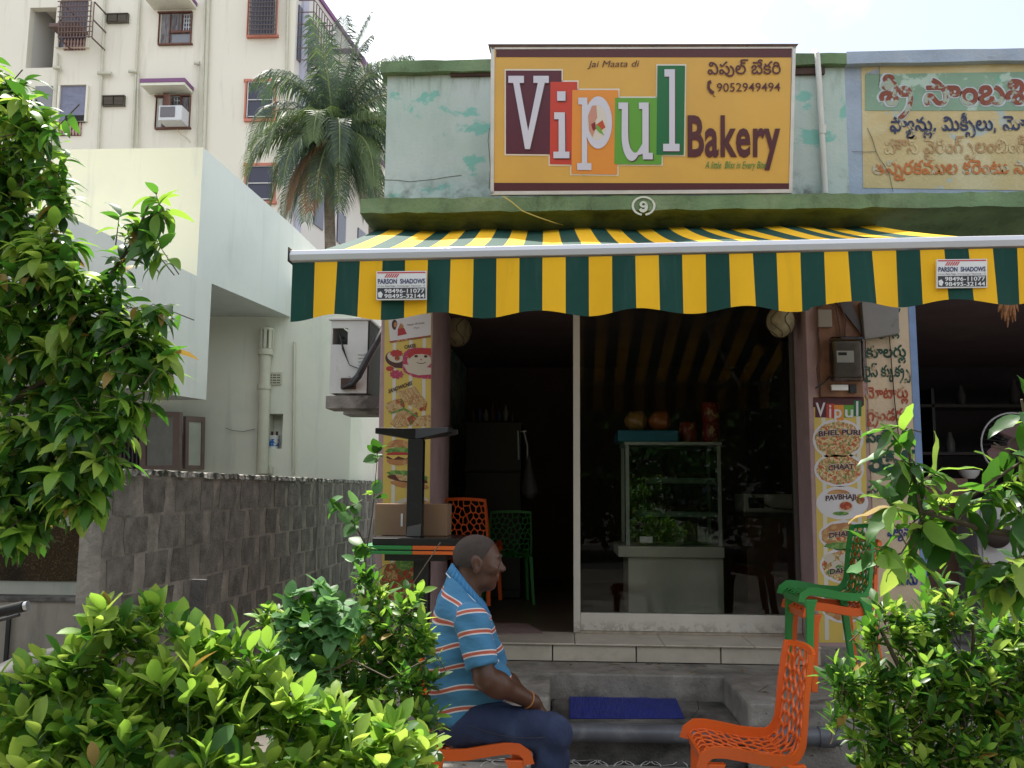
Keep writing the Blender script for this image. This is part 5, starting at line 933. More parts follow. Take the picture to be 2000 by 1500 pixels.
px_poly(q, pp, [A3(*p) for p in [(382, 640), (400, 570), (450, 530), (530, 512), (702, 520), (702, 866), (620, 864), (500, 845), (400, 790), (380, 740)]], PPK, .003)
px_poly(q, pp, [A3(*p) for p in [(385, 700), (702, 740), (702, 815), (560, 825), (440, 790)]], PCR, .0034)
px_ell(q, pp, *A3(570, 660), 23.5, 16, PCR, .0038)
px_poly(q, pp, [A3(*p) for p in [(440, 600), (470, 540), (560, 520), (702, 530), (702, 600), (600, 585), (520, 590), (455, 640)]], PRD, .0042)
px_ell(q, pp, *A3(535, 610), 3.6, 2.6, PCH, .0045); px_ell(q, pp, *A3(643, 612), 3.6, 2.6, PCH, .0045); px_ell(q, pp, *A3(591, 648), 1.6, 1.6, PPK, .0045)
crack(q, pp, [A3(540, 680), A3(560, 688), A3(590, 692), A3(620, 690), A3(645, 675)], 1.2, PTX, .0046)
print_text(q, pp, latin('CAKES', .03), *A3(402, 526), *A3(530, 505), 6.5, PTX, .005)
q.build('cake_print', PMATS, po)
q = M()   # sandwiches
px_poly(q, pp, [A3(*p) for p in [(300, 1010), (520, 950), (660, 1130), (640, 1220), (570, 1215), (430, 1150)]], PBR, .003)
px_poly(q, pp, [A3(*p) for p in [(570, 1200), (660, 1130), (640, 1225), (575, 1230)]], PPZ, .0035)
for k in range(5): crack(q, pp, [A3(350 + k * 42, 1000 - k * 11), A3(470 + k * 38, 1150 - k * 8)], 1.6, PBN, .0036)
px_poly(q, pp, [A3(*p) for p in [(180, 1150), (330, 1080), (400, 1130), (380, 1220), (230, 1255)]], PBR, .0037); px_poly(q, pp, [A3(*p) for p in [(300, 1110), (370, 1080), (410, 1160), (400, 1200)]], PPZ, .004)
px_poly(q, pp, [A3(*p) for p in [(240, 1370), (330, 1230), (460, 1200), (545, 1240), (470, 1390), (300, 1415)]], PBR, .0042)
for k in range(6): crack(q, pp, [A3(270 + k * 28, 1380), A3(360 + k * 26, 1215)], 1.1, PBN, .0044)
px_poly(q, pp, [A3(*p) for p in [(430, 1310), (545, 1235), (560, 1290), (470, 1390)]], PPZ, .0045); px_poly(q, pp, [A3(*p) for p in [(550, 1290), (700, 1265), (700, 1400), (480, 1400)]], PBR, .004)
px_poly(q, pp, [A3(*p) for p in [(240, 1245), (400, 1190), (560, 1290), (540, 1300), (400, 1215), (250, 1260)]], PLT, .0046)
print_text(q, pp, latin('SANDWICHES', .03), *A3(222, 1028), *A3(490, 930), 7.5, PTX, .005)
q.build('sandwich_print', PMATS, po)
q = M()   # burgers
def burger(cx, cy, w, h):
    px_ell(q, pp, cx, cy - h * .25, w, h * .3, PBN, .003, a0=180, a1=360)
    px_ell(q, pp, cx, cy - h * .12, w * 1.05, h * .13, PLT, .0035, wob=.06, rot=-3)
    px_ell(q, pp, cx, cy + .02 * h, w * .98, h * .08, PRD, .0038); px_poly(q, pp, [(cx - w, cy + .06 * h), (cx + w, cy + .05 * h), (cx + w * .6, cy + .2 * h), (cx, cy + .1 * h), (cx - w * .4, cy + .22 * h)], PY, .0042)
    px_ell(q, pp, cx, cy + .14 * h, w, h * .1, PMT, .004); px_ell(q, pp, cx, cy + .26 * h, w * .95, h * .2, PBN, .0036)
burger(778, 886, 24, 50)
px_ell(q, pp, 796, 929, 40, 9, PLT, .003, wob=.07, rot=8); px_ell(q, pp, 796, 936, 40, 7, PMT, .0035, rot=8); px_ell(q, pp, 800, 947, 38, 8, PBN, .0032, rot=8); px_poly(q, pp, [(770, 925), (812, 932), (800, 940), (780, 938)], PBR, .004)
px_ell(q, pp, 800, 985, 38, 14, PCR, .003, rot=-12); px_ell(q, pp, 805, 990, 34, 12, PBN, .0034, rot=-12)
px_ell(q, pp, 768, 1150, 26, 52, PPZ, .003, wob=.04); px_ell(q, pp, 806, 1120, 30, 36, PPZ, .0034, wob=.05); px_ell(q, pp, 790, 1100, 18, 14, PLT, .004, wob=.1)
q.build('burger_print', PMATS, po)

po = wthing('menu_poster', 'tall snack poster with plates of chaat and a small bakery logo on the middle pillar', 'poster', facade.at(1640, 1215))
q = M()
q.prism([pp.at(x, y, .001) for x, y in [(1589, 775), (1600, 1255), (1697, 1255), (1690, 775)]], (0, .0012, 0), PY)
for x in (1604, 1640, 1672): quad_px(q, x, 800, x + 8, 1250, PWS, .0018, .016)
q.build('sheet', PMATS, po)
D3 = lambda x, y: (1580 + x / 4.6875, 580 + y / 4.6875)
q = M()
px_poly(q, pp, [D3(*p) for p in [(38, 918), (503, 918), (505, 990), (480, 1010), (38, 1010)]], 0, .002)
for i, (a, b_, c, d) in enumerate([(58, 960, 158, 1103), (160, 978, 232, 1108), (230, 988, 318, 1130), (318, 990, 410, 1105), (410, 948, 480, 1092)]):
    px_poly(q, pp, [D3(a, b_), D3(c, b_), D3(c, d), D3(a, d)], i + 1, .0026 + .0003 * i)
for s, a, b_, y, h in (('V', 62, 150, 1090, 26), ('i', 185, 205, 1103, 26), ('p', 232, 300, 1103, 24), ('u', 330, 405, 1100, 22), ('l', 432, 452, 1085, 28)):
    print_text(q, pp, latin(s, .02), *D3(a, y), *D3(b_, y), h, 6, .005)
q.build('logo_print', [m_mar] + [bpy.data.materials['sign_print_' + k] for k in ('burgundy', 'red', 'orange', 'light_green', 'dark_green')] + [m_pwh], po)
for i, (cx, cy, rx, ry, mi, txt, tx0, tx1, ty) in enumerate([(1637, 858, 47, 37, PMX, 'BHEL PURI', 1598, 1681, 853), (1639, 917, 46, 31, PMX, 'CHAAT', 1617, 1669, 920), (1645, 982, 48, 30, PWH, 'PAVBHAJI', 1612, 1672, 979), (1648, 1046, 46, 27, PBN, 'DHABELI', 1619, 1680, 1051), (1650, 1105, 46, 32, PMX, 'DAHI PURI', 1620, 1694, 1122), (1650, 1180, 46, 34, PBN, 'VADAPAV', 1612, 1676, 1194)]):
    q = M(); px_ell(q, pp, cx, cy, rx + 3, ry + 3, PWH, .0022)
    px_ell(q, pp, cx, cy, rx - 2, ry - 2, mi, .0026, wob=.03, n=40)
    if txt == 'PAVBHAJI':
        px_ell(q, pp, 1638, 965, 22, 9, PBN, .003, a0=180, a1=360); px_ell(q, pp, 1652, 990, 14, 12, PCR, .0032); px_ell(q, pp, 1652, 988, 12, 8, PCU, .0036); px_ell(q, pp, 1680, 975, 9, 10, PPZ, .003); px_ell(q, pp, 1642, 1003, 16, 4, PLT, .0034)
    if txt == 'DAHI PURI':
        for k in range(5): px_ell(q, pp, 1620 + 15 * k, 1090 + 14 * (k % 2), 11, 9, PCR, .003, wob=.08)
        for k in range(4): px_ell(q, pp, 1622 + 18 * k, 1118 - 10 * (k % 2), 8, 5, PLT, .0032, wob=.1)
    if txt == 'DHABELI': px_ell(q, pp, 1650, 1050, 38, 7, PMX, .003, wob=.06); px_ell(q, pp, 1640, 1066, 30, 7, PLT, .003, wob=.1)
    if txt == 'VADAPAV': px_ell(q, pp, 1650, 1183, 38, 8, PMT, .003)
    print_text(q, pp, latin(txt, .055), tx0, ty, tx1, ty - 3, 11, PWH, .0045, arc=2); print_text(q, pp, latin(txt, .035), tx0 + .5, ty - .3, tx1 - .5, ty - 3.3, 10, PTX, .005, arc=2)
    q.build('plate_print', PMATS, po)

# ================================================================ electricity meter board
mb_ = wthing('electricity_meter', 'electricity meter in a clear cover on a brown wooden board above the snack poster', 'electricity meter', facade.at(1640, 775))
m_board = mat('board_wood', (.20, .085, .04), .6, var=.35, scale=7, stains=[dict(col=(.30, .15, .07), scale=3, lo=.5, hi=.7, amt=.7, stretch=(4, 1, .6)), dict(col=(.06, .03, .02), scale=4, lo=.58, hi=.7, amt=.6)])
def fbox(mb, x0, y0, x1, y1, d0, d1, mi=0, Y=YF):
    a, b_ = P(x0, y0, Y - d0), P(x1, y1, Y - d0)
    mb.box((min(a.x, b_.x), Y - d1, min(a.z, b_.z)), (max(a.x, b_.x), Y - d0, max(a.z, b_.z)), mi); return mb
q = M(); fbox(q, 1594, 588, 1684, 776, .001, .03); q.build('board', m_board, mb_, bevel=.004)
q = M(); fbox(q, 1624, 668, 1680, 738, .03, .075); q.build('meter_case', mat('meter_case', (.12, .09, .075), .4, var=.3, scale=20), mb_, bevel=.01)
q = M(); fbox(q, 1634, 685, 1668, 708, .0755, .078); q.build('meter_label', m_white, mb_)
q = M(); fbox(q, 1637, 688, 1654, 694, .0785, .079); q.build('display', m_black, mb_)
q = M(); fbox(q, 1616, 660, 1686, 746, .031, .11); q.build('clear_cover', glass_mat('clear_plastic', (.90, .90, .89), -.01, .05), mb_, bevel=.02)
q = M(); fbox(q, 1622, 752, 1655, 763, .03, .055); q.build('fuse', m_white, mb_, bevel=.003)
q = M(); fbox(q, 1657, 752, 1672, 768, .03, .05); q.build('fuse', m_black, mb_, bevel=.003)
q = M(); fbox(q, 1595, 606, 1623, 640, .03, .06); q.build('switch_box', mat('switch_box_beige', (.26, .22, .17), .5), mb_, bevel=.004)
for pts in ([(1600, 640), (1598, 655), (1604, 690), (1596, 720), (1600, 752)], [(1640, 590), (1652, 625), (1650, 660)], [(1593, 758), (1610, 748), (1622, 735)], [(1600, 600), (1612, 592), (1632, 598), (1640, 640), (1642, 662)]):
    q = M(); q.tube([P(x, y, YF - .05) for x, y in pts], .006, 6); q.build('cable', m_rust if pts[0][0] != 1593 else m_black, mb_, smooth=True)
q = M(); q.prism([P(x, y, YF - .05) for x, y in [(1632, 588), (1662, 588), (1684, 640), (1684, 655)]], (0, .012, 0)); q.build('tin_strip', mat('tin_dark', (.05, .04, .04), .4), mb_)
q = M(); q.prism([P(x, y, YF - .09) for x, y in [(1683, 588), (1755, 584), (1757, 651), (1689, 663)]], (0, .07, 0))
tag(q.build('metal_cover_box', mat('grey_sheet_metal', (.20, .19, .18), .5, var=.12, scale=5, stains=[dict(col=(.1, .08, .06), scale=9, lo=.62, hi=.7, amt=.6)]), bevel=.004), 'grey metal cover box over the painted words right of the electricity meter', 'metal box')
q = M(); q.tube([P(1737, 655, YF - .02), P(1742, 720, YF - .02), P(1748, 790, YF - .02), P(1756, 860, YF - .02)], .0035, 6)
tag(q.build('hanging_cable', m_black, smooth=True), 'thin black cable running down across the painted red and green words', 'cable')

# ================================================================ gourds hung as charms, corn
m_gourd = mat('ash_gourd_skin', (.36, .31, .18), .6, var=.3, scale=10, stains=[dict(col=(.16, .12, .06), scale=12, lo=.55, hi=.65, amt=.6)])
def gourd(cx, cy, r, Y, label):
    c = P(cx, cy, Y); rr = r / FPX * Y
    root = wthing('hanging_gourd', label, 'gourd', c)
    q = M(); q.lathe([(rr * math.sin(a), -rr * 1.15 * math.cos(a)) for a in [math.pi * k / 12 for k in range(13)]], c, n=20); q.build('gourd', m_gourd, root, smooth=True)
    q = M()
    for k in range(6):
        ph = k * math.pi / 3
        q.tube([c + Vector((rr * 1.03 * math.sin(a) * math.cos(ph + .5 * math.sin(a * 3)), rr * 1.03 * math.sin(a) * math.sin(ph + .5 * math.sin(a * 3)), -rr * 1.18 * math.cos(a))) for a in [.25 + k2 * .29 for k2 in range(10)]], .0035, 4)
    q.tube([c + Vector((0, 0, rr)), Vector((c.x, c.y, 2.94))], .004, 5); q.build('net', mat('rope_brown', (.09, .06, .035), .8), root)
gourd(1525, 628, 27, 6.42, 'pale ash gourd hanging in a net before the top right of the glass')
gourd(893, 645, 29, 7.45, 'dim ash gourd hanging inside the bakery doorway beside the left pillar')
cn = wthing('hanging_corn', 'bunch of dried corn cobs hanging below the right end of the awning', 'corn', P(1970, 590, 5.6))
m_corn = mat('dried_corn', (.30, .13, .05), .8, var=.5, scale=40, bump=.6, bscale=90)
for k, (dx, dy, l) in enumerate([(-17, 0, 22), (-11, 6, 30), (-5, 2, 38), (0, 8, 44), (5, 0, 30), (9, 6, 36), (14, 0, 40), (19, 2, 20)]):
    a, b_ = P(1968 + dx * .5, 582, 5.6), P(1968 + dx * 1.1, 588 + dy + l, 5.6 + .02 * (k % 2)); q = M()
    q.tube([a, a.lerp(b_, .3), a.lerp(b_, .7), b_], [.006, .013 + .004 * (k % 3), .010, .002], 7); q.build('cob', m_corn, cn, smooth=True)
q = M(); q.tube([P(1968, 584, 5.6), Vector((P(1968, 584, 5.6).x, 5.6, 2.94))], .004, 5); q.build('string', m_rust, cn)

# ================================================================ air conditioner cabinet on the side wall
ac = wthing('air_conditioner', 'old dented white air conditioner unit with black hose beside the shop side wall', 'air conditioner', P(690, 796, 7.2))
m_acm = mat('ac_painted_steel', (.58, .59, .57), .5, var=.1, scale=3, stains=[dict(col=(.2, .13, .08), scale=7, lo=.6, hi=.7, amt=.7, z=(.45, .08)), dict(col=(.08, .08, .08), scale=11, lo=.66, hi=.72, amt=.6)])
a, b_ = P(643, 768, 7.0), P(719, 626, 7.0)
x0, x1, z0, z1 = a.x, b_.x, a.z, b_.z
hx0, hx1, hz0, hz1 = P(650, 0, 7).x, P(678, 0, 7).x, P(0, 672, 7.0).z, P(0, 641, 7.0).z
hx0, hz1 = P(650, 641, 7).x, P(650, 641, 7).z; hx1, hz0 = P(679, 673, 7).x, P(679, 673, 7).z
q = M()
for (a_, b2, c_, d_) in ((x0, z0, x1, hz0), (x0, hz1, x1, z1), (x0, hz0, hx0, hz1), (hx1, hz0, x1, hz1)):
    q.box((a_, 7.0, b2), (c_, 7.012, d_))
q.build('side_panel', m_acm, ac)
q = M(); q.box((x1 - .001, 7.013, z0), (x1 + .012, 7.85, z1)); q.build('back_grille', mat('ac_condenser_dark', (.03, .03, .03), .7, var=.3, scale=30), ac)
q = M(); q.box((x0, 7.013, z0), (x0 + .012, 7.85, z1)); q.box((x0 + .013, 7.83, z0), (x1 - .002, 7.85, z1)); q.build('casing', m_acm, ac)
q = M(); q.prism([(x0 - .02, 6.98, z1 + .002), (x1 + .02, 6.98, z1 + .002), (x1 + .03, 7.87, z1 + .002), (x0 - .02, 7.87, z1 + .05)], (0, 0, .018)); q.build('lid', m_acm, ac, bevel=.003)
q = M()
for k in range(5): q.tube([(hx0 + .05 + .012 * k, 7.03, hz0 + .10 - .01 * k), (hx0 + .07, 6.985, hz0 + .05), (hx0 + .09 + .01 * k, 6.975, hz0 - .04 - .02 * k), (hx0 + .15, 6.98, hz0 - .17), (x1 - .07, 6.985, z0 + .20)], .0035, 5)
q.build('wires', m_black, ac, smooth=True)
for k in range(5):
    q = M(); q.box((x1 - .075, 6.990, z0 + .20 + .028 * k), (x1 - .02, 6.999, z0 + .215 + .028 * k)); q.build('louvre', m_acm, ac, bevel=.002)
q = M(); q.tube([P(683, 752, 6.96), P(700, 735, 6.93), P(718, 700, 6.95), P(738, 665, 7.0), P(750, 640, 7.1)], .028, 10); q.tube([P(672, 757, 6.97), P(690, 750, 6.92), P(703, 733, 6.9)], .018, 8)
q.build('hose', m_black, ac, smooth=True)
q = M(); q.box((x0 + .10, 6.96, z0 + .03), (x0 + .22, 6.999, z0 + .12)); q.build('valve_block', m_rust, ac, bevel=.006)
q = M(); a = P(638, 772, 7.0); q.box((a.x, 6.97, a.z - .11), (XL + .018, 7.25, a.z - .005)); q.build('concrete_bracket', m_conc, ac, bevel=.006); q = M(); q.box((a.x, 7.55, a.z - .11), (XL + .018, 7.83, a.z - .005)); q.build('concrete_bracket', m_conc, ac, bevel=.006)

# ================================================================ interior of the bakery
fr = wthing('refrigerator', 'tall dark refrigerator standing inside the bakery doorway', 'refrigerator', P(960, 1225, 8.6))
a, b_ = P(905, 1215, 8.6), P(1018, 822, 8.6)
q = M(); q.box((a.x, 8.6, ZFL), (b_.x, 9.2, b_.z)); q.build('body', mat('fridge_dark', (.010, .009, .012), .4), fr, bevel=.015)
q = M(); q.box((a.x, 8.58, ZFL + .08), (b_.x, 8.599, b_.z - .5)); q.build('door', mat('fridge_door', (.012, .011, .014), .4), fr, bevel=.008)
q = M(); q.box((a.x, 8.58, b_.z - .49), (b_.x, 8.599, b_.z - .01)); q.build('freezer_door', mat('fridge_door2', (.012, .011, .014), .4), fr, bevel=.008)
q = M(); q.tube([(b_.x - .03, 8.55, b_.z - .1), (b_.x - .02, 8.55, b_.z - .38)], .01, 8); q.build('handle', m_steel, fr, smooth=True)
pal = [mat('bottle_' + n, c, .4) for n, c in (('brown', (.1, .05, .03)), ('blue', (.03, .06, .15)), ('pale', (.25, .24, .22)))]
for k in range(7):
    x = a.x + .05 + .065 * k; h = (.11, .16, .13, .2, .12, .17, .1)[k]
    q = M(); q.lathe([(.022, 0), (.024, h * .6), (.010, h * .8), (.010, h)], (x, 8.8, b_.z + .001), n=10)
    tag(q.build('bottle', pal[k % 3], smooth=40.0), 'small dim bottle in the row on top of the refrigerator', 'bottle', 'bottles on the refrigerator')
bg = M(); c = P(1033, 940, 8.4)
bg.tube([c + Vector((0, 0, .25)), c + Vector((0, 0, .05)), c + Vector((.01, 0, -.10)), c + Vector((0, 0, -.16))], [.01, .05, .085, .04], 10)
tag(bg.build('hanging_bag', mat('plastic_bag_dim', (.10, .095, .11), .5), smooth=True), 'thin plastic bag hanging beside the refrigerator', 'bag')
q = M(); q.tube([P(1023, 842, 8.5), P(1030, 870, 8.5), P(1030, 905, 8.5)], .007, 6); q.tube([P(1018, 843, 8.5), P(1028, 842, 8.5)], .007, 6); tag(q.build('hook_rail', m_white), 'thin white rail edge above the hanging bag', 'hook')

dc = wthing('display_case', 'glass pastry display case with two lit shelves on a pale counter behind the window', 'display case', P(1310, 1215, 7.6))
m_case = mat('case_metal', (.46, .52, .46), .35, var=.1)
m_base = mat('case_base_cream', (.70, .66, .56), .5, var=.15, scale=3)
a, b_ = P(1207, 1066, 7.6), P(1408, 870, 7.6)
q = M(); q.box((P(1228, 1200, 7.6).x, 7.6, ZFL), (b_.x, 8.2, a.z - .09)); q.build('base', m_base, dc, bevel=.005)
q = M(); q.box((a.x, 7.56, a.z - .09), (b_.x + .005, 8.22, a.z)); q.build('counter_top', m_base, dc, bevel=.006)
lx = P(1222, 900, 7.6).x
q = M()
for (x, y) in ((lx, 7.62), (b_.x - .03, 7.62), (lx, 8.17), (b_.x - .03, 8.17)):
    q = M(); q.box((x, y, a.z + .001), (x + .03, y + .03, b_.z)); q.build('corner_post', m_case, dc)
q = M(); q.box((lx - .01, 7.61, b_.z + .001), (b_.x + .01, 8.21, b_.z + .03)); q.build('top', m_case, dc, bevel=.004)
for yy in (938, 1004):
    z = P(1340, yy, 7.7).z; q = M(); q.box((P(1270, yy, 7.7).x - .1 * (yy > 980), 7.68, z - .025), (b_.x - .035, 8.15, z + .02)); q.build('shelf', m_case, dc, bevel=.004)
q = M(); q.box((lx + .032, 7.625, a.z + .01), (b_.x - .032, 7.631, b_.z - .01)); q.build('pane', glass_mat('case_glass', (.8, .88, .84), .03), dc)
m_bun2 = mat('bread_bun', (.30, .15, .06), .6, var=.3, scale=20)
for r_, yy in ((0, 938), (1, 1004)):
    z = P(1340, yy, 7.7).z + .021
    for k in range(5):
        q = M(); q.lathe([(.045, 0), (.052, .02), (.035, .045), (.01, .055)], (P(1295 + 21 * k, yy, 7.7).x, 7.85, z), n=10); tag(q.build('bun', m_bun2, smooth=True), 'brown bun on a shelf of the display case', 'bun', 'buns in the display case')
q = M(); q.box((P(1250, 1050, 7.55).x, 7.57, P(1250, 1060, 7.55).z), (P(1275, 1050, 7.55).x, 7.572, P(1250, 1048, 7.55).z)); q.build('price_card', m_white, dc)
q = M(); a2, b2 = P(1207, 866, 7.6), P(1326, 846, 7.6); q.box((a2.x, 7.62, b_.z + .032), (b2.x, 8.1, b_.z + .13)); tag(q.build('plastic_tray', mat('tray_blue', (.03, .20, .30), .4), bevel=.012), 'turquoise plastic tray on top of the display case', 'tray')
for k, (x, c, l) in enumerate([(1243, (.42, .22, .06), 'golden snack packet at the left end of the turquoise tray'), (1290, (.45, .13, .03), 'orange snack packet right of the golden one in the turquoise tray')]):
    p = P(x, 846, 7.8); q = M()
    q.tube([(p.x - .10, 7.8, b_.z + .21), (p.x - .05, 7.8, b_.z + .22), (p.x + .05, 7.8, b_.z + .22), (p.x + .09, 7.8, b_.z + .21)], [.03, .088, .090, .03], 10)
    tag(q.build('snack_packet', mat('packet_%d_foil' % k, c, .3, var=.3, scale=25), smooth=True), l, 'packet')
for k in range(3):
    p = P((1362, 1379, 1379)[k], 864, 7.8); z = b_.z + .032 + (.175 if k == 2 else 0); q = M(); q.lathe([(.07, 0), (.075, .01), (.075, .165), (.07, .174)], (p.x + (-.08, .045, .045)[k], 7.8, z), n=16)
    tag(q.build('snack_tin', mat('tin_red_%d' % k, (.28, .02, .015), .35, stains=[dict(col=(.6, .45, .2), scale=15, lo=.55, hi=.58, amt=.8)]), smooth=40.0), ('red snack tin standing next to the turquoise tray', 'lower red snack tin at the right end of the display case', 'upper red snack tin stacked on another on the display case')[k], 'tin')
sc_ = wthing('side_counter', 'dark brown counter with a pale appliance at the right behind the glass', 'counter', P(1510, 1215, 7.7))
a, b_ = P(1462, 1200, 7.7), P(1600, 1010, 7.7)
q = M(); q.box((a.x, 7.7, ZFL), (2.14, 8.3, b_.z)); q.build('cabinet', mat('cabinet_brown', (.12, .055, .035), .5, var=.2), sc_, bevel=.005)
q = M(); q.box((a.x - .03, 7.66, b_.z + .001), (2.145, 8.32, b_.z + .03)); q.build('worktop', mat('worktop_dark', (.09, .08, .075), .3), sc_)
ap = wthing('microwave_oven', 'pale boxy appliance with a black cable on the brown side counter', 'appliance', (1.9, 7.9, b_.z))
q = M(); q.box((a.x - .01, 7.74, b_.z + .032), (2.05, 8.15, b_.z + .19)); q.build('body', mat('appliance_cream', (.62, .60, .55), .4), ap, bevel=.012)
q = M(); q.box((a.x + .03, 7.733, b_.z + .07), (a.x + .16, 7.739, b_.z + .16)); q.build('vent_panel', m_dark, ap)
q = M(); q.tube([(1.62, 7.72, b_.z + .20), (1.68, 7.70, b_.z + .12), (1.8, 7.69, b_.z + .07), (2.0, 7.69, b_.z + .06)], .008, 6); q.build('cable', m_black, ap, smooth=True)

# ================================================================ neighbour's interior
nt_ = wthing('white_cabinet', 'pale metal cabinet inside the neighbouring shop behind the leaves', 'cabinet', P(1960, 1110, 6.95))
a = P(1905, 978, 6.95); q = M(); q.box((a.x, 6.95, ZFL - .01), (a.x + .75, 7.5, a.z)); q.build('body', mat('cabinet_offwhite', (.50, .48, .47), .5, var=.1, scale=3), nt_, bevel=.008)
q = M(); q.box((a.x + .03, 6.94, ZFL + .06), (a.x + .37, 6.949, a.z - .04)); q.build('door', mat('cabinet_door', (.52, .50, .49), .5, var=.1, scale=3), nt_, bevel=.003)
zc = a.z
pn = wthing('round_pan', 'dark round pan leaning on the front of the pale cabinet', 'pan', P(1946, 1045, 6.9))
c = P(1946, 1042, 6.88); q = M(); q.lathe([(.105, 0), (.108, .012), (.07, .03), (.01, .035)], c, (0, -1, -.05), 24); q.build('pan', mat('pan_black', (.03, .018, .015), .4), pn, smooth=40.0)
q = M(); q.tube([c + Vector((0, 0, .10)), c + Vector((0, .02, zc - c.z + .01)), c + Vector((0, .12, zc - c.z + .012))], .008, 6); q.build('handle', m_black, pn)
fn = wthing('table_fan', 'table fan with a pale wire guard and brown blades on the neighbouring shop counter', 'fan', (P(1978, 870, 7.3).x, 7.3, zc))
c = P(1980, 868, 7.25); rr = 60 / FPX * 7.25
q = M(); q.tube([c + Vector((rr * math.cos(t_), 0, rr * math.sin(t_))) for t_ in [k * math.pi / 18 for k in range(37)]], .007, 6, cap=False); q.build('guard_ring', mat('guard_chrome', (.45, .45, .45), .4), fn, smooth=True)
q = M()
for k in range(36):
    t_ = k * math.pi / 18; q.tube([c + Vector((.05 * math.cos(t_), -.05, .05 * math.sin(t_))), c + Vector((rr * .6 * math.cos(t_), -.05, rr * .6 * math.sin(t_))), c + Vector((rr * math.cos(t_), 0, rr * math.sin(t_)))], .0012, 4)
q.build('guard_wires', mat('guard_wire', (.12, .12, .12), .4), fn, kind='stuff')
m_blade = mat('fan_blade_brown', (.16, .075, .075), .4)
for k in range(3):
    t0 = R(100 + 120 * k); pts = []
    for j in range(13):
        aa = t0 + R(-38 + 76 * j / 12); r_ = rr * (.86 if 1 < j < 11 else .7)
        pts.append(c + Vector((r_ * math.cos(aa), .012 * (j - 6) / 6 + .01, r_ * math.sin(aa))))
    pts += [c + Vector((rr * .2 * math.cos(t0 + .4), .02, rr * .2 * math.sin(t0 + .4))), c + Vector((rr * .2 * math.cos(t0 - .4), .0, rr * .2 * math.sin(t0 - .4)))]
    q = M(); q.prism(pts, (0, .003, 0)); q.build('blade', m_blade, fn)
q = M(); q.lathe([(.05, 0), (.055, .03), (.05, .12), (.02, .16)], c + Vector((0, 0, 0)), (0, 1, 0), 16); q.build('motor', m_rust, fn, smooth=40.0)
q = M(); q.tube([c + Vector((0, .08, -.04)), (c.x, 7.33, zc + .03)], .018, 8); q.build('stem', m_rust, fn, smooth=True)
q = M(); q.lathe([(.11, 0), (.11, .012), (.05, .03), (.02, .035)], (c.x, 7.33, zc + .001), n=20); q.build('base', m_rust, fn, smooth=40.0)
c = P(1893, 945, 6.7)
sv = wthing('display_shelf', 'dark shelf rack with faint goods at the back of the neighbouring shop', 'shelf', (3.3, 9.6, ZFL))
for k in range(4):
    q = M(); q.box((2.6, 9.5, .9 + .5 * k), (5.2, 9.9, .93 + .5 * k)); q.build('shelf_board', mat('shelf_wood_%d' % k, (.07, .06, .055), .6), sv)
for x in (2.6, 3.9, 5.17):
    q = M(); q.box((x, 9.5, ZFL), (x + .03, 9.899, 2.6)); q.build('upright', m_black, sv)
rr_ = random.Random(5)
for k in range(18):
    x = 2.75 + .14 * k; z = .931 + .5 * (k % 4); h = rr_.uniform(.12, .3); q = M()
    q.lathe([(.05, 0), (.055, h * .5), (.03, h * .8), (.02, h)], (x, 9.7, z), n=8); tag(q.build('jar', mat('jar_%d' % k, (rr_.uniform(.03, .2),) * 3, .4) if k < 4 else bpy.data.materials['jar_%d' % (k % 4)], smooth=True), 'dim jar standing on the dark shelf rack of the neighbouring shop', 'jar', 'jars on the neighbouring shelf')
st_ = wthing('low_counter', 'low dark counter near the entrance of the neighbouring shop', 'counter', (2.85, 7.0, ZFL))
q = M(); q.box((2.62, 7.3, ZFL - .01), (3.25, 7.7, P(1890, 935, 7.5).z)); q.build('cabinet', m_wood, st_, bevel=.006)
zt = P(1890, 935, 7.5).z
bw = wthing('steel_bowl', 'pale enamel bowl on the low counter left of the table fan', 'bowl', (P(1893, 925, 7.5).x, 7.5, zt)); q = M(); q.lathe([(.04, 0), (.07, .03), (.085, .07), (.08, .07), (.06, .03), (.01, .01)], (P(1893, 925, 7.5).x, 7.5, zt + .001), n=20); q.build('bowl', m_white, bw, smooth=40.0)

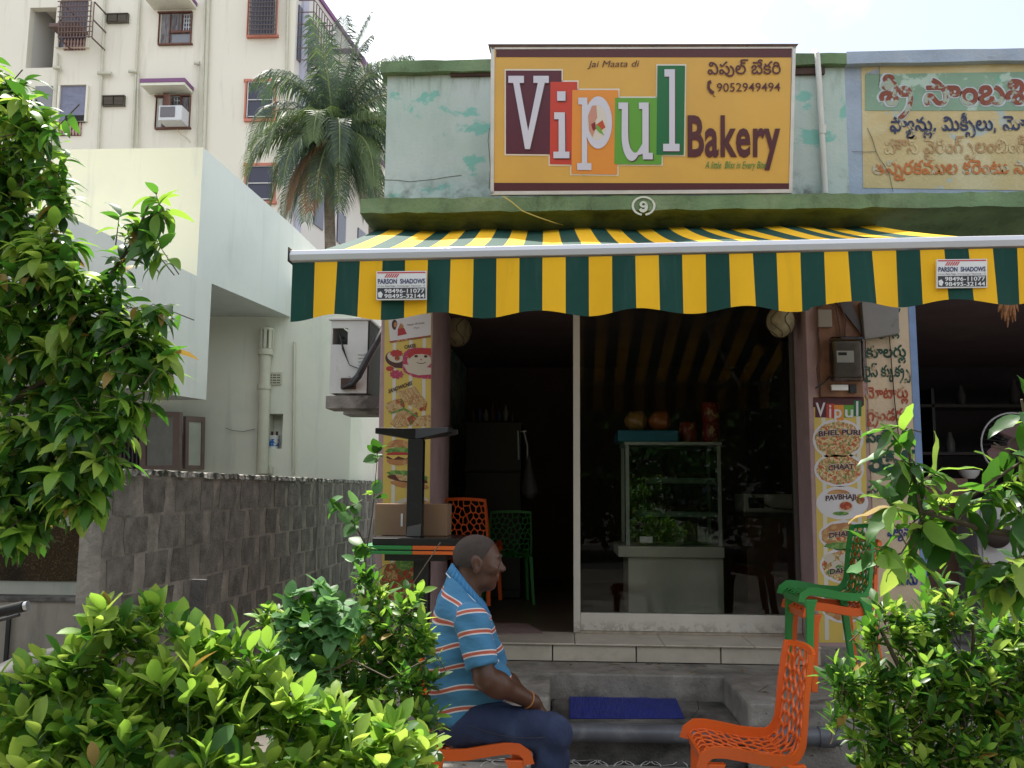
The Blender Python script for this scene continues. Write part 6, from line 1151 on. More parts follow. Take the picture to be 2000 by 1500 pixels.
# ================================================================ chairs
def web_sheet(name, surf, nu, nv, mats_, parent, seed, wu=1.0, wv=1.0, margin=.0034, thick=.009):
    """lattice with rounded openings: Voronoi cells in (u,v) laid on a curved sheet. surf(u,v)->(point); wu,wv real size"""
    r = random.Random(seed); pts = []
    for j in range(nv):
        for i in range(nu + (j % 2)):
            u = (i + (.5 if j % 2 == 0 else 0) + r.uniform(-.30, .30)) / nu
            v = (j + .5 + r.uniform(-.28, .28)) / nv
            pts.append((min(.985, max(.015, u)) * wu, min(.985, max(.015, v)) * wv))
    allp = list(pts)
    for (x, y) in pts:
        allp += [(-x, y), (2 * wu - x, y), (x, -y), (x, 2 * wv - y)]
    V, E_, F, *_ = delaunay_2d_cdt([Vector(p) for p in allp], [], [], 0, 1e-9)
    cell = {}
    for f in F:
        a, b_, c = (V[i] for i in f[:3])
        d = 2 * (a.x * (b_.y - c.y) + b_.x * (c.y - a.y) + c.x * (a.y - b_.y))
        if abs(d) < 1e-12: continue
        ux = ((a.x ** 2 + a.y ** 2) * (b_.y - c.y) + (b_.x ** 2 + b_.y ** 2) * (c.y - a.y) + (c.x ** 2 + c.y ** 2) * (a.y - b_.y)) / d
        uy = ((a.x ** 2 + a.y ** 2) * (c.x - b_.x) + (b_.x ** 2 + b_.y ** 2) * (a.x - c.x) + (c.x ** 2 + c.y ** 2) * (b_.x - a.x)) / d
        for i in f: cell.setdefault(i, []).append((ux, uy))
    q = M(); key = {(round(x, 5), round(y, 5)) for x, y in pts}
    for i, cc in cell.items():
        o = V[i]
        if (round(o.x, 5), round(o.y, 5)) not in key or len(cc) < 3: continue
        cc = sorted(cc, key=lambda p: math.atan2(p[1] - o.y, p[0] - o.x))
        cc = [(min(wu, max(0, x)), min(wv, max(0, y))) for x, y in cc]
        poly = [cc[0]]
        for p in cc[1:]:
            if math.hypot(p[0] - poly[-1][0], p[1] - poly[-1][1]) > .003: poly.append(p)
        if len(poly) < 3: continue
        gx = sum(p[0] for p in poly) / len(poly); gy = sum(p[1] for p in poly) / len(poly)
        out, inn = [], []
        n = len(poly)
        for k in range(n):
            a, b_, c = poly[k - 1], poly[k], poly[(k + 1) % n]
            for s in (.25, ):
                out.append((b_[0] + (a[0] - b_[0]) * .3, b_[1] + (a[1] - b_[1]) * .3)); out.append(b_); out.append((b_[0] + (c[0] - b_[0]) * .3, b_[1] + (c[1] - b_[1]) * .3))
            p1, p3 = out[-3], out[-1]; mid = ((p1[0] + p3[0]) / 2 * .6 + b_[0] * .4, (p1[1] + p3[1]) / 2 * .6 + b_[1] * .4)
            for p in (p1, mid, p3):
                d = math.hypot(p[0] - gx, p[1] - gy) or 1e-6; kf = max(.3, (d - margin * 1.25) / d)
                inn.append((gx + (p[0] - gx) * kf, gy + (p[1] - gy) * kf))
        m_ = len(out)
        vs = [surf(x / wu, y / wv) for x, y in out] + [surf(x / wu, y / wv) for x, y in inn]
        q.raw(vs, [(k, (k + 1) % m_, m_ + (k + 1) % m_, m_ + k) for k in range(m_)])
    o = q.build(name, mats_, parent)
    bm = bmesh.new(); bm.from_mesh(o.data); bmesh.ops.remove_doubles(bm, verts=bm.verts, dist=2e-4); bmesh.ops.recalc_face_normals(bm, faces=bm.faces); bm.to_mesh(o.data); bm.free()
    s = o.modifiers.new('solid', 'SOLIDIFY'); s.thickness = thick; s.offset = 0
    smooth_mesh(o.data, 180)
    return o

PROF = [(.232, .408), (.228, .432), (.208, .449), (.16, .452), (.08, .441), (-.02, .425), (-.10, .420), (-.155, .428), (-.19, .455), (-.208, .50), (-.218, .57), (-.228, .66), (-.244, .75), (-.262, .832)]
def prof_at(t):
    d = [0]
    for i in range(1, len(PROF)): d.append(d[-1] + math.dist(PROF[i], PROF[i - 1]))
    s = t * d[-1]
    for i in range(1, len(PROF)):
        if s <= d[i] + 1e-9:
            f = (s - d[i - 1]) / (d[i] - d[i - 1]); return PROF[i - 1][0] + (PROF[i][0] - PROF[i - 1][0]) * f, PROF[i - 1][1] + (PROF[i][1] - PROF[i - 1][1]) * f
    return PROF[-1]
TS = .475
def chair_w(t):   # half width along the profile
    return .222 - .012 * min(1, t / .45) if t < TS else .21 - .018 * ((t - TS) / (1 - TS)) ** 2
def chair_pt(u, t):
    x, z = prof_at(t); w = chair_w(t); s = 2 * u - 1
    dish = (1 - s * s)
    if t < TS: z -= .012 * dish * math.sin(math.pi * min(1, t / TS))
    else: x -= .03 * dish * min(1, (t - TS) * 4); z += .012 * dish * max(0, (t - .9) * 10)
    return (x, s * w, z)
def make_chair(name, label, matl, group=None):
    root = thing(name, label, 'chair', group=group)
    web_sheet('seat', lambda u, v: chair_pt(.02 + .96 * u, .03 + (TS - .03) * v), 7, 9, matl, root, 3, .42, .46)
    web_sheet('backrest', lambda u, v: chair_pt(.02 + .96 * u, TS + (.985 - TS) * v), 7, 9, matl, root, 5, .42, .40)
    for s in (-1, 1):
        q = M(); n = 30; rows = []
        for i in range(n + 1):
            t = i / n; x, z = prof_at(t); w = chair_w(t); x2, z2 = prof_at(min(1, t + .01)); x1, z1 = prof_at(max(0, t - .01))
            tx, tz = x2 - x1, z2 - z1; l = math.hypot(tx, tz); nx, nz = tz / l, -tx / l     # pointing down / back
            dp = .042 if t < TS * .9 else .042 - .020 * min(1, (t - TS * .9) / .2)
            rows.append([(x - nx * .003, s * (w - .010), z - nz * .003), (x - nx * .003, s * (w + .006), z - nz * .003), (x + nx * dp, s * (w + .010), z + nz * dp), (x + nx * dp, s * (w - .002), z + nz * dp)])
        for i in range(n):
            for k in range(4):
                f = [rows[i][k], rows[i][(k + 1) % 4], rows[i + 1][(k + 1) % 4], rows[i + 1][k]]
                q.face(f if s > 0 else list(reversed(f)))
        q.face(rows[0] if s < 0 else list(reversed(rows[0]))); q.face(rows[-1] if s > 0 else list(reversed(rows[-1])))
        o = q.build('side_rail', matl, root)
        bm = bmesh.new(); bm.from_mesh(o.data); bmesh.ops.remove_doubles(bm, verts=bm.verts, dist=1e-4); bm.to_mesh(o.data); bm.free(); smooth_mesh(o.data, 40.0)
    for t0 in (.012, .99):
        q = M(); rows = []
        for i in range(17):
            a = Vector(chair_pt(i / 16, t0)); e = .012 if t0 > .5 else .016
            if t0 > .5: rows.append([a + Vector((-.008, 0, -e)), a + Vector((.006, 0, -e)), a + Vector((.004, 0, e)), a + Vector((-.010, 0, e))])
            else: rows.append([a + Vector((-.014, 0, -.03)), a + Vector((-.004, 0, -.03)), a + Vector((.006, 0, .012)), a + Vector((-.006, 0, .014))])
        for i in range(16):
            for k in range(4): q.face([rows[i][k], rows[i + 1][k], rows[i + 1][(k + 1) % 4], rows[i][(k + 1) % 4]])
        q.face(list(reversed(rows[0]))); q.face(rows[-1])
        o = q.build('top_rail' if t0 > .5 else 'front_rail', matl, root)
        bm = bmesh.new(); bm.from_mesh(o.data); bmesh.ops.remove_doubles(bm, verts=bm.verts, dist=1e-4); bmesh.ops.recalc_face_normals(bm, faces=bm.faces); bm.to_mesh(o.data); bm.free(); smooth_mesh(o.data, 60.0)
    for sx_, sy in ((1, 1), (1, -1), (-1, 1), (-1, -1)):
        q = M(); tx = .205 if sx_ > 0 else -.185; bx = tx + sx_ * (.018 if sx_ > 0 else .055); ty = sy * .205; by = sy * .228
        rows = []
        for k, (f, w1, w2) in enumerate([(0, .085, .036), (.05, .070, .035), (.12, .058, .034), (.3, .050, .033), (.7, .044, .031), (1, .038, .029)]):
            z = .425 * (1 - f) ; cx = tx + (bx - tx) * f; cy = ty + (by - ty) * f
            a, b_ = (cx - w1 * (.75 if sx_ > 0 else .25), cx + w1 * (.25 if sx_ > 0 else .75))
            rows.append([(a, cy - w2 / 2, z), (b_, cy - w2 / 2, z), (b_, cy + w2 / 2, z), (a, cy + w2 / 2, z)])
        for i in range(len(rows) - 1):
            for k in range(4): q.face([rows[i + 1][k], rows[i + 1][(k + 1) % 4], rows[i][(k + 1) % 4], rows[i][k]])
        q.face(rows[0]); q.face(list(reversed(rows[-1])))
        o = q.build('leg', matl, root)
        bm = bmesh.new(); bm.from_mesh(o.data); bmesh.ops.remove_doubles(bm, verts=bm.verts, dist=1e-4); bm.to_mesh(o.data); bm.free()
        bv = o.modifiers.new('bevel', 'BEVEL'); bv.width = .005; bv.segments = 2
    return root
m_or = mat('plastic_orange', (.72, .115, .012), .38, var=.05, scale=5, stains=[dict(col=(.45, .08, .02), scale=9, lo=.62, hi=.75, amt=.4)])
m_gr = mat('plastic_green', (.03, .26, .05), .38, var=.05, scale=5)
ch_or = make_chair('plastic_chair', 'bright orange plastic chair with webbed seat standing empty in front of the steps', m_or, 'webbed plastic chairs')
ch_gr = make_chair('plastic_chair', 'green webbed plastic chair, top of the stack in front of the snack poster', m_gr, 'webbed plastic chairs')
def put(o, x, y, z, deg, lab=None):
    o.location = (x, y, z); o.rotation_euler = (0, 0, R(deg))
    if lab: o['label'] = lab
    return o
ch_or.scale = ch_gr.scale = (.88, .94, 1.0)
c0 = P(1458, 1440, 3.82)
put(ch_or, c0.x, 3.82, 0.03, 181)
c2 = copy_tree(ch_or); c1 = P(925, 1440, 3.78)
put(c2, P(1024, 1440, 3.78).x - .205, 3.80, 0.03, 3, 'orange plastic chair that the man in the striped shirt is sitting on')
c5 = P(1640, 1150, 5.45)
put(ch_gr, c5.x - .07, 5.45, .355 + .115, 180 + 2)
c3 = copy_tree(ch_or); put(c3, c5.x - .045, 5.46, .355 + .03, 180 + 2, 'orange webbed plastic chair nested under the green one in the stack')
c4 = copy_tree(ch_or); put(c4, P(915, 1040, 7.2).x, 7.35, ZFL + .12, 80, 'orange webbed chair in the bakery doorway behind the cardboard box')
c6 = copy_tree(ch_gr); put(c6, P(992, 1040, 8.35).x, 8.35, ZFL, 100, 'green webbed chair in the dark just inside the bakery door')

# ================================================================ tables and carton
m_edge_g = mat('table_edge_green', (.03, .24, .06), .4); m_edge_o = mat('table_edge_orange', (.70, .14, .02), .4); m_lam = mat('table_laminate_black', (.02, .02, .022), .25)
tb = wthing('pedestal_table', 'upright pedestal table with green and orange edged top left of the door', 'table', (-.93, 5.85, .354))
a, b_ = P(706, 1075, 5.55), P(892, 1082, 5.55)
zt0, zt1 = P(800, 1083, 5.55).z, P(800, 1066, 5.55).z
xm = P(805, 1075, 5.55).x
for (u, v, mm, nm) in ((a.x, xm, m_edge_g, 'green'), (xm + .001, b_.x, m_edge_o, 'orange')):
    q = M(); q.box((u, 5.55, zt0), (v, 6.15, zt0 + .021)); q.box((u, 5.55, zt0 + .029), (v, 6.15, zt1)); q.build('top_edge', mm, tb, bevel=.003, label=nm + ' table edge')
q = M(); q.box((a.x + .01, 5.56, zt0 + .0215), (b_.x - .01, 6.14, zt0 + .0285)); q.build('core', m_lam, tb)
q = M(); q.box((a.x + .12, 5.68, zt0 - .05), (b_.x - .08, 6.02, zt0 - .001)); q.build('under_plate', m_lam, tb)
xc = P(822, 1120, 5.8).x
q = M(); q.box((xc - .05, 5.80, .40), (xc + .05, 5.90, zt0 - .051)); q.build('column', m_black, tb, bevel=.006)
for dg in (45, -45):
    q = M(); q.box((xc - .27, 5.82, .356), (xc + .27, 5.88, .398 if dg > 0 else .3985), rot=Matrix.Rotation(R(dg), 3, 'Z')); q.build('foot', m_black, tb, bevel=.005)
ut = wthing('upturned_table', 'black pedestal table lying upside down on the other table, its foot in the air', 'table', (-.93, 5.8, zt1))
a, b_ = P(727, 1055, 5.56), P(898, 1055, 5.56)
q = M(); q.box((a.x, 5.56, zt1 + .001), (b_.x, 6.10, zt1 + .045)); q.build('table_top', m_lam, ut, bevel=.004)
xc = P(812, 950, 5.78).x; ztop = P(812, 858, 5.75).z
q = M(); q.box((xc - .05, 5.73, zt1 + .046), (xc + .05, 5.83, ztop)); q.build('column', m_black, ut, bevel=.004)
q = M(); q.prism([(xc - .045, 5.725, zt1 + .05), (xc + .045, 5.725, zt1 + .05), (xc + .05, 5.725, zt1 + .13), (xc - .04, 5.725, zt1 + .11)], (0, -.004, 0)); q.build('tape', mat('clear_tape', (.12, .12, .12), .15), ut)
ang = (14, -28)
for k, dg in enumerate(ang):
    q = M(); zt = ztop + .001 + .002 * k
    q.prism([(xc - .27, 5.75, zt + .035), (xc - .27, 5.75, zt + .07), (xc + .27, 5.75, zt + .07), (xc + .27, 5.75, zt + .035), (xc + .05, 5.75, zt), (xc - .05, 5.75, zt)], (0, .06, 0))
    rm = Matrix.Rotation(R(dg), 3, 'Z'); cc = Vector((xc, 5.78, 0))
    q.v = [tuple(rm @ (Vector(v) - cc) + cc) for v in q.v]; q.build('foot', m_black, ut, bevel=.004)
cb = wthing('cardboard_box', 'taped brown cardboard box resting on the upturned table top', 'box', (-.9, 5.95, zt1 + .045))
m_card = mat('cardboard', (.30, .185, .115), .8, var=.08, scale=4)
a, b_ = P(731, 1049, 5.86), P(874, 985, 5.86)
q = M(); q.box((a.x, 5.86, zt1 + .046), (b_.x, 6.09, b_.z)); q.build('carton', m_card, cb, bevel=.003)
q = M(); q.box((a.x - .001, 5.95, b_.z + .0005), (b_.x + .001, 6.0, b_.z + .0015)); q.build('tape', mat('parcel_tape', (.42, .30, .17), .3), cb)
q = M(); q.box((P(783, 1010, 5.86).x, 5.857, P(783, 1028, 5.86).z), (P(787, 1010, 5.86).x, 5.8595, P(783, 1003, 5.86).z)); q.build('sticker', m_white, cb)

# mats
m_bluemat = mat('rubber_mat_blue', (.006, .016, .19), .5, var=.2, scale=10)
dm = wthing('doormat', 'royal blue bristle rubber doormat on the lower concrete step', 'doormat', PZ(1220, 1390, .2))
cs = [PZ(1112, 1404, .201), PZ(1337, 1404, .201), PZ(1318, 1361, .201), PZ(1112, 1361, .201)]
q = M(); q.prism(cs, (0, 0, .007)); q.build('base', m_bluemat, dm, bevel=.002)
q = M(); nx_, ny_ = 64, 26
for i in range(nx_):
    for j in range(ny_):
        u, v = (i + .5 + .3 * (j % 2)) / (nx_ + .5), (j + .5) / ny_
        p = (cs[0].lerp(cs[1], u)).lerp(cs[3].lerp(cs[2], u), v) + Vector((0, 0, .007)); s = .0035
        t_ = p + Vector((rnd.uniform(-.002, .002), rnd.uniform(-.002, .002), .012))
        q.raw([p + Vector((-s, -s, 0)), p + Vector((s, -s, 0)), p + Vector((s, s, 0)), p + Vector((-s, s, 0)), t_], [(0, 1, 4), (1, 2, 4), (2, 3, 4), (3, 0, 4)])
q.build('bristles', m_bluemat, dm, kind='stuff')
gm = M(); cs = [PZ(925, 1240, ZFL + .001), PZ(1062, 1238, ZFL + .001), PZ(1030, 1218, ZFL + .001), PZ(925, 1218, ZFL + .001)]
gm.prism(cs, (0, 0, .006)); tag(gm.build('floor_mat', mat('mat_grey_pink', (.26, .19, .18), .9, var=.2, scale=30), bevel=.002), 'flat greyish pink mat on the floor inside the bakery door', 'mat')
# ================================================================ block wall along the side passage
WX = -2.30
bw_ = wthing('block_wall', 'grimy grey concrete block boundary wall running back beside the shop', 'wall', (WX, 4.4, 0))
m_mortar = mat('mortar_smeared', (.27, .245, .215), .95, var=.35, scale=5, bump=.7, bscale=35, stains=[dict(col=(.07, .062, .055), scale=2.5, lo=.48, hi=.7, amt=.65), dict(col=(.33, .29, .25), scale=6, lo=.6, hi=.72, amt=.6), dict(col=(.05, .055, .04), scale=8, lo=.45, hi=.6, amt=.7, z=(1.0, 1.6))])
m_block = mat('concrete_block', (.165, .150, .135), .95, var=.45, scale=9, bump=.9, bscale=60, island=.25, stains=[dict(col=(.22, .20, .175), scale=7, lo=.52, hi=.68, amt=.75), dict(col=(.045, .04, .035), scale=3, lo=.54, hi=.72, amt=.7)])
m_block2 = mat('concrete_block_dark', (.125, .113, .102), .95, var=.45, scale=9, bump=.9, bscale=60, stains=[dict(col=(.20, .18, .16), scale=6, lo=.52, hi=.66, amt=.8)])
m_moss = mat('wall_top_moss', (.30, .28, .25), .95, var=.6, scale=30, bump=.8, stains=[dict(col=(.02, .025, .015), scale=14, lo=.45, hi=.55, amt=.95)])
ztw = P(200, 917, 4.42).z
q = M(); q.box((WX - .12, 4.40, 0), (WX - .004, 12.0, ztw - .02)); q.build('core', m_mortar, bw_)
r = random.Random(11)
q = M(); ny = 150; rows = []
for i in range(ny + 1):
    y = 4.395 + 7.6 * i / ny
    rows.append([(WX - .13, y, ztw - .019), (WX + .006 + r.uniform(-.004, .006), y, ztw - .019 - r.uniform(0, .012)), (WX + r.uniform(-.004, .008), y, ztw + .006 + r.uniform(-.006, .008)), (WX - .12 + r.uniform(-.01, .01), y, ztw + .008 + r.uniform(-.006, .008))])
for i in range(ny):
    for k in range(4): q.face([rows[i][k], rows[i][(k + 1) % 4], rows[i + 1][(k + 1) % 4], rows[i + 1][k]])
q.face(list(reversed(rows[0]))); q.face(rows[-1]); q.build('coping', m_moss, bw_)
crs = .205
for c in range(8):
    zt = ztw - .045 - c * crs; zb_ = zt - crs + .016
    y = 4.42 - (.2 if c % 2 else 0)
    while y < 11.9:
        ln_ = r.uniform(.33, .37); y0 = max(4.41, y + r.uniform(.02, .07)); y1 = y + ln_ - r.uniform(.02, .07)
        if y1 - y0 > .08:
            pts = []; j = lambda a: r.uniform(-a, a)
            n4 = [(y0, zb_), ((y0 + y1) / 2, zb_), (y1, zb_), (y1, (zb_ + zt) / 2), (y1, zt), ((y0 + y1) / 2, zt), (y0, zt), (y0, (zb_ + zt) / 2)]
            pts = [(WX - .003, a + j(.020), b + j(.005)) for a, b in n4]
            q = M(); q.prism(pts, (.0012 + r.uniform(0, .002), 0, 0)); q.build('block', m_block if r.random() < .7 else m_block2, bw_)
        y += ln_ + .03
q = M(); z_ = ztw; pts = [P(622, 925, 8.33)]
ys = [(8.33, ztw), (8.36, 1.2), (8.31, .9), (8.4, .5), (8.42, 0.1)]
for i in range(4):
    a, b = ys[i], ys[i + 1]; q.face([(WX + .009, a[0] - .008, a[1]), (WX + .009, b[0] - .008, b[1]), (WX + .009, b[0] + .012, b[1]), (WX + .009, a[0] + .012, a[1])])
q.build('crack', m_dark, bw_)
q = M(); a = P(385, 1132, 4.9); q.box((a.x - .045, 4.9, 0), (a.x + .04, 4.93, a.z), rot=Matrix.Rotation(R(1), 3, 'Y'))
tag(q.build('stone_post', mat('stone_post_grey', (.11, .105, .10), .95, var=.4, scale=8, bump=.6), bevel=.004), 'short grey stone slab leaning upright before the block wall', 'post')

cw = wthing('compound_wall', 'low beige-grey compound wall behind the parked motorcycle at the far left', 'wall', (-4.5, 7.0, 0))
a = P(60, 1174, 7.0); q = M(); q.box((-9, 7.0, 0), (WX - .14, 7.12, a.z)); q.build('wall', mat('compound_beige', (.30, .27, .22), .9, var=.2, scale=2, stains=[dict(col=(.14, .13, .11), scale=3, lo=.5, hi=.7, amt=.6, stretch=(2, 1, .5))]), cw)
q = M(); q.box((-9, 6.98, a.z + .001), (WX - .14, 7.14, a.z + .035)); q.build('coping', m_conc_dk, cw)
q = M(); b = P(18, 1200, 6.97); q.box((b.x - .015, 6.96, 0), (b.x + .015, 6.979, a.z - .03)); q.build('steel_post', m_black, cw)
# ================================================================ cream villa
m_vcream = mat('villa_cream', (.80, .77, .58), .9, var=.03, scale=1, stains=[dict(col=(.60, .60, .50), scale=1.5, lo=.55, hi=.75, amt=.35), dict(col=(.4, .4, .36), scale=2.5, lo=.56, hi=.75, amt=.35, stretch=(3, 1, .3))])
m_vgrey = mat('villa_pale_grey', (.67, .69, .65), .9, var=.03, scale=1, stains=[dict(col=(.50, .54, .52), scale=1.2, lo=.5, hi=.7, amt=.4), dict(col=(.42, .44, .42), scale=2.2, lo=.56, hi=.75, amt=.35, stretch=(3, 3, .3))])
m_vwall = mat('villa_wall_greenish_cream', (.78, .79, .68), .9, var=.03, scale=1.2, stains=[dict(col=(.58, .62, .53), scale=1.6, lo=.5, hi=.7, amt=.4), dict(col=(.45, .46, .40), scale=2, lo=.56, hi=.75, amt=.35, stretch=(3, 3, .3))])
VY = 10.0
v = wthing('villa', 'cream two-storey villa with stepped grey parapets behind the block wall', 'house', (-4, VY, 0))
vp_ = Plane((0, VY, 0), (0, -1, 0))
xr_ = P(683, 900, VY).x
n0, n1, n2, n3 = P(521, 876, VY), P(553, 808, VY), 0, 0
z_top = P(600, 560, VY).z
q = M()
q.box((-12, VY, 1.06), (n0.x, VY + .3, z_top)); q.box((n1.x, VY, 1.06), (xr_, VY + .3, z_top)); q.box((n0.x, VY, 1.06), (n1.x, VY + .3, n0.z)); q.box((n0.x, VY, n1.z), (n1.x, VY + .3, z_top)); q.box((n0.x, VY + .22, n0.z), (n1.x, VY + .3, n1.z))
q.box((-12, VY, 0), (xr_, VY + .3, .44)); q.box((xr_ - .3, VY + .3, 0), (xr_, 15, z_top)); q.box((-12, 14.7, 0), (xr_ - .3, 15, z_top)); q.box((-12, VY + .3, z_top - .15), (xr_ - .3, 14.7, z_top))
q.build('wall', m_vwall, v)
q = M(); q.box((-12, VY - .03, .44), (xr_ + .02, VY + .02, 1.06)); q.build('plinth_band', mat('pebble_dash_brown', (.10, .065, .03), .9, var=.5, scale=60, bump=1.0, bscale=110, stains=[dict(col=(.28, .19, .08), scale=45, lo=.55, hi=.62, amt=.8), dict(col=(.03, .02, .012), scale=2, lo=.5, hi=.7, amt=.7)]), v)
def hexa(mb, near, far, bot_near, bot_far, left, back):
    """box with right side face near->far; all px-free points"""
    a, b, c, d = near, far, bot_far, bot_near
    A = [Vector(a), Vector(b), Vector((b.x, back, b.z)), Vector((left, back, a.z)), Vector((left, a.y, a.z))]
    Bm = [Vector((a.x, a.y, d.z)), Vector((b.x, b.y, c.z)), Vector((b.x, back, c.z)), Vector((left, back, d.z)), Vector((left, a.y, d.z))]
    n = 5; mb.raw(A + Bm, [tuple(range(n)), tuple(reversed(range(n, 2 * n)))] + [(i, n + i, n + (i + 1) % n, (i + 1) % n) for i in range(n)])
    return mb
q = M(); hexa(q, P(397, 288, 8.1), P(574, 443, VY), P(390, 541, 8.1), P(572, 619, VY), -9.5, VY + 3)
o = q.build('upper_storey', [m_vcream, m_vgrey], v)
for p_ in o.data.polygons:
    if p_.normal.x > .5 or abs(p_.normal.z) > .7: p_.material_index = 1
q = M(); hexa(q, P(120, 416, 6.0), P(413, 552, 8.04), P(120, 734, 6.0), P(408, 781, 8.04), -9.5, 8.045)
q.build('balcony_box', m_vgrey, v)
# window with open wooden shutters
def qd(mb, pts, Y, th=.03, mi=0):
    """upright panel: pts = px corners with own depths"""
    mb.prism([P(x, y, yy) for x, y, yy in pts], (0.0, th, 0), mi)
wd = M(); qd(wd, [(236, 918, VY - .02), (236, 805, VY - .02), (280, 803, VY - .02), (280, 918, VY - .02)], 0, .015); wpart = wd.build('window', m_dark, v)
q = M()
for x in (243, 251, 259, 267, 275): q.tube([P(x, 917, VY - .05), P(x, 850, VY - .05), P(x + 2, 838, VY - .05)], .008, 5)
for k, rx in enumerate((16, 10)): q.tube([P(259 + rx * math.cos(R(t)), 850 - rx * 1.5 * math.sin(R(t)), VY - .055) for t in range(0, 181, 20)], .007, 5)
sub(q, 'grille', mat('grille_grey_violet', (.17, .15, .19), .5), wpart, v)
q = M()
for pts in ([(228, 918, VY - .03), (228, 800, VY - .03), (237, 800, VY - .03), (237, 918, VY - .03)], [(228, 804, VY - .031), (228, 794, VY - .031), (284, 794, VY - .031), (284, 804, VY - .031)]): qd(q, pts, 0, .03)
sub(q, 'frame', m_shutter, wpart, v)
def shutter(pts, panecol):
    (x0, y0, d0), (x1, y1, d1) = pts[0], pts[1]            # bottom left, bottom right ; tops pts[3], pts[2]
    s = M()
    bl, br, tr, tl = [P(*p) for p in pts]
    def at(u, w): return (bl.lerp(br, u)).lerp(tl.lerp(tr, u), w)
    nrm = (br - bl).cross(tl - bl).normalized() * .035
    for (u0, u1, w0, w1) in ((0, .16, 0, 1), (.84, 1, 0, 1), (.16, .84, 0, .07), (.16, .84, .90, 1)):
        s.prism([at(u0, w0), at(u1, w0), at(u1, w1), at(u0, w1)], nrm)
    so_ = s.build('shutter', m_shutter, v)
    s = M(); s.prism([at(.16, .07) + nrm * .3, at(.84, .07) + nrm * .3, at(.84, .90) + nrm * .3, at(.16, .90) + nrm * .3], nrm * .3); sub(s, 'pane', panecol, so_, v)
shutter([(278, 918, VY - .04), (355, 916, VY - .55), (357, 805, VY - .55), (278, 802, VY - .04)], mat('shutter_pane_grey', (.22, .23, .22), .5, var=.2))
shutter([(357, 916, VY - .35), (394, 917, VY - .03), (396, 815, VY - .03), (358, 813, VY - .35)], mat('shutter_pane_cream', (.50, .51, .44), .5, var=.1))
# pipes, ventilator, niche
m_vpipe = mat('pipe_cream', (.56, .55, .44), .5, var=.08)
q = M(); q.tube([P(512, 925, VY - .09), P(518, 690, VY - .09)], .066, 14); pi_ = q.build('soil_pipe', m_vpipe, v, smooth=True)
a = P(519, 690, VY - .09); q = M()
q.lathe([(.085, -.02), (.088, .0), (.088, .04), (.076, .05)], a, n=20); sub(q, 'collar', m_vpipe, pi_, v, smooth=40.0)
for k in range(9):
    t_ = k * math.pi * 2 / 9; c_ = a + Vector((.07 * math.cos(t_), .07 * math.sin(t_), 0)); q = M(); q.box((c_.x - .016, c_.y - .016, a.z + .05), (c_.x + .016, c_.y + .016, a.z + .27), rot=Matrix.Rotation(t_, 3, 'Z')); sub(q, 'slat', m_vpipe, pi_, v)
q = M(); q.lathe([(.085, .265), (.085, .29), (.02, .31)], a, n=20); sub(q, 'cap', m_vpipe, pi_, v, smooth=40.0)
q = M(); q.lathe([(.05, .03), (.05, .26)], a, n=12); sub(q, 'core', m_dark, pi_, v)
q = M(); q.lathe([(.078, -.02), (.078, .03)], P(516, 757, VY - .09), n=16); sub(q, 'collar', m_vpipe, pi_, v)
q = M(); q.tube([P(572, 925, VY - .04), P(575, 668, VY - .04)], .017, 8); q.build('thin_pipe', m_vpipe, v, smooth=True)
q = M(); q.tube([P(528, 925, VY - .04), P(528, 912, VY - .04)], .03, 8); q.build('pipe_stub', m_vpipe, v, smooth=True)
q = M(); a, b = P(524, 752, VY), P(552, 727, VY); q.box((a.x, VY - .025, a.z), (b.x, VY - .001, b.z)); vt = q.build('ventilator', m_vpipe, v, bevel=.004)
for j in range(4):
    for i in range(3):
        q = M(); x = a.x + .012 + i * .048; z = a.z + .018 + j * .030; q.box((x, VY - .028, z), (x + .038, VY - .026, z + .010)); sub(q, 'slot', m_dark, vt, v)
q = M(); q.tube([P(441, 836, VY - .03), P(455, 841, VY - .03), P(475, 843, VY - .03), P(498, 838, VY - .03)], .004, 4); q.build('thin_wire', m_crack, v)
bk = wthing('paint_bucket', 'white paint bucket with blue label standing in the niche of the villa wall', 'bucket', (P(533, 875, VY + .1).x, VY + .1, n0.z))
c_ = (P(534, 875, VY + .1).x, VY + .10, n0.z + .002); q = M(); q.lathe([(.052, 0), (.062, .135), (.068, .137), (.068, .152), (.01, .155)], c_, n=20); q.build('pail', m_white, bk, smooth=40.0)
q = M(); q.lathe([(.0575, .03), (.0635, .11)], c_, n=20); q.build('label_band', mat('label_blue', (.02, .16, .5), .4, stains=[dict(col=(.7, .7, .7), scale=12, lo=.52, hi=.55, amt=1)]), bk)
for dx in (-.02, .035): q = M(); q.tube([(c_[0] + dx, c_[1], c_[2] + .15), (c_[0] + dx, c_[1], c_[2] + .20)], .014, 8); q.build('brush_end', m_rust, bk)

# ================================================================ apartment block
AY = 30.0
ap_ = wthing('apartment_block', 'tall cream apartment block with purple sunshades, red window frames and long drain pipes', 'building', (-14, AY, 0))
apl = Plane((0, AY, 0), (0, -1, 0))
m_ap = mat('apartment_cream', (.78, .745, .64), .9, var=.03, scale=.3, stains=[dict(col=(.55, .51, .43), scale=.8, lo=.54, hi=.72, amt=.55, stretch=(3, 3, .35)), dict(col=(.4, .38, .33), scale=3, lo=.7, hi=.76, amt=.4)])
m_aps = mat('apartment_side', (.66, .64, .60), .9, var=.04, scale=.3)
m_purp = mat('paint_purple', (.22, .10, .22), .8)
m_salm = mat('paint_salmon', (.55, .20, .14), .8, var=.1)
m_win = mat('window_dark_violet', (.045, .045, .075), .25)
m_wwood = mat('window_wood', (.14, .055, .035), .6, var=.2, scale=4)
m_grl = mat('grille_iron', (.10, .08, .08), .6)
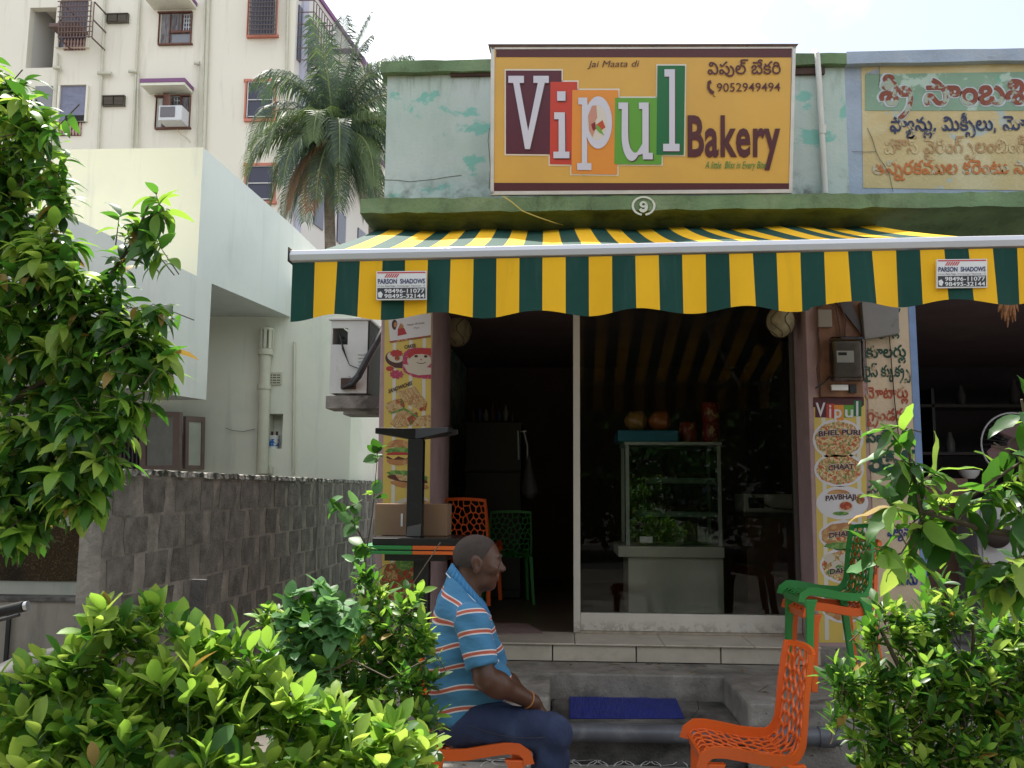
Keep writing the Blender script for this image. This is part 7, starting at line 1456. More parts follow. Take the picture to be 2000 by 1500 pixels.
m_lou = mat('louvre_brown', (.10, .085, .06), .6)
cx_ = P(560, 500, AY).x; ZR = 20.4; k_ = .1185
b0, b1 = P(50, 133, AY), P(111, 14, AY)             # stairwell opening
q = M()
q.box((-32, AY, 0), (b0.x, AY + .3, ZR)); q.box((b1.x, AY, 0), (cx_, AY + .3, ZR)); q.box((b0.x, AY, 0), (b1.x, AY + .3, b0.z)); q.box((b0.x, AY, b1.z), (b1.x, AY + .3, ZR))
q.build('front_wall', m_ap, ap_)
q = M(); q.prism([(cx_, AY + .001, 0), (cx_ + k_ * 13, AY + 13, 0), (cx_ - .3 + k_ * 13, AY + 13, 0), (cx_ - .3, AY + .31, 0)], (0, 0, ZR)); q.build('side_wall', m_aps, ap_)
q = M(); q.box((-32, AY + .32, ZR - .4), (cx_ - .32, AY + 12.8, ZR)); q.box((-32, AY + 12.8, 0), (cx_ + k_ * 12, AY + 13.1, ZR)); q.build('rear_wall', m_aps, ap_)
q = M(); q.box((b0.x - .3, AY + 3.0, b0.z - .5), (b1.x + .5, AY + 3.2, b1.z + .5)); q.build('landing_wall', mat('landing_salmon', (.50, .28, .17), .9), ap_)
q = M(); q.box((b0.x - .2, AY + .3, b0.z - .5), (b0.x, AY + 3.0, b1.z + .4)); q.box((b1.x, AY + .3, b0.z - .5), (b1.x + .2, AY + 3.0, b1.z + .4)); q.box((b0.x, AY + .3, b0.z - .2), (b1.x, AY + 3.0, b0.z)); q.build('landing_side', m_aps, ap_)
dr = M(); dr.prism([P(x, y, AY + 2.0) for x, y in [(47, 112), (50, 52), (86, 82), (83, 133)]], (-.05, .05, 0)); dr.build('door', m_wwood, ap_)
def arect(mb, x0, y0, x1, y1, d0, d1, mi=0, Y=AY):
    a, b = P(x0, y1, Y), P(x1, y0, Y); mb.box((a.x, Y - d1, a.z), (b.x, Y - d0, b.z), mi); return mb
def a_window(x0, y0, x1, y1, frame, mats_, fw=5, div='v', label=None):
    q = M()
    arect(q, x0, y0, x1, y0 + fw, .001, .12); arect(q, x0, y1 - fw, x1, y1, .001, .12); arect(q, x0, y0 + fw, x0 + fw, y1 - fw, .001, .118); arect(q, x1 - fw, y0 + fw, x1, y1 - fw, .001, .118)
    w_ = q.build('window', frame, ap_, label=label)
    s = M(); arect(s, x0 + fw, y0 + fw, x1 - fw, y1 - fw, .002, .04); sub(s, 'pane', mats_, w_, ap_)
    return w_
def bars(w_, x0, y0, x1, y1, nx, ny, d, mm=m_grl, t=.025):
    s = M()
    for i in range(nx + 1):
        x = x0 + (x1 - x0) * i / nx; a, b = P(x, y1, AY - d), P(x, y0, AY - d); s.box((a.x - t / 2, AY - d - t, a.z), (a.x + t / 2, AY - d, b.z))
    for j in range(ny + 1):
        y = y0 + (y1 - y0) * j / ny; a, b = P(x0, y, AY - d), P(x1, y, AY - d); s.box((a.x, AY - d - t * 1.6, a.z - t / 2), (b.x, AY - d - t * .9, a.z + t / 2))
    sub(s, 'grille', mm, w_, ap_)
def shade(x0, x1, y, dp=.75):
    a, b = P(x0 + 8, y, AY), P(x1 - 8, y, AY); q = M(); q.box((a.x, AY - dp, a.z), (b.x, AY - .001, a.z + .10)); o = q.build('sunshade', m_vwall, ap_)
    s = M(); s.box((a.x - .02, AY - dp - .03, a.z + .101), (b.x + .02, AY - .001, a.z + .24)); sub(s, 'painted_rim', m_purp, o, ap_)
m_curt = mat('curtain_dim', (.20, .19, .20), .7, var=.3, scale=3, stains=[dict(col=(.07, .06, .07), scale=5, lo=.5, hi=.55, amt=.8, stretch=(3, 1, .3))])
# upper window with open leaf, lower with AC
w_ = a_window(310, 24, 377, 90, m_wwood, m_curt, 4); shade(293, 392, 20)
s = M(); arect(s, 332, 30, 336, 86, .04, .12); arect(s, 356, 28, 359, 66, .04, .12); arect(s, 336, 62, 373, 67, .04, .12); sub(s, 'mullion', m_wwood, w_, ap_)
s = M(); arect(s, 336, 68, 373, 86, .041, .05); sub(s, 'pane', mat('pane_grey_blue', (.20, .21, .24), .3), w_, ap_); bars(w_, 359, 30, 373, 62, 3, 4, .06, m_steel, .02)
w_ = a_window(304, 187, 374, 254, m_wwood, m_curt, 4); shade(285, 385, 185)
s = M(); arect(s, 320, 190, 326, 250, .04, .12); arect(s, 352, 190, 357, 250, .04, .12); sub(s, 'mullion', m_wwood, w_, ap_)
s = M(); arect(s, 309, 194, 319, 250, .041, .06); sub(s, 'pane', mat('pane_pale', (.45, .46, .42), .4), w_, ap_); bars(w_, 333, 190, 352, 222, 3, 4, .06, m_steel, .02)
s = M(); a, b = P(322, 222, AY - .12), P(332, 182, AY - .5); s.prism([P(321, 222, AY - .15), P(321, 181, AY - .15), P(333, 186, AY - .7), P(333, 226, AY - .7)], (-.04, 0, 0)); sub(s, 'open_leaf', m_wwood, w_, ap_)
acw = wthing('window_air_conditioner', 'white window air conditioner sticking out of the lower apartment window', 'air conditioner', P(350, 252, AY - .5))
q = M(); arect(q, 326, 222, 372, 251, .1, .72); q.build('casing', mat('ac_white', (.62, .64, .66), .5), acw, bevel=.02)
q = M(); arect(q, 330, 225, 359, 245, .721, .74); q.build('grille', mat('ac_grille_grey', (.16, .15, .16), .6, var=.2, scale=30), acw)
q = M(); q.tube([P(346, 252, AY - .6), P(352, 262, AY - .3), P(365, 270, AY - .05), P(372, 278, AY - .03)], .012, 5); q.build('drain_hose', mat('hose_tan', (.5, .4, .25), .6), acw)
for (y0, y1) in ((28, 47), (188, 209)):
    x0, x1 = (210, 253) if y0 == 28 else (202, 246); w_ = a_window(x0, y0, x1, y1, m_lou, m_dark, 2)
    s = M()
    for j in range(6):
        yy = y0 + 3 + (y1 - y0 - 6) * j / 6; arect(s, x0 + 3, yy, (x0 + x1) / 2 - 1, yy + 2, .045, .1); arect(s, (x0 + x1) / 2 + 1, yy, x1 - 3, yy + 2, .045, .1)
    sub(s, 'slat', m_lou, w_, ap_, kind='stuff')
w_ = a_window(483, -40, 545, 76, m_salm, m_win, 6, label='salmon framed window behind a barred cage'); bars(w_, 487, -38, 538, 68, 9, 12, .45, m_grl, .03)
for (y0, y1, nm) in ((156, 239, 'salmon framed two-pane window'), (320, 400, 'salmon framed window half hidden by the palm')):
    w_ = a_window(478, y0, 541, y1, m_salm, m_win, 6, label=nm); s = M()
    arect(s, 484, y0 + 5, 486, y1 - 8, .05, .09); arect(s, 533, y0 + 5, 535, y1 - 8, .05, .09); arect(s, 486, (y0 + y1) / 2 - 2, 533, (y0 + y1) / 2, .05, .09); arect(s, 486, y1 - 11, 533, y1 - 9, .05, .09); arect(s, 486, y0 + 5, 533, y0 + 7, .05, .09)
    sub(s, 'frame', m_white, w_, ap_)
# caged window and balustrades at left
m_cage = mat('cage_rust', (.14, .09, .08), .7)
w_ = a_window(116, 2, 176, 96, m_ap, m_win, 1, label='caged window full of stored things'); bars(w_, 114, 4, 180, 74, 11, 7, .9, m_cage, .03)
s = M()
for x in (114, 180):
    a, b = P(x, 74, AY - .9), P(x, 4, AY - .9)
    for z in (a.z, (a.z + b.z) / 2, b.z): s.box((a.x - .02, AY - .9, z - .02), (a.x + .02, AY - .02, z + .02))
sub(s, 'cage_side', m_cage, w_, ap_)
s = M(); arect(s, 120, 66, 176, 74, .15, .8); sub(s, 'cage_floor', m_cage, w_, ap_)
def balust(x0, y0, x1, y1):
    q = M(); arect(q, x0, y0, x1, y1, .002, .02); o = q.build('balustrade', m_wwood, ap_); n = 7
    for i in range(n):
        x = x0 + (x1 - x0) * (i + .5) / n; a, b = P(x, y1 - 1, AY), P(x, y0 + 1, AY); h = b.z - a.z
        s = M(); s.lathe([(.03, 0), (.05, h * .25), (.03, h * .5), (.045, h * .7), (.02, h)], (a.x, AY - .06, a.z), n=8); sub(s, 'baluster', mat('baluster_pale_pink', (.45, .30, .27), .7) if 'baluster_pale_pink' not in bpy.data.materials else bpy.data.materials['baluster_pale_pink'], o, ap_)
balust(125, 76, 168, 99); balust(117, 240, 160, 266)
w_ = a_window(116, 168, 172, 240, m_ap, mat('blind_blue_grey', (.20, .21, .30), .6, var=.15, scale=4, stains=[dict(col=(.10, .10, .15), scale=3, lo=.55, hi=.7, amt=.5, stretch=(1, 1, 6))]), 1, label='opening with a blue-grey blind above the balustrade')
s = M(); arect(s, 128, 226, 169, 241, .041, .06); sub(s, 'dark_gap', m_dark, w_, ap_)
q = M(); arect(q, 60, 168, 104, 300, -.02, .02); q.build('grey_opening', mat('opening_grey', (.27, .27, .29), .8), ap_)
for x0, y0, x1, y1, rr_ in ((207, -60, 192, 292, .05), (276, -60, 258, 292, .05), (270, 140, 268, 292, .035), (409, -60, 398, 292, .065), (402, -60, 394, 292, .035), (388, 125, 384, 285, .03), (113, 105, 103, 300, .045), (563, -60, 556, 320, .05)):
    q = M(); q.tube([P(x0, y0, AY - .1), P(x1, y1, AY - .1)], rr_, 8); q.build('drain_pipe', m_vpipe, ap_, smooth=True)
for x0, y0, x1 in ((191, 143, 218), (252, 139, 268), (380, 123, 390), (105, 132, 119), (205, 0, 205)):
    if x0 == x1: continue
    q = M(); q.tube([P(x0, y0, AY - .15), P(x1, y0 + 1, AY - .15)], .07, 8); q.build('pipe_joint', m_vpipe, ap_, smooth=True)
# side face: lilac strip pipe, caged window, balconies with purple trim
def SD(px, py, off=0.0):
    """point on the side wall seen at pixel"""
    n = Vector((1, -k_, 0)).normalized(); return Plane((cx_, AY, 0), n).at(px, py, off)
def sbox(mb, y0, y1, z0, z1, d0, d1, mi=0):
    f = lambda y, d: (cx_ + k_ * (y - AY) + d, y)
    mb.prism([(*f(y0, d0), z0), (*f(y1, d0), z0), (*f(y1, d1), z0), (*f(y0, d1), z0)], (0, 0, z1 - z0), mi); return mb
q = M(); sbox(q, AY + .45, AY + .9, 0, ZR, .001, .10); q.build('duct_strip', mat('duct_lilac', (.45, .45, .55), .7), ap_)
for pz in (17.0, 12.5):
    c_ = SD(585, 70) if pz == 17.0 else SD(590, 230)
    q = M(); sbox(q, c_.y - .2, c_.y + 1.6, c_.z - 1.0, c_.z + 1.1, .002, .05); w_ = q.build('window', m_win, ap_); s = M()
    for i in range(8):
        y = c_.y - .3 + 1.8 * i / 7; sbox(s, y, y + .03, c_.z - 1.1, c_.z + 1.2, .60, .63)
    for j in range(6):
        z = c_.z - 1.1 + 2.3 * j / 5; sbox(s, c_.y - .3, c_.y + 1.53, z, z + .03, .63, .65); sbox(s, c_.y - .3, c_.y - .27, z, z + .03, .05, .62); sbox(s, c_.y + 1.5, c_.y + 1.53, z, z + .03, .05, .62)
    sub(s, 'grille', m_cage, w_, ap_)
for (ya, yb, zz) in ((33.0, 35.0, 17.6), (36.5, 38.6, 17.9), (36.5, 38.6, 14.4), (33.4, 35.6, 14.2), (38, 41, 8.5)):
    q = M(); sbox(q, ya, yb, zz, zz + 1.1, .001, 1.1); o = q.build('balcony', m_ap, ap_); s = M(); sbox(s, ya - .05, yb + .05, zz + 1.101, zz + 1.3, 0.002, 1.16); sub(s, 'painted_rim', m_purp, o, ap_)
q = M(); sbox(q, AY - .05, AY + 13, ZR, ZR + .18, -.3, .08); q.box((-32, AY - .1, ZR), (cx_ - .31, AY + .3, ZR + .18)); q.build('roof_rim', m_purp, ap_)
for y in (32.2, 34.6, 37.0, 39.5):
    for z in (5.0, 8.3, 11.5, 14.8):
        q = M(); sbox(q, y, y + .9, z, z + 1.3, .002, .05); q.build('window', m_win, ap_)

# far pale house wall between villa and shop
fh = wthing('far_house', 'pale grey house wall glimpsed in the gap between villa and shop', 'house', (-3.2, 17, 0))
q = M(); a, b = P(660, 940, 17), P(790, 790, 17); q.box((a.x, 17, 0), (b.x + 1, 17.3, b.z)); q.build('wall', mat('far_wall', (.42, .43, .40), .9, var=.1), fh)
q = M(); q.box((a.x - .1, 16.9, b.z + .001), (b.x + 1.1, 17.4, b.z + .12)); q.build('roof', m_conc, fh)

# ================================================================ foliage
def leafmat(n, c, t, k=.42, rough=.38):
    return mat(n, c, rough, var=.18, scale=30, spec=.35, transl=(t, k))
m_lf = {
 'dark': leafmat('leaf_dark', (.030, .085, .018), (.07, .21, .02), .36, .36),
 'mid': leafmat('leaf_mid', (.050, .14, .022), (.12, .33, .03), .42, .44),
 'light': leafmat('leaf_light', (.16, .31, .040), (.32, .54, .06), .48, .42),
 'young': leafmat('leaf_young', (.27, .40, .07), (.45, .60, .09), .5, .42),
 'grey': leafmat('leaf_greygreen', (.12, .27, .10), (.20, .40, .12), .4, .5)}
m_twig = mat('twig_brown', (.10, .075, .05), .85, var=.3, scale=20)
m_twig_g = mat('twig_green', (.10, .16, .05), .7)
m_lf['dry'] = leafmat('leaf_yellowing', (.30, .20, .05), (.4, .25, .05), .3, .6)
LK = ['dark', 'mid', 'light', 'young', 'grey', 'dry']
LMATS = [m_lf[k] for k in LK]
def leaf_shape(kind):
    """vertices of a unit leaf along +Y, normal +Z"""
    n = 6; rows = []
    for i in range(n + 1):
        t = i / n
        if kind == 'droop': w = .19 * math.sin(math.pi * min(1, t * 1.02) ** .85) ** .8; z = .05 - .42 * t * t; y = t * (1 - .12 * t)
        elif kind == 'obovate': w = .235 * (math.sin(math.pi * t ** 1.25)) ** .75 ; z = .10 * t - .16 * t * t; y = t
        elif kind == 'small': w = .21 * math.sin(math.pi * t ** .95) ** .8; z = -.12 * t * t; y = t
        elif kind == 'wavy': w = .19 * math.sin(math.pi * t ** .85) ** .85 + (.012 if i % 2 else -.012) * (0 < i < n); z = -.30 * t * t + .03 * math.sin(t * 9); y = t * (1 - .06 * t)
        else: w = .46 * math.sin(math.pi * min(1, .12 + t * .88)) ** .7 * (1 - t * .35); z = -.12 * t * t; y = t
        if i == 0 and kind != 'heart': w = .012
        if i == n: w = .004
        rows.append((w, y, z))
    vs, fs = [], []
    for w, y, z in rows:
        f = .22 * w
        wv = .02 * math.sin(y * 12) if kind == 'wavy' else 0
        vs += [(-w, y, z + f + wv), (0, y, z), (w, y, z + f - wv)]
    for i in range(n):
        a = 3 * i; fs += [(a, a + 1, a + 4, a + 3), (a + 1, a + 2, a + 5, a + 4)]
    return np.array(vs), fs
LSH = {k: leaf_shape(k) for k in ('droop', 'obovate', 'small', 'wavy', 'heart')}
_leaf_me = {}
def leaf_mesh(kind, mk):
    if (kind, mk) not in _leaf_me:
        v_, f_ = LSH[kind]; me = bpy.data.meshes.new('leaf_' + kind); me.from_pydata([tuple(p) for p in v_], [], f_); me.materials.append(LMATS[mk]); smooth_mesh(me, 180); _leaf_me[(kind, mk)] = me
    return _leaf_me[(kind, mk)]

def frame_from(d, up):
    d = d.normalized(); x = d.cross(up)
    if x.length < 1e-4: x = d.orthogonal()
    x.normalize(); z = x.cross(d)
    return Matrix((x, d, z)).transposed()

def foliage(root, blobs, kind, size, mix, seed, per=8, droop=.0, upness=.6, base=None, depth_r=1.0, n_div=600.0, individual=285, twig=True, stem=.13, twig_mat=None, woody=None, dens=1.9):
    """blobs: (px, py, radius_px, Y). mix: probabilities of LK; tips get the lighter kinds"""
    r = random.Random(seed); L = []; tw = M()
    loc = WORLD_LOC[root.name]
    for (px, py, rp, Y) in blobs:
        c = P(px, py, Y); rad = rp / FPX * Y; n = max(2, int(dens * rp * rp / n_div))
        for _ in range(n):
            d = Vector((r.gauss(0, 1), r.gauss(0, 1), r.gauss(0, 1))).normalized(); k = r.random() ** .45
            p = c + Vector((d.x * rad * k, d.y * rad * k * depth_r, d.z * rad * k))
            ax = (d * (1 - upness) + Vector((0, -.25, 1)) * upness + Vector((r.gauss(0, .3), r.gauss(0, .3), r.gauss(0, .3)))).normalized()
            sl = stem * r.uniform(.7, 1.3); p0 = p - ax * sl
            if twig:
                tw.tube([p0 - ax * sl * .35, p0, p0 + ax * sl * .9], [.0022, .0020, .0010], 4, cap=False)
            tip = r.random() < mix[3] * 2.2
            ph = r.uniform(0, 6.28)
            for i in range(per):
                t = (i + .5) / per; ph += 2.4
                side = ax.orthogonal().normalized(); side = Matrix.Rotation(ph, 3, ax) @ side
                spread = 1.15 - .75 * t
                dr_ = (ax * (.35 + .75 * t) + side * spread + Vector((0, 0, -droop))).normalized()
                s = size * r.uniform(.55, 1.2) * (.72 + .28 * math.sin(math.pi * (1 - t * .7)))
                up = (Vector((0, -.15, 1)) + ax * .4 + Vector((r.gauss(0, .25), r.gauss(0, .25), 0))).normalized()
                q_ = r.random(); acc = 0; mk = 0
                for j, m_ in enumerate(mix):
                    acc += m_
                    if q_ < acc: mk = j; break
                if tip and t > .45: mk = 3 if r.random() < .7 else 2
                elif not tip and mk == 3: mk = 2
                F_ = frame_from(dr_, up)
                if r.random() < .12: F_ = Matrix.Rotation(r.uniform(-.9, .9), 3, dr_) @ F_
                if r.random() < .012: mk = 5
                L.append((p0 + ax * sl * (t * 1.0), F_, s, mk))
    L.sort(key=lambda a: (a[0] - CAM_POS).length - (.5 if a[3] >= 2 else 0))
    for (p, F_, s, mk) in L[:individual]:
        o = bpy.data.objects.new('leaf', leaf_mesh(kind, mk)); COL.objects.link(o); o.parent = root
        o.matrix_local = Matrix.Translation(p - loc) @ (F_ * s).to_4x4()
    rest = L[individual:]
    if rest:
        v_, f_ = LSH[kind]; nv = len(v_); nf = len(f_)
        A = np.array([np.array(F_) * s for _, F_, s, _ in rest]); T = np.array([tuple(p - loc) for p, *_ in rest])
        V_ = (np.einsum('nij,vj->nvi', A, v_) + T[:, None, :]).reshape(-1, 3)
        F0 = np.array(f_, dtype=np.int64); FF = (F0[None] + (np.arange(len(rest)) * nv)[:, None, None]).reshape(-1)
        me = bpy.data.meshes.new('foliage'); me.vertices.add(len(V_)); me.vertices.foreach_set('co', V_.ravel().astype(np.float32))
        npoly = nf * len(rest); me.loops.add(npoly * 4); me.loops.foreach_set('vertex_index', FF.astype(np.int32)); me.polygons.add(npoly)
        me.polygons.foreach_set('loop_start', np.arange(npoly, dtype=np.int32) * 4)
        try: me.polygons.foreach_set('loop_total', np.full(npoly, 4, dtype=np.int32))
        except Exception: pass
        for m_ in LMATS: me.materials.append(m_)
        me.polygons.foreach_set('material_index', np.repeat(np.array([mk for *_, mk in rest], dtype=np.int32), nf))
        me.polygons.foreach_set('use_smooth', np.ones(npoly, dtype=bool)); me.update(calc_edges=True); me.validate()
        o = bpy.data.objects.new('foliage', me); COL.objects.link(o); o.parent = root; o['kind'] = 'stuff'
    if twig: tw.build('twigs', twig_mat or m_twig, root, kind='stuff')
    if woody:
        for path, r0, r1 in woody:
            q = M(); pts = [Vector(p) for p in path]; n = len(pts)
            q.tube(pts, [r0 + (r1 - r0) * i / (n - 1) for i in range(n)], 7); q.build('branch', m_twig, root, smooth=True)
    return root

def gp(px, Y):      # ground point under a pixel column
    p = P(px, 1000, Y); return (p.x, Y, 0)

lt = wthing('leafy_tree', 'leafy tree with glossy drooping leaves filling the left edge of the view', 'tree', gp(-120, 2.95))
gx = gp(-120, 2.95)
foliage(lt, [(5, 180, 70, 2.9), (60, 235, 60, 2.8), (110, 255, 25, 2.75), (30, 330, 85, 2.9), (100, 330, 45, 2.8), (25, 450, 90, 2.9), (95, 470, 60, 2.8), (50, 560, 100, 2.8), (150, 540, 45, 2.75), (160, 620, 75, 2.8), (235, 625, 60, 2.75), (300, 600, 36, 2.7), (210, 570, 40, 2.75), (120, 590, 60, 2.8), (285, 655, 40, 2.7), (320, 690, 26, 2.7), (230, 840, 36, 2.75), (60, 250, 50, 2.85), (120, 400, 36, 2.8), (60, 1000, 60, 2.85), (160, 980, 40, 2.75), (255, 700, 70, 2.75),
    (305, 730, 34, 2.7), (165, 710, 85, 2.85), (60, 700, 110, 2.9), (80, 830, 110, 2.85), (185, 820, 75, 2.75), (255, 780, 36, 2.7), (50, 950, 95, 2.85), (140, 925, 75, 2.75), (205, 900, 36, 2.7), (30, 1040, 50, 2.8), (305, 400, 34, 2.75), (262, 440, 36, 2.78), (305, 480, 34, 2.75), (240, 500, 24, 2.78), (-60, 350, 120, 3.0), (-60, 650, 130, 3.0), (-60, 900, 120, 3.0)],
    'droop', .098, (.26, .38, .25, .11, 0), 21, dens=2.3, per=8, droop=.55, upness=.42, n_div=560, stem=.085,
    woody=[([(gx[0], 2.95, 0), (gx[0] + .03, 2.95, .7), P(-60, 850, 2.95), P(-30, 650, 2.95), P(0, 400, 2.95), P(20, 200, 2.9)], .045, .008), ([P(-40, 700, 2.95), P(80, 620, 2.85), P(200, 560, 2.8), P(262, 470, 2.78), P(290, 400, 2.75)], .014, .003), ([P(-40, 820, 2.95), P(60, 760, 2.85), P(160, 700, 2.8), P(280, 620, 2.72)], .014, .003), ([P(-50, 900, 2.95), P(60, 860, 2.85), P(180, 850, 2.75)], .012, .003)])

hd = wthing('shrub', 'low shrub with large yellow-green leaves at the lower left front', 'shrub', gp(330, 2.25))
foliage(hd, [(40, 1370, 85, 2.2), (120, 1290, 65, 2.2), (185, 1225, 55, 2.2), (240, 1250, 50, 2.25), (180, 1380, 110, 2.2), (320, 1225, 45, 2.3), (385, 1240, 40, 2.3), (300, 1195, 26, 2.3), (445, 1255, 36, 2.35), (500, 1310, 60, 2.3), (335, 1330, 80, 2.25), (420, 1290, 45, 2.3), (350, 1430, 110, 2.2), (470, 1370, 70, 2.3), (560, 1420, 80, 2.3), (650, 1440, 75, 2.3), (740, 1450, 60, 2.3), (815, 1450, 36, 2.3), (60, 1490, 110, 2.15), (220, 1500, 110, 2.15), (430, 1500, 110, 2.2), (600, 1520, 80, 2.25), (720, 1525, 70, 2.25), (100, 1620, 120, 2.2), (400, 1620, 120, 2.2), (650, 1620, 100, 2.3)],
    'obovate', .076, (.10, .26, .34, .30, 0), 31, per=8, droop=.0, upness=.78, n_div=640, stem=.06, twig_mat=m_twig_g,
    woody=[([gp(300, 2.3), (P(320, 1500, 2.3).x, 2.3, .35), P(330, 1400, 2.3), P(200, 1280, 2.25)], .014, .004), ([gp(340, 2.3), (P(420, 1500, 2.3).x, 2.3, .4), P(470, 1400, 2.3), P(600, 1420, 2.3)], .012, .004), ([gp(280, 2.25), (P(180, 1500, 2.2).x, 2.2, .4), P(120, 1400, 2.2)], .012, .004)])
md = wthing('shrub', 'dark leafy shrub tangled with vines beside the seated man', 'shrub', gp(700, 3.2))
foliage(md, [(530, 1215, 38, 3.1), (590, 1220, 50, 3.1), (660, 1230, 60, 3.15), (740, 1180, 50, 3.2), (715, 1120, 26, 3.2), (795, 1180, 40, 3.1), (825, 1230, 36, 3.0), (760, 1260, 70, 3.1), (600, 1310, 80, 3.1), (700, 1340, 90, 3.1), (800, 1330, 60, 3.0), (830, 1400, 40, 2.95), (700, 1430, 90, 3.1), (560, 1400, 70, 3.1), (800, 1480, 50, 3.0), (830, 1560, 60, 3.0), (700, 1600, 110, 3.1)],
    'small', .060, (.26, .38, .24, .12, 0), 41, per=9, droop=.1, upness=.55, n_div=300, stem=.07,
    woody=[([gp(700, 3.2), (P(690, 1500, 3.2).x, 3.2, .4), P(640, 1310, 3.15), P(670, 1200, 3.2)], .018, .006), ([(P(690, 1500, 3.2).x, 3.2, .3), P(760, 1300, 3.1), P(740, 1180, 3.1)], .012, .004)])
vn = wthing('vine', 'soft grey-green heart-leaved vine sprawling over the dark shrub', 'vine', gp(620, 3.0))
foliage(vn, [(580, 1190, 40, 3.0), (640, 1170, 45, 3.0), (610, 1240, 60, 2.95), (660, 1200, 50, 2.95), (570, 1290, 50, 2.95), (640, 1310, 40, 2.95)], 'heart', .062, (.05, .15, .05, 0, .75), 43, per=4, droop=.25, upness=.4, n_div=260, stem=.05, twig_mat=m_twig_g,
    woody=[([P(700, 1180, 3.0), P(668, 1250, 2.95), P(640, 1310, 2.95)], .006, .004), ([P(600, 1330, 2.92), P(690, 1290, 2.95), P(760, 1325, 2.92), P(830, 1290, 2.9)], .003, .002), ([P(860, 1060, 3.1), P(820, 1120, 3.1), P(780, 1180, 3.1)], .002, .0015)])
cp = wthing('climbing_plant', 'spindly plant with heart-shaped leaves between block wall and shop pillar', 'plant', gp(715, 5.2))
foliage(cp, [(655, 985, 14, 5.1), (688, 982, 12, 5.1), (690, 1020, 14, 5.1), (712, 1065, 18, 5.2), (700, 1100, 20, 5.2), (735, 960, 8, 5.3), (738, 880, 7, 5.3), (715, 1180, 40, 5.3), (700, 1260, 50, 5.3)], 'heart', .095, (.1, .42, .06, 0, .42), 44, per=3, droop=.4, upness=.3, dens=1.0, n_div=110, stem=.07, twig_mat=m_twig_g,
    woody=[([gp(715, 5.3), (P(715, 1250, 5.3).x, 5.3, .6), P(712, 1060, 5.2), P(690, 1020, 5.1), P(650, 985, 5.1)], .008, .003), ([P(715, 1080, 5.25), P(728, 1000, 5.3), P(738, 880, 5.3)], .005, .002)])
rb = wthing('shrub', 'dense dark-leaved bush filling the lower right corner beside the orange chair', 'shrub', gp(1820, 3.0))
foliage(rb, [(1700, 1235, 34, 2.95), (1740, 1190, 34, 3.0), (1645, 1320, 38, 2.9), (1690, 1320, 70, 2.95), (1720, 1420, 75, 2.95), (1790, 1220, 60, 3.0), (1800, 1320, 100, 2.95), (1850, 1180, 50, 3.0), (1900, 1300, 100, 3.0), (1965, 1210, 60, 3.0), (1970, 1400, 100, 3.0), (1840, 1430, 100, 2.95), (1700, 1490, 50, 2.95), (1900, 1520, 110, 3.0), (1750, 1540, 70, 3.0), (2040, 1300, 90, 3.0), (1850, 1640, 130, 3.05), (1625, 1390, 26, 2.9)],
    'small', .058, (.24, .38, .25, .13, 0), 51, per=9, droop=.05, upness=.6, n_div=330, stem=.07,
    woody=[([gp(1820, 3.0), (P(1800, 1500, 3.0).x, 3.0, .4), P(1780, 1350, 3.0), P(1720, 1230, 2.95)], .02, .006), ([(P(1800, 1500, 3.0).x, 3.0, .35), P(1900, 1350, 3.0), P(1900, 1220, 3.0)], .015, .005), ([gp(1850, 3.0), P(1930, 1450, 3.0), P(1980, 1300, 3.0)], .012, .005)])
sp = wthing('sapling', 'young tree with large wavy leaves leaning in from the right edge', 'tree', gp(2060, 2.4))
foliage(sp, [(1762, 835, 20, 2.35), (1775, 880, 32, 2.35), (1800, 940, 40, 2.4), (1750, 985, 36, 2.35), (1800, 1010, 46, 2.4), (1850, 975, 24, 2.4), (1775, 1085, 30, 2.4), (1715, 1065, 18, 2.35), (1860, 1050, 22, 2.4), (1905, 950, 30, 2.35), (1960, 940, 38, 2.35), (1990, 800, 26, 2.3), (1990, 880, 26, 2.35), (1950, 1090, 40, 2.3), (1985, 1130, 42, 2.3), (1930, 1150, 36, 2.3), (1990, 1010, 30, 2.35), (2020, 950, 50, 2.4), (2030, 1100, 50, 2.4)],
    'wavy', .118, (.34, .36, .17, .10, .03), 61, per=4, droop=.6, upness=.35, dens=1.0, n_div=330, stem=.06, twig_mat=m_twig,
    woody=[([gp(2060, 2.4), (P(2050, 1400, 2.4).x, 2.4, .6), P(2040, 1100, 2.4), P(2010, 1048, 2.38), P(1935, 1038, 2.36), P(1860, 1015, 2.37), P(1800, 1000, 2.4), P(1778, 900, 2.38), P(1766, 830, 2.36)], .016, .003), ([P(1870, 990, 2.38), P(1930, 945, 2.36), P(1990, 905, 2.35), P(2050, 880, 2.4)], .005, .003), ([P(1810, 1000, 2.4), P(1760, 1080, 2.38), P(1710, 1110, 2.36)], .004, .002), ([P(2040, 1060, 2.4), P(2020, 900, 2.38), P(1995, 780, 2.32)], .006, .003)])
bt = wthing('leaning_tree', 'leaning dark tree behind the air conditioner in the passage', 'tree', (P(695, 900, 13).x, 13, 0))
foliage(bt, [(690, 900, 22, 13), (712, 880, 26, 13), (735, 900, 24, 13), (700, 860, 16, 13.4), (745, 860, 22, 13.5), (728, 618, 18, 12.6), (745, 640, 16, 12.6), (700, 600, 20, 12.8), (740, 590, 24, 12.8)], 'small', .16, (.42, .4, .15, .03, 0), 71, per=8, upness=.5, n_div=40, stem=.2,
    woody=[([(P(690, 900, 13).x, 13, 0), P(700, 900, 13), P(712, 840, 13), P(735, 790, 13), P(742, 700, 13), P(730, 620, 12.8)], .13, .05)])

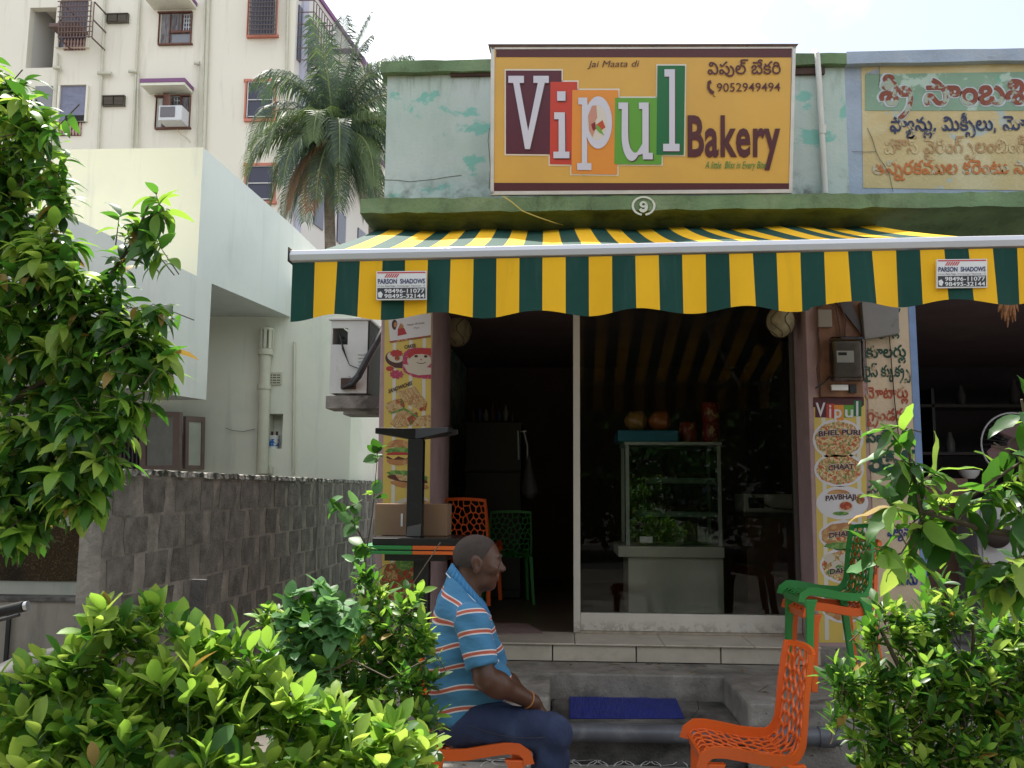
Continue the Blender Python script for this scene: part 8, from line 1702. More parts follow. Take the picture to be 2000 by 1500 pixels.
# ---- coconut palm
def palm(root, crown, fronds, seed, trunk_top_r=.10):
    r = random.Random(seed); loc = WORLD_LOC[root.name]
    for (az, el, ln_, dr_, mk) in fronds:
        ln_ *= .90; dr_ *= 1.25
        d = Vector((math.cos(R(az)) * math.cos(R(el)), math.sin(R(az)) * math.cos(R(el)), math.sin(R(el))))
        pts = [crown.copy()]; n = 26; st = ln_ / n; v_ = d.copy()
        for i in range(n):
            v_ = (v_ + Vector((0, 0, -dr_ * (i / n) ** 1.1 / n * 2.6))).normalized(); pts.append(pts[-1] + v_ * st)
        q = M(); q.tube(pts, [.028 * (1 - i / n) + .005 for i in range(n + 1)], 5, mi=2 if mk != 3 else 3)
        for i in range(3, n + 1):
            t = i / n; tang = (pts[i] - pts[i - 1]).normalized(); side = tang.cross(Vector((0, 0, 1)))
            side = side.normalized() if side.length > .05 else Vector((math.sin(R(az)), -math.cos(R(az)), 0)).normalized()
            upv = side.cross(tang).normalized()
            for sub_ in range(3):
                p = pts[i - 1].lerp(pts[i], (sub_ + r.uniform(-.2, .2)) / 3)
                L_ = .80 * math.sin(math.pi * min(1, .16 + .80 * t)) ** .6 * r.uniform(.85, 1.1) + .06
                for s in (-1, 1):
                    dv = (side * s * .85 + tang * (.45 + .5 * t) + upv * .18).normalized()
                    d2 = (dv + Vector((0, 0, -1)) * r.uniform(.7, 1.6)).normalized(); d3 = (d2 + Vector((0, 0, -1)) * .8).normalized()
                    w = tang * .015
                    a, b, c = p, p + dv * L_ * .4, p + dv * L_ * .4 + d2 * L_ * .35
                    e = c + d3 * L_ * .28
                    m_i = mk if r.random() > .15 else (1 if mk == 0 else mk)
                    q.raw([a - w * .5, a + w * .5, b + w, b - w, c + w * .8, c - w * .8, e], [(0, 1, 2, 3), (3, 2, 4, 5), (5, 4, 6)], m_i)
        o = q.build('frond', [PM0, PM1, PM2, PM3], root)
PM0 = leafmat('palm_dark', (.060, .092, .066), (.08, .14, .07), .28, .5); PM1 = leafmat('palm_light', (.10, .15, .06), (.18, .26, .07), .3, .5)
PM2 = mat('palm_rachis', (.16, .20, .07), .6); PM3 = leafmat('palm_dry', (.22, .11, .055), (.3, .15, .06), .3, .6)
crown = P(652, 262, 20)
pm = wthing('coconut_palm', 'tall coconut palm with drooping fronds beside the apartment block', 'palm tree', (P(650, 700, 20).x, 20, 0))
FR = [(180, 42, 3.1, 2.3, 0), (170, 62, 3.0, 1.6, 0), (150, 80, 3.0, .9, 0), (250, 78, 3.0, 1.0, 0), (40, 78, 3.2, .7, 0), (10, 66, 3.2, 1.0, 0), (355, 48, 3.0, 1.6, 0), (20, 28, 3.0, 1.8, 0), (340, 20, 3.0, 2.0, 1), (350, 4, 2.9, 2.2, 0),
      (188, 14, 3.1, 2.0, 1), (200, 2, 3.1, 2.0, 0), (220, 24, 2.6, 2.6, 1), (265, 30, 2.2, 3.0, 1), (290, 10, 2.8, 2.6, 0), (320, -8, 2.9, 2.2, 1), (240, -12, 2.8, 2.2, 0), (190, -25, 2.8, 1.8, 0), (170, -35, 2.7, 1.6, 0), (215, -45, 2.6, 1.6, 3),
      (250, -55, 2.6, 1.4, 3), (340, -38, 2.8, 1.6, 0), (10, -30, 2.8, 1.6, 0), (90, 40, 2.8, 1.6, 0), (100, 10, 2.8, 1.8, 0), (60, -10, 2.8, 1.8, 0), (130, -20, 2.8, 1.8, 0), (300, -60, 2.5, 1.2, 0), (120, 72, 3.1, 1.0, 0), (200, 60, 2.9, 1.6, 0), (330, 60, 2.9, 1.5, 0), (85, 84, 3.6, .5, 0), (20, 80, 3.6, .6, 0), (265, -45, 2.5, 1.4, 0), (150, 20, 2.8, 2.0, 0), (30, 5, 2.8, 2.0, 0), (185, -50, 2.6, 1.4, 0), (350, -55, 2.6, 1.4, 0)]
palm(pm, crown, FR, 5)
q = M(); b = Vector((P(650, 700, 20).x, 20, 0)); pts = [b.lerp(crown, i / 14) + Vector((.10 * math.sin(i * .35), 0, 0)) for i in range(15)]; pts[-1] = crown
q.tube(pts, [.17 - .004 * i for i in range(15)], 10); q.build('trunk', mat('palm_trunk', (.15, .125, .10), .95, var=.4, scale=5, bump=.6, stains=[dict(col=(.06, .05, .04), scale=6, lo=.55, hi=.62, amt=.8, stretch=(.3, .3, 4))]), pm, smooth=True)
q = M(); q.lathe([(.10, -.5), (.22, -.2), (.24, 0), (.12, .3)], crown, n=12); q.build('crown_shaft', mat('crown_fibre', (.10, .09, .05), .9, var=.4, scale=10), pm, smooth=True)
r = random.Random(8)
for k in range(7):
    t_ = k * .9; c_ = crown + Vector((.27 * math.cos(t_), .27 * math.sin(t_), -.25 - .1 * (k % 2))); q = M(); q.lathe([(.01, -.13), (.09, -.07), (.11, .01), (.07, .1), (.01, .13)], c_, n=10); q.build('coconut', mat('coconut_green', (.13, .15, .05), .5) if k == 0 else bpy.data.materials['coconut_green'], pm, smooth=True)
pm2 = wthing('coconut_palm', 'second coconut palm, its fronds rising behind the left end of the shop parapet', 'palm tree', (P(735, 700, 25).x, 25, 0))
cr2 = P(728, 250, 25)
palm(pm2, cr2, [(100, 70, 3.4, 1.2, 0), (20, 60, 3.4, 1.6, 0), (350, 35, 3.2, 2.0, 0), (170, 55, 3.2, 1.8, 0), (180, 15, 3.0, 2.0, 0), (5, 8, 3.0, 2.0, 0), (280, 20, 2.8, 2.4, 0), (230, -20, 2.8, 2.0, 0), (320, -25, 2.8, 2.0, 0), (190, -40, 2.8, 1.6, 0), (350, -50, 2.8, 1.4, 3), (260, -60, 2.6, 1.2, 0)], 6)
q = M(); b = Vector((cr2.x, 25, 0)); q.tube([b, b.lerp(cr2, .5) + Vector((.15, 0, 0)), cr2], [.18, .14, .11], 10); q.build('trunk', bpy.data.materials['palm_trunk'], pm2, smooth=True)

# ---- trees across the road, behind the camera (seen in the shop glass)
m_far = [leafmat('street_leaf_dark', (.02, .05, .015), (.03, .08, .015), .2), leafmat('street_leaf_mid', (.04, .09, .02), (.06, .14, .02), .2)]
for k, (x, y, h, w_, lab) in enumerate([(-5.5, -7.5, 5.6, 3.2, 'street tree across the road, farthest to the left'), (-.8, -6.5, 4.6, 2.8, 'low street tree across the road opposite the bakery'), (3.2, -7.2, 5.8, 3.2, 'tall street tree across the road opposite the glass front'), (8, -8, 6.2, 3.6, 'street tree across the road, farthest to the right')]):
    tr = thing('street_tree', lab, 'tree', (x, y, 0), group='trees across the road'); r = random.Random(90 + k)
    q = M(); q.tube([(0, 0, 0), (.1, 0, h * .35), (0, .1, h * .7)], [.18, .13, .06], 9); q.build('trunk', m_twig, tr, smooth=True)
    q = M()
    for i in range(4200):
        d = Vector((r.gauss(0, 1), r.gauss(0, 1), r.gauss(0, 1))).normalized(); kk = r.random() ** .35 * (1 + .22 * math.sin(5 * d.x + k) * math.cos(4 * d.z))
        p = Vector((d.x * w_ * kk, d.y * w_ * .7 * kk, h * .52 + d.z * h * .48 * kk)); a = Vector((r.gauss(0, 1), r.gauss(0, 1), r.gauss(0, .6))).normalized(); b = a.orthogonal().normalized(); s = r.uniform(.12, .22)
        q.raw([p - a * s, p + b * s * .5, p + a * s, p - b * s * .5], [(0, 1, 2, 3)], i % 2)
    q.build('crown', m_far, tr, kind='stuff')

ob = thing('house', 'plain pale house across the road, seen only in reflections', 'house', (0, -13, 0))
q = M(); q.box((-14, -4, 0), (14, 0, 6.5)); q.build('wall', mat('house_wall_grey', (.22, .22, .21), .9, var=.2), ob)
for k in range(8):
    for z in (1.0, 4.0):
        q = M(); q.box((-12.5 + 3.2 * k, .001, z), (-11.3 + 3.2 * k, .05, z + 1.3)); q.build('window', m_win, ob)
q = M(); r = random.Random(77)
for k in range(60):
    x, y, z = (r.uniform(-1.0, 1.0), r.uniform(4.2, 5.0), .034) if k % 3 == 0 else ((r.uniform(1.05, 1.9), r.uniform(5.1, 5.7), .358) if k % 3 == 1 else (r.uniform(-.9, 1.6), r.uniform(5.83, 6.15), .356))
    t_ = r.uniform(0, 6.28); s_ = r.uniform(.012, .03); d_ = Vector((math.cos(t_), math.sin(t_), r.uniform(0, .2))) * s_; n_ = Vector((-math.sin(t_), math.cos(t_), 0)) * s_ * .4; c_ = Vector((x, y, z))
    q.raw([c_ - d_ * 1, c_ + n_ + Vector((0, 0, .004)), c_ + d_, c_ - n_ + Vector((0, 0, .002))], [(0, 1, 2, 3)], k % 2)
tag(q.build('fallen_leaves', [m_lf['dry'], mat('dead_leaf_brown', (.10, .06, .03), .8)]), 'scattered dry leaves and specks of litter on the concrete steps', 'leaf litter', kind='stuff')
# motorcycle handlebar at the far left
hb = wthing('motorcycle', 'dark motorcycle parked at the far left, only its handlebar showing above the shrub', 'motorcycle', gp(-120, 3.1))
q = M(); a, b = P(-60, 1208, 3.05), P(48, 1184, 3.0); q.tube([a, a.lerp(b, .5), b], [.011, .012, .012], 8); q.build('handlebar', m_black, hb, smooth=True)
q = M(); q.tube([a.lerp(b, .45), b], [.018, .019], 10); q.build('grip', mat('rubber_black', (.012, .012, .012), .7), hb, smooth=True)
q = M(); q.lathe([(.016, 0), (.016, .012)], b + Vector((.001, 0, 0)), (1, 0, .2), 12); q.build('bar_end', m_steel, hb)
q = M(); q.tube([a.lerp(b, .35) + Vector((0, -.02, -.02)), a.lerp(b, .6) + Vector((0, -.05, -.03)), b + Vector((.02, -.06, -.02))], .006, 6); q.build('brake_lever', m_black, hb, smooth=True)
c_ = P(-120, 1215, 3.1)
q = M(); q.tube([c_, (c_.x, 3.1, .62), (c_.x - .12, 3.05, .3)], .022, 8); q.build('fork', m_black, hb, smooth=True)
def wheel(x, y):
    q = M(); q.tube([(x + .02 * math.cos(t), y + .28 * math.sin(t), .31 + .28 * math.cos(t)) for t in [k * math.pi / 12 for k in range(25)]], .045, 8, cap=False); o = q.build('wheel', m_dark, hb, smooth=True)
wheel(c_.x - .1, 3.0); wheel(c_.x - .1, 4.2)
q = M(); q.tube([(c_.x - .22, 3.2, .60), (c_.x - .22, 3.45, .66), (c_.x - .22, 3.7, .62)], [.05, .13, .08], 12); q.build('tank', m_black, hb, smooth=True)
q = M(); q.tube([(c_.x - .22, 3.7, .64), (c_.x - .22, 4.0, .64), (c_.x - .22, 4.4, .66)], [.08, .11, .07], 12); q.build('saddle', mat('saddle_black', (.015, .015, .015), .6), hb, smooth=True)
q = M(); q.box((c_.x - .12, 3.3, .3), (c_.x + .08, 3.75, .6)); q.build('engine', m_rust, hb, bevel=.03)
# ================================================================ seated man
MY = 3.78
FA = R(8)
FW = Vector((math.cos(FA), math.sin(FA), 0)); SD_ = Vector((math.sin(FA), -math.cos(FA), 0)); UPV = Vector((0, 0, 1))
def mp(px, py, side=0.0):
    """point seen at pixel, 'side' metres to the man's right (towards the camera)"""
    return P(px, py, MY - side)
def axis_grid(lo, hi, coarse, fine):
    xs = [lo]
    while xs[-1] < hi:
        x = xs[-1]; st = coarse
        for a, b, s in fine:
            if a <= x < b: st = min(st, s)
        xs.append(x + st)
    return np.array(xs, dtype=np.float32)
class SDF:
    def __init__(self, X, Y, Z):
        self.X, self.Y, self.Z = X, Y, Z; self.F = np.full((len(X), len(Y), len(Z)), 1.0, np.float32)
    def win(self, lo, hi, pad):
        s = []
        for A, a, b in ((self.X, lo[0], hi[0]), (self.Y, lo[1], hi[1]), (self.Z, lo[2], hi[2])):
            i, j = np.searchsorted(A, a - pad), np.searchsorted(A, b + pad); s.append(slice(max(0, i - 1), min(len(A), j + 1)))
        return tuple(s), np.meshgrid(self.X[s[0]], self.Y[s[1]], self.Z[s[2]], indexing='ij', sparse=True)
    def merge(self, sl, d, k, subtract=False):
        A = self.F[sl]
        if subtract:
            h = np.clip(.5 - .5 * (A + d) / k, 0, 1); self.F[sl] = A * (1 - h) + (-d) * h + k * h * (1 - h)
        else:
            h = np.clip(.5 + .5 * (A - d) / k, 0, 1); self.F[sl] = A * (1 - h) + d * h - k * h * (1 - h)
    def cone(self, a, b, r0, r1, k=.02, sq=(1, 1), add=0.0, subtract=False):
        a, b = Vector(a), Vector(b); r0 += add; r1 += add; m_ = max(r0, r1) + .05
        lo = [min(a[i], b[i]) for i in range(3)]; hi = [max(a[i], b[i]) for i in range(3)]
        sl, (x, y, z) = self.win(lo, hi, m_); d = b - a; L2 = d.length_squared or 1e-9
        t = np.clip(((x - a.x) * d.x + (y - a.y) * d.y + (z - a.z) * d.z) / L2, 0, 1)
        self.merge(sl, np.sqrt((x - a.x - t * d.x) ** 2 + (y - a.y - t * d.y) ** 2 + (z - a.z - t * d.z) ** 2) - (r0 + (r1 - r0) * t), k, subtract)
    def ell(self, c, r, ax=None, k=.02, add=0.0, subtract=False):
        c = Vector(c); r = [q + add for q in r]; ax = ax or (FW, SD_, UPV); m_ = max(r) + .05
        sl, (x, y, z) = self.win(c, c, m_); q = 0; q2 = 0
        for a, rr in zip(ax, r):
            p = (x - c.x) * a.x + (y - c.y) * a.y + (z - c.z) * a.z; q = q + (p / rr) ** 2; q2 = q2 + (p / rr ** 2) ** 2
        k0 = np.sqrt(q); k1 = np.sqrt(q2) + 1e-6; self.merge(sl, k0 * (k0 - 1) / k1, k, subtract)
    def plane(self, p, n, k=.004):
        """keep the side the normal points away from"""
        x, y, z = np.meshgrid(self.X, self.Y, self.Z, indexing='ij', sparse=True); n = Vector(n).normalized()
        d = (x - p[0]) * n.x + (y - p[1]) * n.y + (z - p[2]) * n.z; self.F = np.maximum(self.F, d.astype(np.float32))
def surface_nets(S):
    F = S.F; ins = F < 0; nx, ny, nz = F.shape
    c = [ins[i:nx - 1 + i, j:ny - 1 + j, k:nz - 1 + k] for i in (0, 1) for j in (0, 1) for k in (0, 1)]
    tot = sum(a.astype(np.int8) for a in c); act = (tot > 0) & (tot < 8)
    I, J, K = np.nonzero(act); idx = np.full(act.shape, -1, np.int64); idx[I, J, K] = np.arange(len(I))
    acc = np.zeros((len(I), 3)); cnt = np.zeros(len(I))
    corners = [(i, j, k) for i in (0, 1) for j in (0, 1) for k in (0, 1)]
    for a in corners:
        for ax in range(3):
            if a[ax]: continue
            b = list(a); b[ax] = 1
            fa = F[I + a[0], J + a[1], K + a[2]]; fb = F[I + b[0], J + b[1], K + b[2]]
            m_ = (fa < 0) != (fb < 0); t = np.where(m_, fa / np.where(m_, fa - fb, 1), 0)
            pa = np.stack([S.X[I + a[0]], S.Y[J + a[1]], S.Z[K + a[2]]], 1); pb = np.stack([S.X[I + b[0]], S.Y[J + b[1]], S.Z[K + b[2]]], 1)
            acc += (pa + (pb - pa) * t[:, None]) * m_[:, None]; cnt += m_
    V = acc / cnt[:, None]; Q = []
    for ax in range(3):
        sl0 = [slice(None)] * 3; sl1 = [slice(None)] * 3; sl0[ax] = slice(0, -1); sl1[ax] = slice(1, None)
        A, B_ = ins[tuple(sl0)], ins[tuple(sl1)]; u, w = [(1, 2), (2, 0), (0, 1)][ax]
        E = np.nonzero(A != B_); E = np.array(E).T
        E = E[(E[:, u] > 0) & (E[:, w] > 0) & (E[:, u] < F.shape[u] - 1) & (E[:, w] < F.shape[w] - 1)]
        def at(du, dw):
            e = E.copy(); e[:, u] += du; e[:, w] += dw; return idx[e[:, 0], e[:, 1], e[:, 2]]
        q = np.stack([at(-1, -1), at(0, -1), at(0, 0), at(-1, 0)], 1); fl_ = A[E[:, 0], E[:, 1], E[:, 2]]
        q[~fl_] = q[~fl_][:, ::-1]; Q.append(q)
    Q = np.concatenate(Q); Q = Q[(Q >= 0).all(1)]
    return V, Q
def sdf_object(name, S, matl, parent, attr=None, iters=3, loc=Vector()):
    V, Q = surface_nets(S)
    nb = len(V)                                        # light smoothing
    E = np.concatenate([Q[:, [0, 1]], Q[:, [1, 2]], Q[:, [2, 3]], Q[:, [3, 0]]])
    for _ in range(iters):
        s = np.zeros_like(V); n = np.zeros(nb)
        np.add.at(s, E[:, 0], V[E[:, 1]]); np.add.at(n, E[:, 0], 1); np.add.at(s, E[:, 1], V[E[:, 0]]); np.add.at(n, E[:, 1], 1)
        V = V * .5 + (s / np.maximum(n, 1)[:, None]) * .5
    me = bpy.data.meshes.new(name); me.from_pydata([tuple(v) for v in (V - np.array(loc))], [], [tuple(int(i) for i in q) for q in Q]); me.materials.append(matl); smooth_mesh(me, 180)
    if attr is not None:
        a = me.attributes.new('stripe', 'FLOAT', 'POINT'); a.data.foreach_set('value', attr(V).astype(np.float32))
    o = bpy.data.objects.new(name, me); COL.objects.link(o); o.parent = parent
    return o

man = wthing('person', 'man in blue polo with red and white stripes and jeans, seated and looking right', 'person', (mp(905, 1440).x, MY, .03))
mloc = WORLD_LOC[man.name]
HC = mp(932, 1087)                                    # head centre
tilt = R(4)
hf = (FW * math.cos(tilt) - UPV * math.sin(tilt)); hu = (FW * math.sin(tilt) + UPV * math.cos(tilt)); hs = SD_
def H(x, y, z): return HC + hf * x + hs * y + hu * z
hax = (hf, hs, hu)
sh_r, sh_l = mp(921, 1213, .19), mp(928, 1213, -.19)
el_r, el_l = mp(948, 1326, .25), mp(975, 1325, -.24)
wr_r, wr_l = mp(1040, 1371, .10), mp(1040, 1374, -.10)
hip_r, hip_l = mp(893, 1402, .095), mp(893, 1402, -.095)
kn_r, kn_l = mp(1078, 1432, .125), mp(1076, 1428, -.14)
an_r = Vector((kn_r.x - .05, kn_r.y, .13)); an_l = Vector((kn_l.x + .03, kn_l.y + .02, .13))
def head_sdf(S, add=0.0, hair=False):
    S.ell(H(-.004, 0, .002), (.098, .077, .088), hax, .01, add)
    if hair: return
    S.ell(H(.036, 0, -.050), (.060, .060, .078), hax, .03)
    S.ell(H(.028, 0, -.094), (.056, .052, .042), hax, .02); S.ell(H(.064, 0, -.116), (.022, .024, .019), hax, .018)
    S.cone(H(.083, .032, .006), H(.086, -.032, .006), .013, .013, .012)
    S.cone(H(.090, 0, -.006), H(.108, 0, -.040), .009, .014, .012); S.ell(H(.112, 0, -.043), (.013, .014, .011), hax, .008)
    for s in (-1, 1):
        S.ell(H(.104, .013 * s, -.047), (.012, .008, .008), hax, .006)
        S.ell(H(.097, .033 * s, -.017), (.013, .017, .010), hax, .008, subtract=True); S.ell(H(.084, .033 * s, -.018), (.0135, .0145, .0125), hax, .004)
        S.ell(H(.062, .050 * s, -.040), (.028, .018, .022), hax, .02)
        S.ell(H(-.004, .079 * s, -.028), (.021, .008, .034), (hf * .95 + hu * .25, hs, hu * .95 - hf * .25), .008); S.ell(H(.002, .088 * s, -.026), (.011, .008, .020), hax, .005, subtract=True)
        S.ell(H(-.006, .080 * s, -.058), (.010, .006, .012), hax, .006)
    S.cone(H(.090, .020, -.074), H(.090, -.020, -.074), .009, .009, .008); S.cone(H(.088, .017, -.087), H(.088, -.017, -.087), .0095, .0095, .007)
    S.cone(H(.099, .014, -.0805), H(.099, -.014, -.0805), .003, .003, .004, subtract=True)
def hand(S, wr, knuckle, s):
    d = (knuckle - wr).normalized(); lat = SD_ * s
    nrm = d.cross(lat).normalized()
    S.cone(wr, wr + d * .03, .026, .026, .02); S.ell(wr + d * .055, (.048, .040, .016), (d, lat, nrm), .015)
    for k, (o_, L_) in enumerate(((-.030, .068), (-.010, .078), (.010, .074), (.029, .058))):
        a = wr + d * .088 + lat * o_; b = a + (d * .9 - UPV * .35).normalized() * L_ * .45; c = b + (d * .4 - UPV * .9).normalized() * L_ * .33; e = c + (-UPV - d * .2).normalized() * L_ * .25
        S.cone(a - d * .02, b, .0100, .0090, .006); S.cone(b, c, .0090, .0082, .004); S.cone(c, e, .0082, .0070, .004)
    a = wr + d * .03 - lat * .032; b = a + (d * .7 - lat * .7).normalized() * .035; c = b + (d * .9 - UPV * .3).normalized() * .03
    S.cone(a, b, .013, .011, .008); S.cone(b, c, .010, .0085, .005)
T0, T1, T2, T3 = mp(900, 1196), mp(897, 1262), mp(908, 1335), mp(908, 1400)
def torso(S, add=0.0):
    tx = (FW, SD_, UPV)
    S.ell(T0 + UPV * -.01, (.105, .185, .085), tx, .05, add); S.ell(T1, (.138, .180, .13), tx, .05, add)
    S.ell(T2 + FW * .015, (.172, .182, .13), tx, .06, add); S.ell(T3, (.145, .185, .10), tx, .05, add)
    for s, j in ((1, sh_r), (-1, sh_l)): S.ell(j - SD_ * s * .02, (.066, .066, .062), tx, .045, add)
    S.cone(T0 + UPV * .02 + FW * .01, H(-.03, 0, -.12), .085, .058, .04, add=add * .5)
    for s in (1, -1): S.cone(T0 + UPV * .035 - FW * .03 + SD_ * s * .10, H(-.052, 0, -.10), .062, .056, .03, add=add)
def arms(S, sk=0.0):
    for s, a, b, c in ((1, sh_r, el_r, wr_r), (-1, sh_l, el_l, wr_l)):
        S.cone(a, b, .056, .043, .02); S.cone(b, c, .047, .029, .018); S.ell(b + (c - b) * .25, (.052, .046, .050), None, .03)
X_ = axis_grid(HC.x - .22, kn_r.x + .26, .010, [(HC.x - .11, HC.x + .15, .0042), (wr_r.x - .03, wr_r.x + .14, .0045)])
Y_ = axis_grid(MY - .40, MY + .40, .010, [(MY - .14, MY + .14, .0045)])
Z_ = axis_grid(.02, HC.z + .11, .011, [(HC.z - .15, HC.z + .11, .0042), (wr_r.z - .13, wr_r.z + .05, .005)])
S = SDF(X_, Y_, Z_)
torso(S, -.018); arms(S)
for h_, k_n, an in ((hip_r, kn_r, an_r), (hip_l, kn_l, an_l)):
    S.cone(h_, k_n, .082, .058, .03); S.cone(k_n, an, .054, .036, .02); S.cone(an + FW * -.03 - UPV * .05, an + FW * .16 - UPV * .065, .036, .028, .02)
S.cone(H(-.022, 0, -.06), H(-.045, 0, -.17), .060, .066, .02); head_sdf(S)
hand(S, wr_r, wr_r + FW * .05 - SD_ * .045 - UPV * .050, 1); hand(S, wr_l, wr_l + FW * .05 + SD_ * .03 - UPV * .045, -1)
m_skin = mat('skin_brown', (.082, .036, .021), .42, var=.12, scale=14, spec=.4, bump=.06, bscale=160)
sdf_object('body', S, m_skin, man, iters=1, loc=mloc)
# hair: close-cropped cap, clipped at hairline
S = SDF(axis_grid(HC.x - .13, HC.x + .13, .0045, []), axis_grid(MY - .11, MY + .11, .0045, []), axis_grid(HC.z - .11, HC.z + .11, .0045, []))
head_sdf(S, .0012, True)
S.plane(H(.070, 0, .03), hf * .92 + hu * -.40); S.plane(H(0, 0, -.062), -hu); S.plane(H(.018, 0, -.012), hf * .85 - hu * .55)
sdf_object('hair', S, mat('hair_cropped_grey', (.045, .031, .025), .85, var=.35, scale=220, bump=.5, bscale=500, stains=[dict(col=(.08, .066, .058), scale=240, lo=.45, hi=.65, amt=.6), dict(col=(.085, .05, .035), scale=14, lo=.5, hi=.7, amt=.5)]), man, iters=1, loc=mloc)
q = M()
for s in (1, -1):
    q = M(); q.ell = None; q.lathe([(.0005, -.0105), (.007, -.008), (.0105, 0), (.007, .008), (.0005, .0105)], H(.0885, .033 * s, -.018), tuple(hf), 12); q.build('eye', mat('eye_dark', (.03, .02, .018), .2) if s > 0 else bpy.data.materials['eye_dark'], man, smooth=True)
    q = M(); q.tube([H(.099, .014 * s, .008), H(.100, .030 * s, .013), H(.090, .050 * s, .006)], [.0025, .004, .002], 6); q.build('eyebrow', bpy.data.materials['hair_cropped_grey'], man, smooth=True)
# polo shirt
S = SDF(axis_grid(HC.x - .26, HC.x + .26, .0075, []), axis_grid(MY - .40, MY + .40, .0075, []), axis_grid(.45, HC.z, .0075, []))
torso(S, .006)
cut_c = mp(914, 1150); cut_n = (UPV * .72 + FW * .70).normalized()
S.plane(cut_c + UPV * -.012, cut_n)
hem = mp(900, 1409); S.plane(hem, -UPV + FW * -.28)
fold = S.F
xg, yg, zg = np.meshgrid(S.X, S.Y, S.Z, indexing='ij', sparse=True)
S.F = S.F + .0035 * np.sin(zg * 62 + 9 * xg + 2.5 * np.sin(yg * 11)) * np.clip((1.0 - zg) * 5, 0, 1) + .003 * np.sin((xg * 34 - zg * 30) + 3 * np.sin(yg * 7))
tor = S.F.copy()
A = SDF(S.X, S.Y, S.Z)
for s, a, b in ((1, sh_r, el_r), (-1, sh_l, el_l)):
    e = a.lerp(b, .80); A.cone(a + UPV * .004, e, .068, .067, .01)
    n = (b - a).normalized(); x, y, z = xg, yg, zg; d = (x - e.x) * n.x + (y - e.y) * n.y + (z - e.z) * n.z
    near = (y < MY) if s > 0 else (y >= MY)
    A.F = np.where(near, np.maximum(A.F, d + .0), A.F).astype(np.float32)
A.F = A.F + .0025 * np.sin(zg * 80 + xg * 40)
h = np.clip(.5 + .5 * (S.F - A.F) / .012, 0, 1); S.F = (S.F * (1 - h) + A.F * h - .012 * h * (1 - h)).astype(np.float32)
def tri(S_, V, G):
    i = [np.clip(np.searchsorted(Ax, V[:, k]) , 0, len(Ax) - 1) for k, Ax in enumerate((S_.X, S_.Y, S_.Z))]; return G[i[0], i[1], i[2]]
def stripes(V):
    xc = T0.x; zt, zbm = T0.z, T3.z; f = np.clip((V[:, 2] - (zt - .10)) / .16, 0, 1)
    tl = -.14 * (1 - f) + .62 * f
    v1 = (V[:, 2] - zt) + tl * (V[:, 0] - xc) + .012 * np.sin(V[:, 0] * 20)
    out = v1 / .083 + 40.15
    for s, a, b in ((1, sh_r, el_r), (-1, sh_l, el_l)):
        n = np.array((b - a).normalized() + FW * -.12); v2 = ((V - np.array(a)) @ n)
        m_ = ((V[:, 1] < MY) if s > 0 else (V[:, 1] >= MY)) & (tri(S, V, A.F) < tri(S, V, tor))
        out = np.where(m_, -v2 / .080 + 60.42, out)
    return out
m_shirt = bpy.data.materials.new('polo_striped'); m_shirt.use_nodes = True
N, L = m_shirt.node_tree.nodes, m_shirt.node_tree.links; b_ = N['Principled BSDF']; b_.inputs['Roughness'].default_value = .9; b_.inputs['Specular IOR Level'].default_value = .2
at_ = N.new('ShaderNodeAttribute'); at_.attribute_name = 'stripe'; fr_n = N.new('ShaderNodeMath'); fr_n.operation = 'FRACT'; L.new(at_.outputs['Fac'], fr_n.inputs[0])
rp = N.new('ShaderNodeValToRGB'); rp.color_ramp.interpolation = 'CONSTANT'; cr = rp.color_ramp
BL, WH, CO = (.065, .20, .35, 1), (.60, .57, .57, 1), (.45, .11, .075, 1)
cr.elements[0].position = 0; cr.elements[0].color = BL; cr.elements[1].position = .64; cr.elements[1].color = WH
for p_, c_ in ((.70, CO), (.84, WH), (.90, BL)):
    e = cr.elements.new(p_); e.color = c_
L.new(fr_n.outputs[0], rp.inputs['Fac'])
tc = N.new('ShaderNodeTexCoord'); nz_ = N.new('ShaderNodeTexNoise'); nz_.inputs['Scale'].default_value = 11; L.new(tc.outputs['Object'], nz_.inputs['Vector'])
hs_ = N.new('ShaderNodeHueSaturation'); mr = N.new('ShaderNodeMapRange'); mr.inputs['To Min'].default_value = .86; mr.inputs['To Max'].default_value = 1.12; L.new(nz_.outputs['Fac'], mr.inputs['Value']); L.new(mr.outputs['Result'], hs_.inputs['Value'])
L.new(rp.outputs['Color'], hs_.inputs['Color']); L.new(hs_.outputs['Color'], b_.inputs['Base Color'])
n2 = N.new('ShaderNodeTexNoise'); n2.inputs['Scale'].default_value = 9; n2.inputs['Detail'].default_value = 2; mp2 = N.new('ShaderNodeMapping'); mp2.inputs['Scale'].default_value = (1, 1, 2.4); mp2.inputs['Rotation'].default_value = (0, .5, 0); L.new(tc.outputs['Object'], mp2.inputs['Vector']); L.new(mp2.outputs['Vector'], n2.inputs['Vector'])
bp = N.new('ShaderNodeBump'); bp.inputs['Strength'].default_value = .5; bp.inputs['Distance'].default_value = .03; L.new(n2.outputs['Fac'], bp.inputs['Height']); L.new(bp.outputs['Normal'], b_.inputs['Normal'])
sdf_object('shirt', S, m_shirt, man, stripes, 2, mloc)
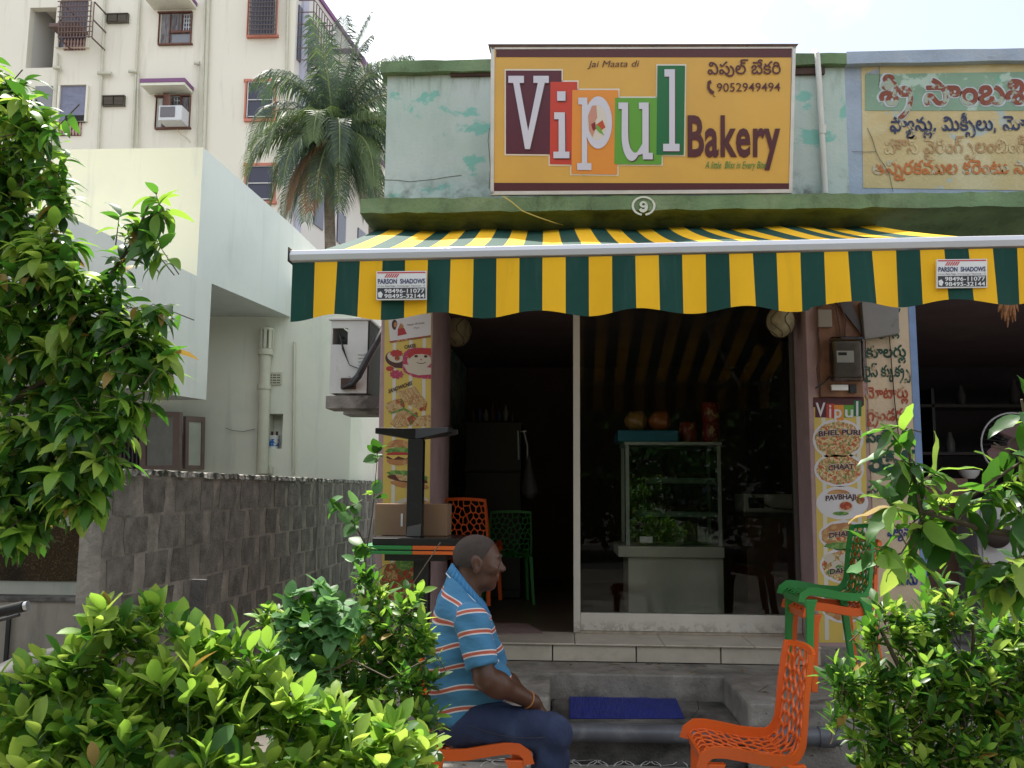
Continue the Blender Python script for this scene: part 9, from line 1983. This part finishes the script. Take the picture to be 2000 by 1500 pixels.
# collar
m_col = mat('collar_blue', (.045, .20, .40), .85, var=.1, scale=20); m_colw = mat('collar_white_edge', (.50, .58, .66), .85)
q = M(); q2 = M(); n = 32; rr = []
for i in range(n + 1):
    t = 2 * math.pi * i / n; c, s = math.cos(t), math.sin(t)
    base = cut_c + FW * (c * .070 + .004) + SD_ * s * .071 + UPV * (-c * .084 + .004)
    out_ = (FW * c + SD_ * s).normalized()
    top = base + UPV * .018 - out_ * .002; fold_ = top + out_ * .006; low = base + out_ * .026 - UPV * (.020 + .010 * max(0, c))
    rr.append((base - out_ * .006 - UPV * .01, top, fold_, low, low + out_ * .003 - UPV * .005))
for i in range(n):
    if i in (0, n - 1): continue
    for k in range(4): (q2 if k == 3 else q).face([rr[i][k], rr[i + 1][k], rr[i + 1][k + 1], rr[i][k + 1]])
col_o = q.build('collar', m_col, man, smooth=180.0); s_ = col_o.modifiers.new('s', 'SOLIDIFY'); s_.thickness = .003
sub(q2, 'collar_edge', m_colw, col_o, man)
# jeans
S = SDF(axis_grid(HC.x - .24, kn_r.x + .2, .009, []), axis_grid(MY - .36, MY + .36, .009, []), axis_grid(.04, .78, .009, []))
S.ell(T3 - UPV * .02, (.148, .190, .095), None, .03); 
for h_, k_n, an in ((hip_r, kn_r, an_r), (hip_l, kn_l, an_l)):
    S.cone(h_ + FW * .0, k_n, .100, .072, .03); S.cone(k_n, an, .070, .062, .015); S.ell(k_n + FW * .012, (.066, .068, .064), None, .03)
S.plane((0, 0, .10), -UPV); S.plane(mp(900, 1378), UPV - FW * .9)
xg, yg, zg = np.meshgrid(S.X, S.Y, S.Z, indexing='ij', sparse=True)
S.F = (S.F + .003 * np.sin(xg * 40 + zg * 55 + 2 * np.sin(yg * 13)) + .002 * np.sin(xg * 90 - zg * 30)).astype(np.float32)
m_jean = mat('denim_navy', (.018, .030, .085), .85, var=.3, scale=5, bump=.25, bscale=200, stains=[dict(col=(.055, .085, .17), scale=5, lo=.52, hi=.75, amt=.6)])
jo = sdf_object('jeans', S, m_jean, man, None, 2, mloc)
q = M(); pts = []
for i in range(12):
    t = i / 11; c = hip_r.lerp(kn_r, t) + SD_ * (.092 - .022 * t) + UPV * (.012 - .03 * math.sin(t * 3)); pts.append(c + SD_ * .008)
q.tube(pts, .0016, 4); sub(q, 'seam_stitching', mat('stitching_tan', (.05, .045, .07), .8), jo, man)
for an in (an_r, an_l):
    q = M(); p0 = an + FW * -.05 + UPV * (-.085); q.prism([p0 + FW * a + SD_ * b for a, b in ((-.03, -.035), (.10, -.042), (.20, -.038), (.24, 0), (.20, .038), (.10, .042), (-.03, .035))], (0, 0, -.015)); q.build('sandal', m_black, man, bevel=.004)
q = M(); w0 = wr_r.lerp(el_r, .10); ax = (wr_r - el_r).normalized(); u_ = ax.orthogonal().normalized()
q.tube([w0 + (Matrix.Rotation(t, 3, ax) @ u_) * .0335 for t in [k * math.pi / 10 for k in range(21)]], .0035, 6, cap=False); q.build('bracelet', mat('thread_red_gold', (.35, .15, .05), .5), man, smooth=True)
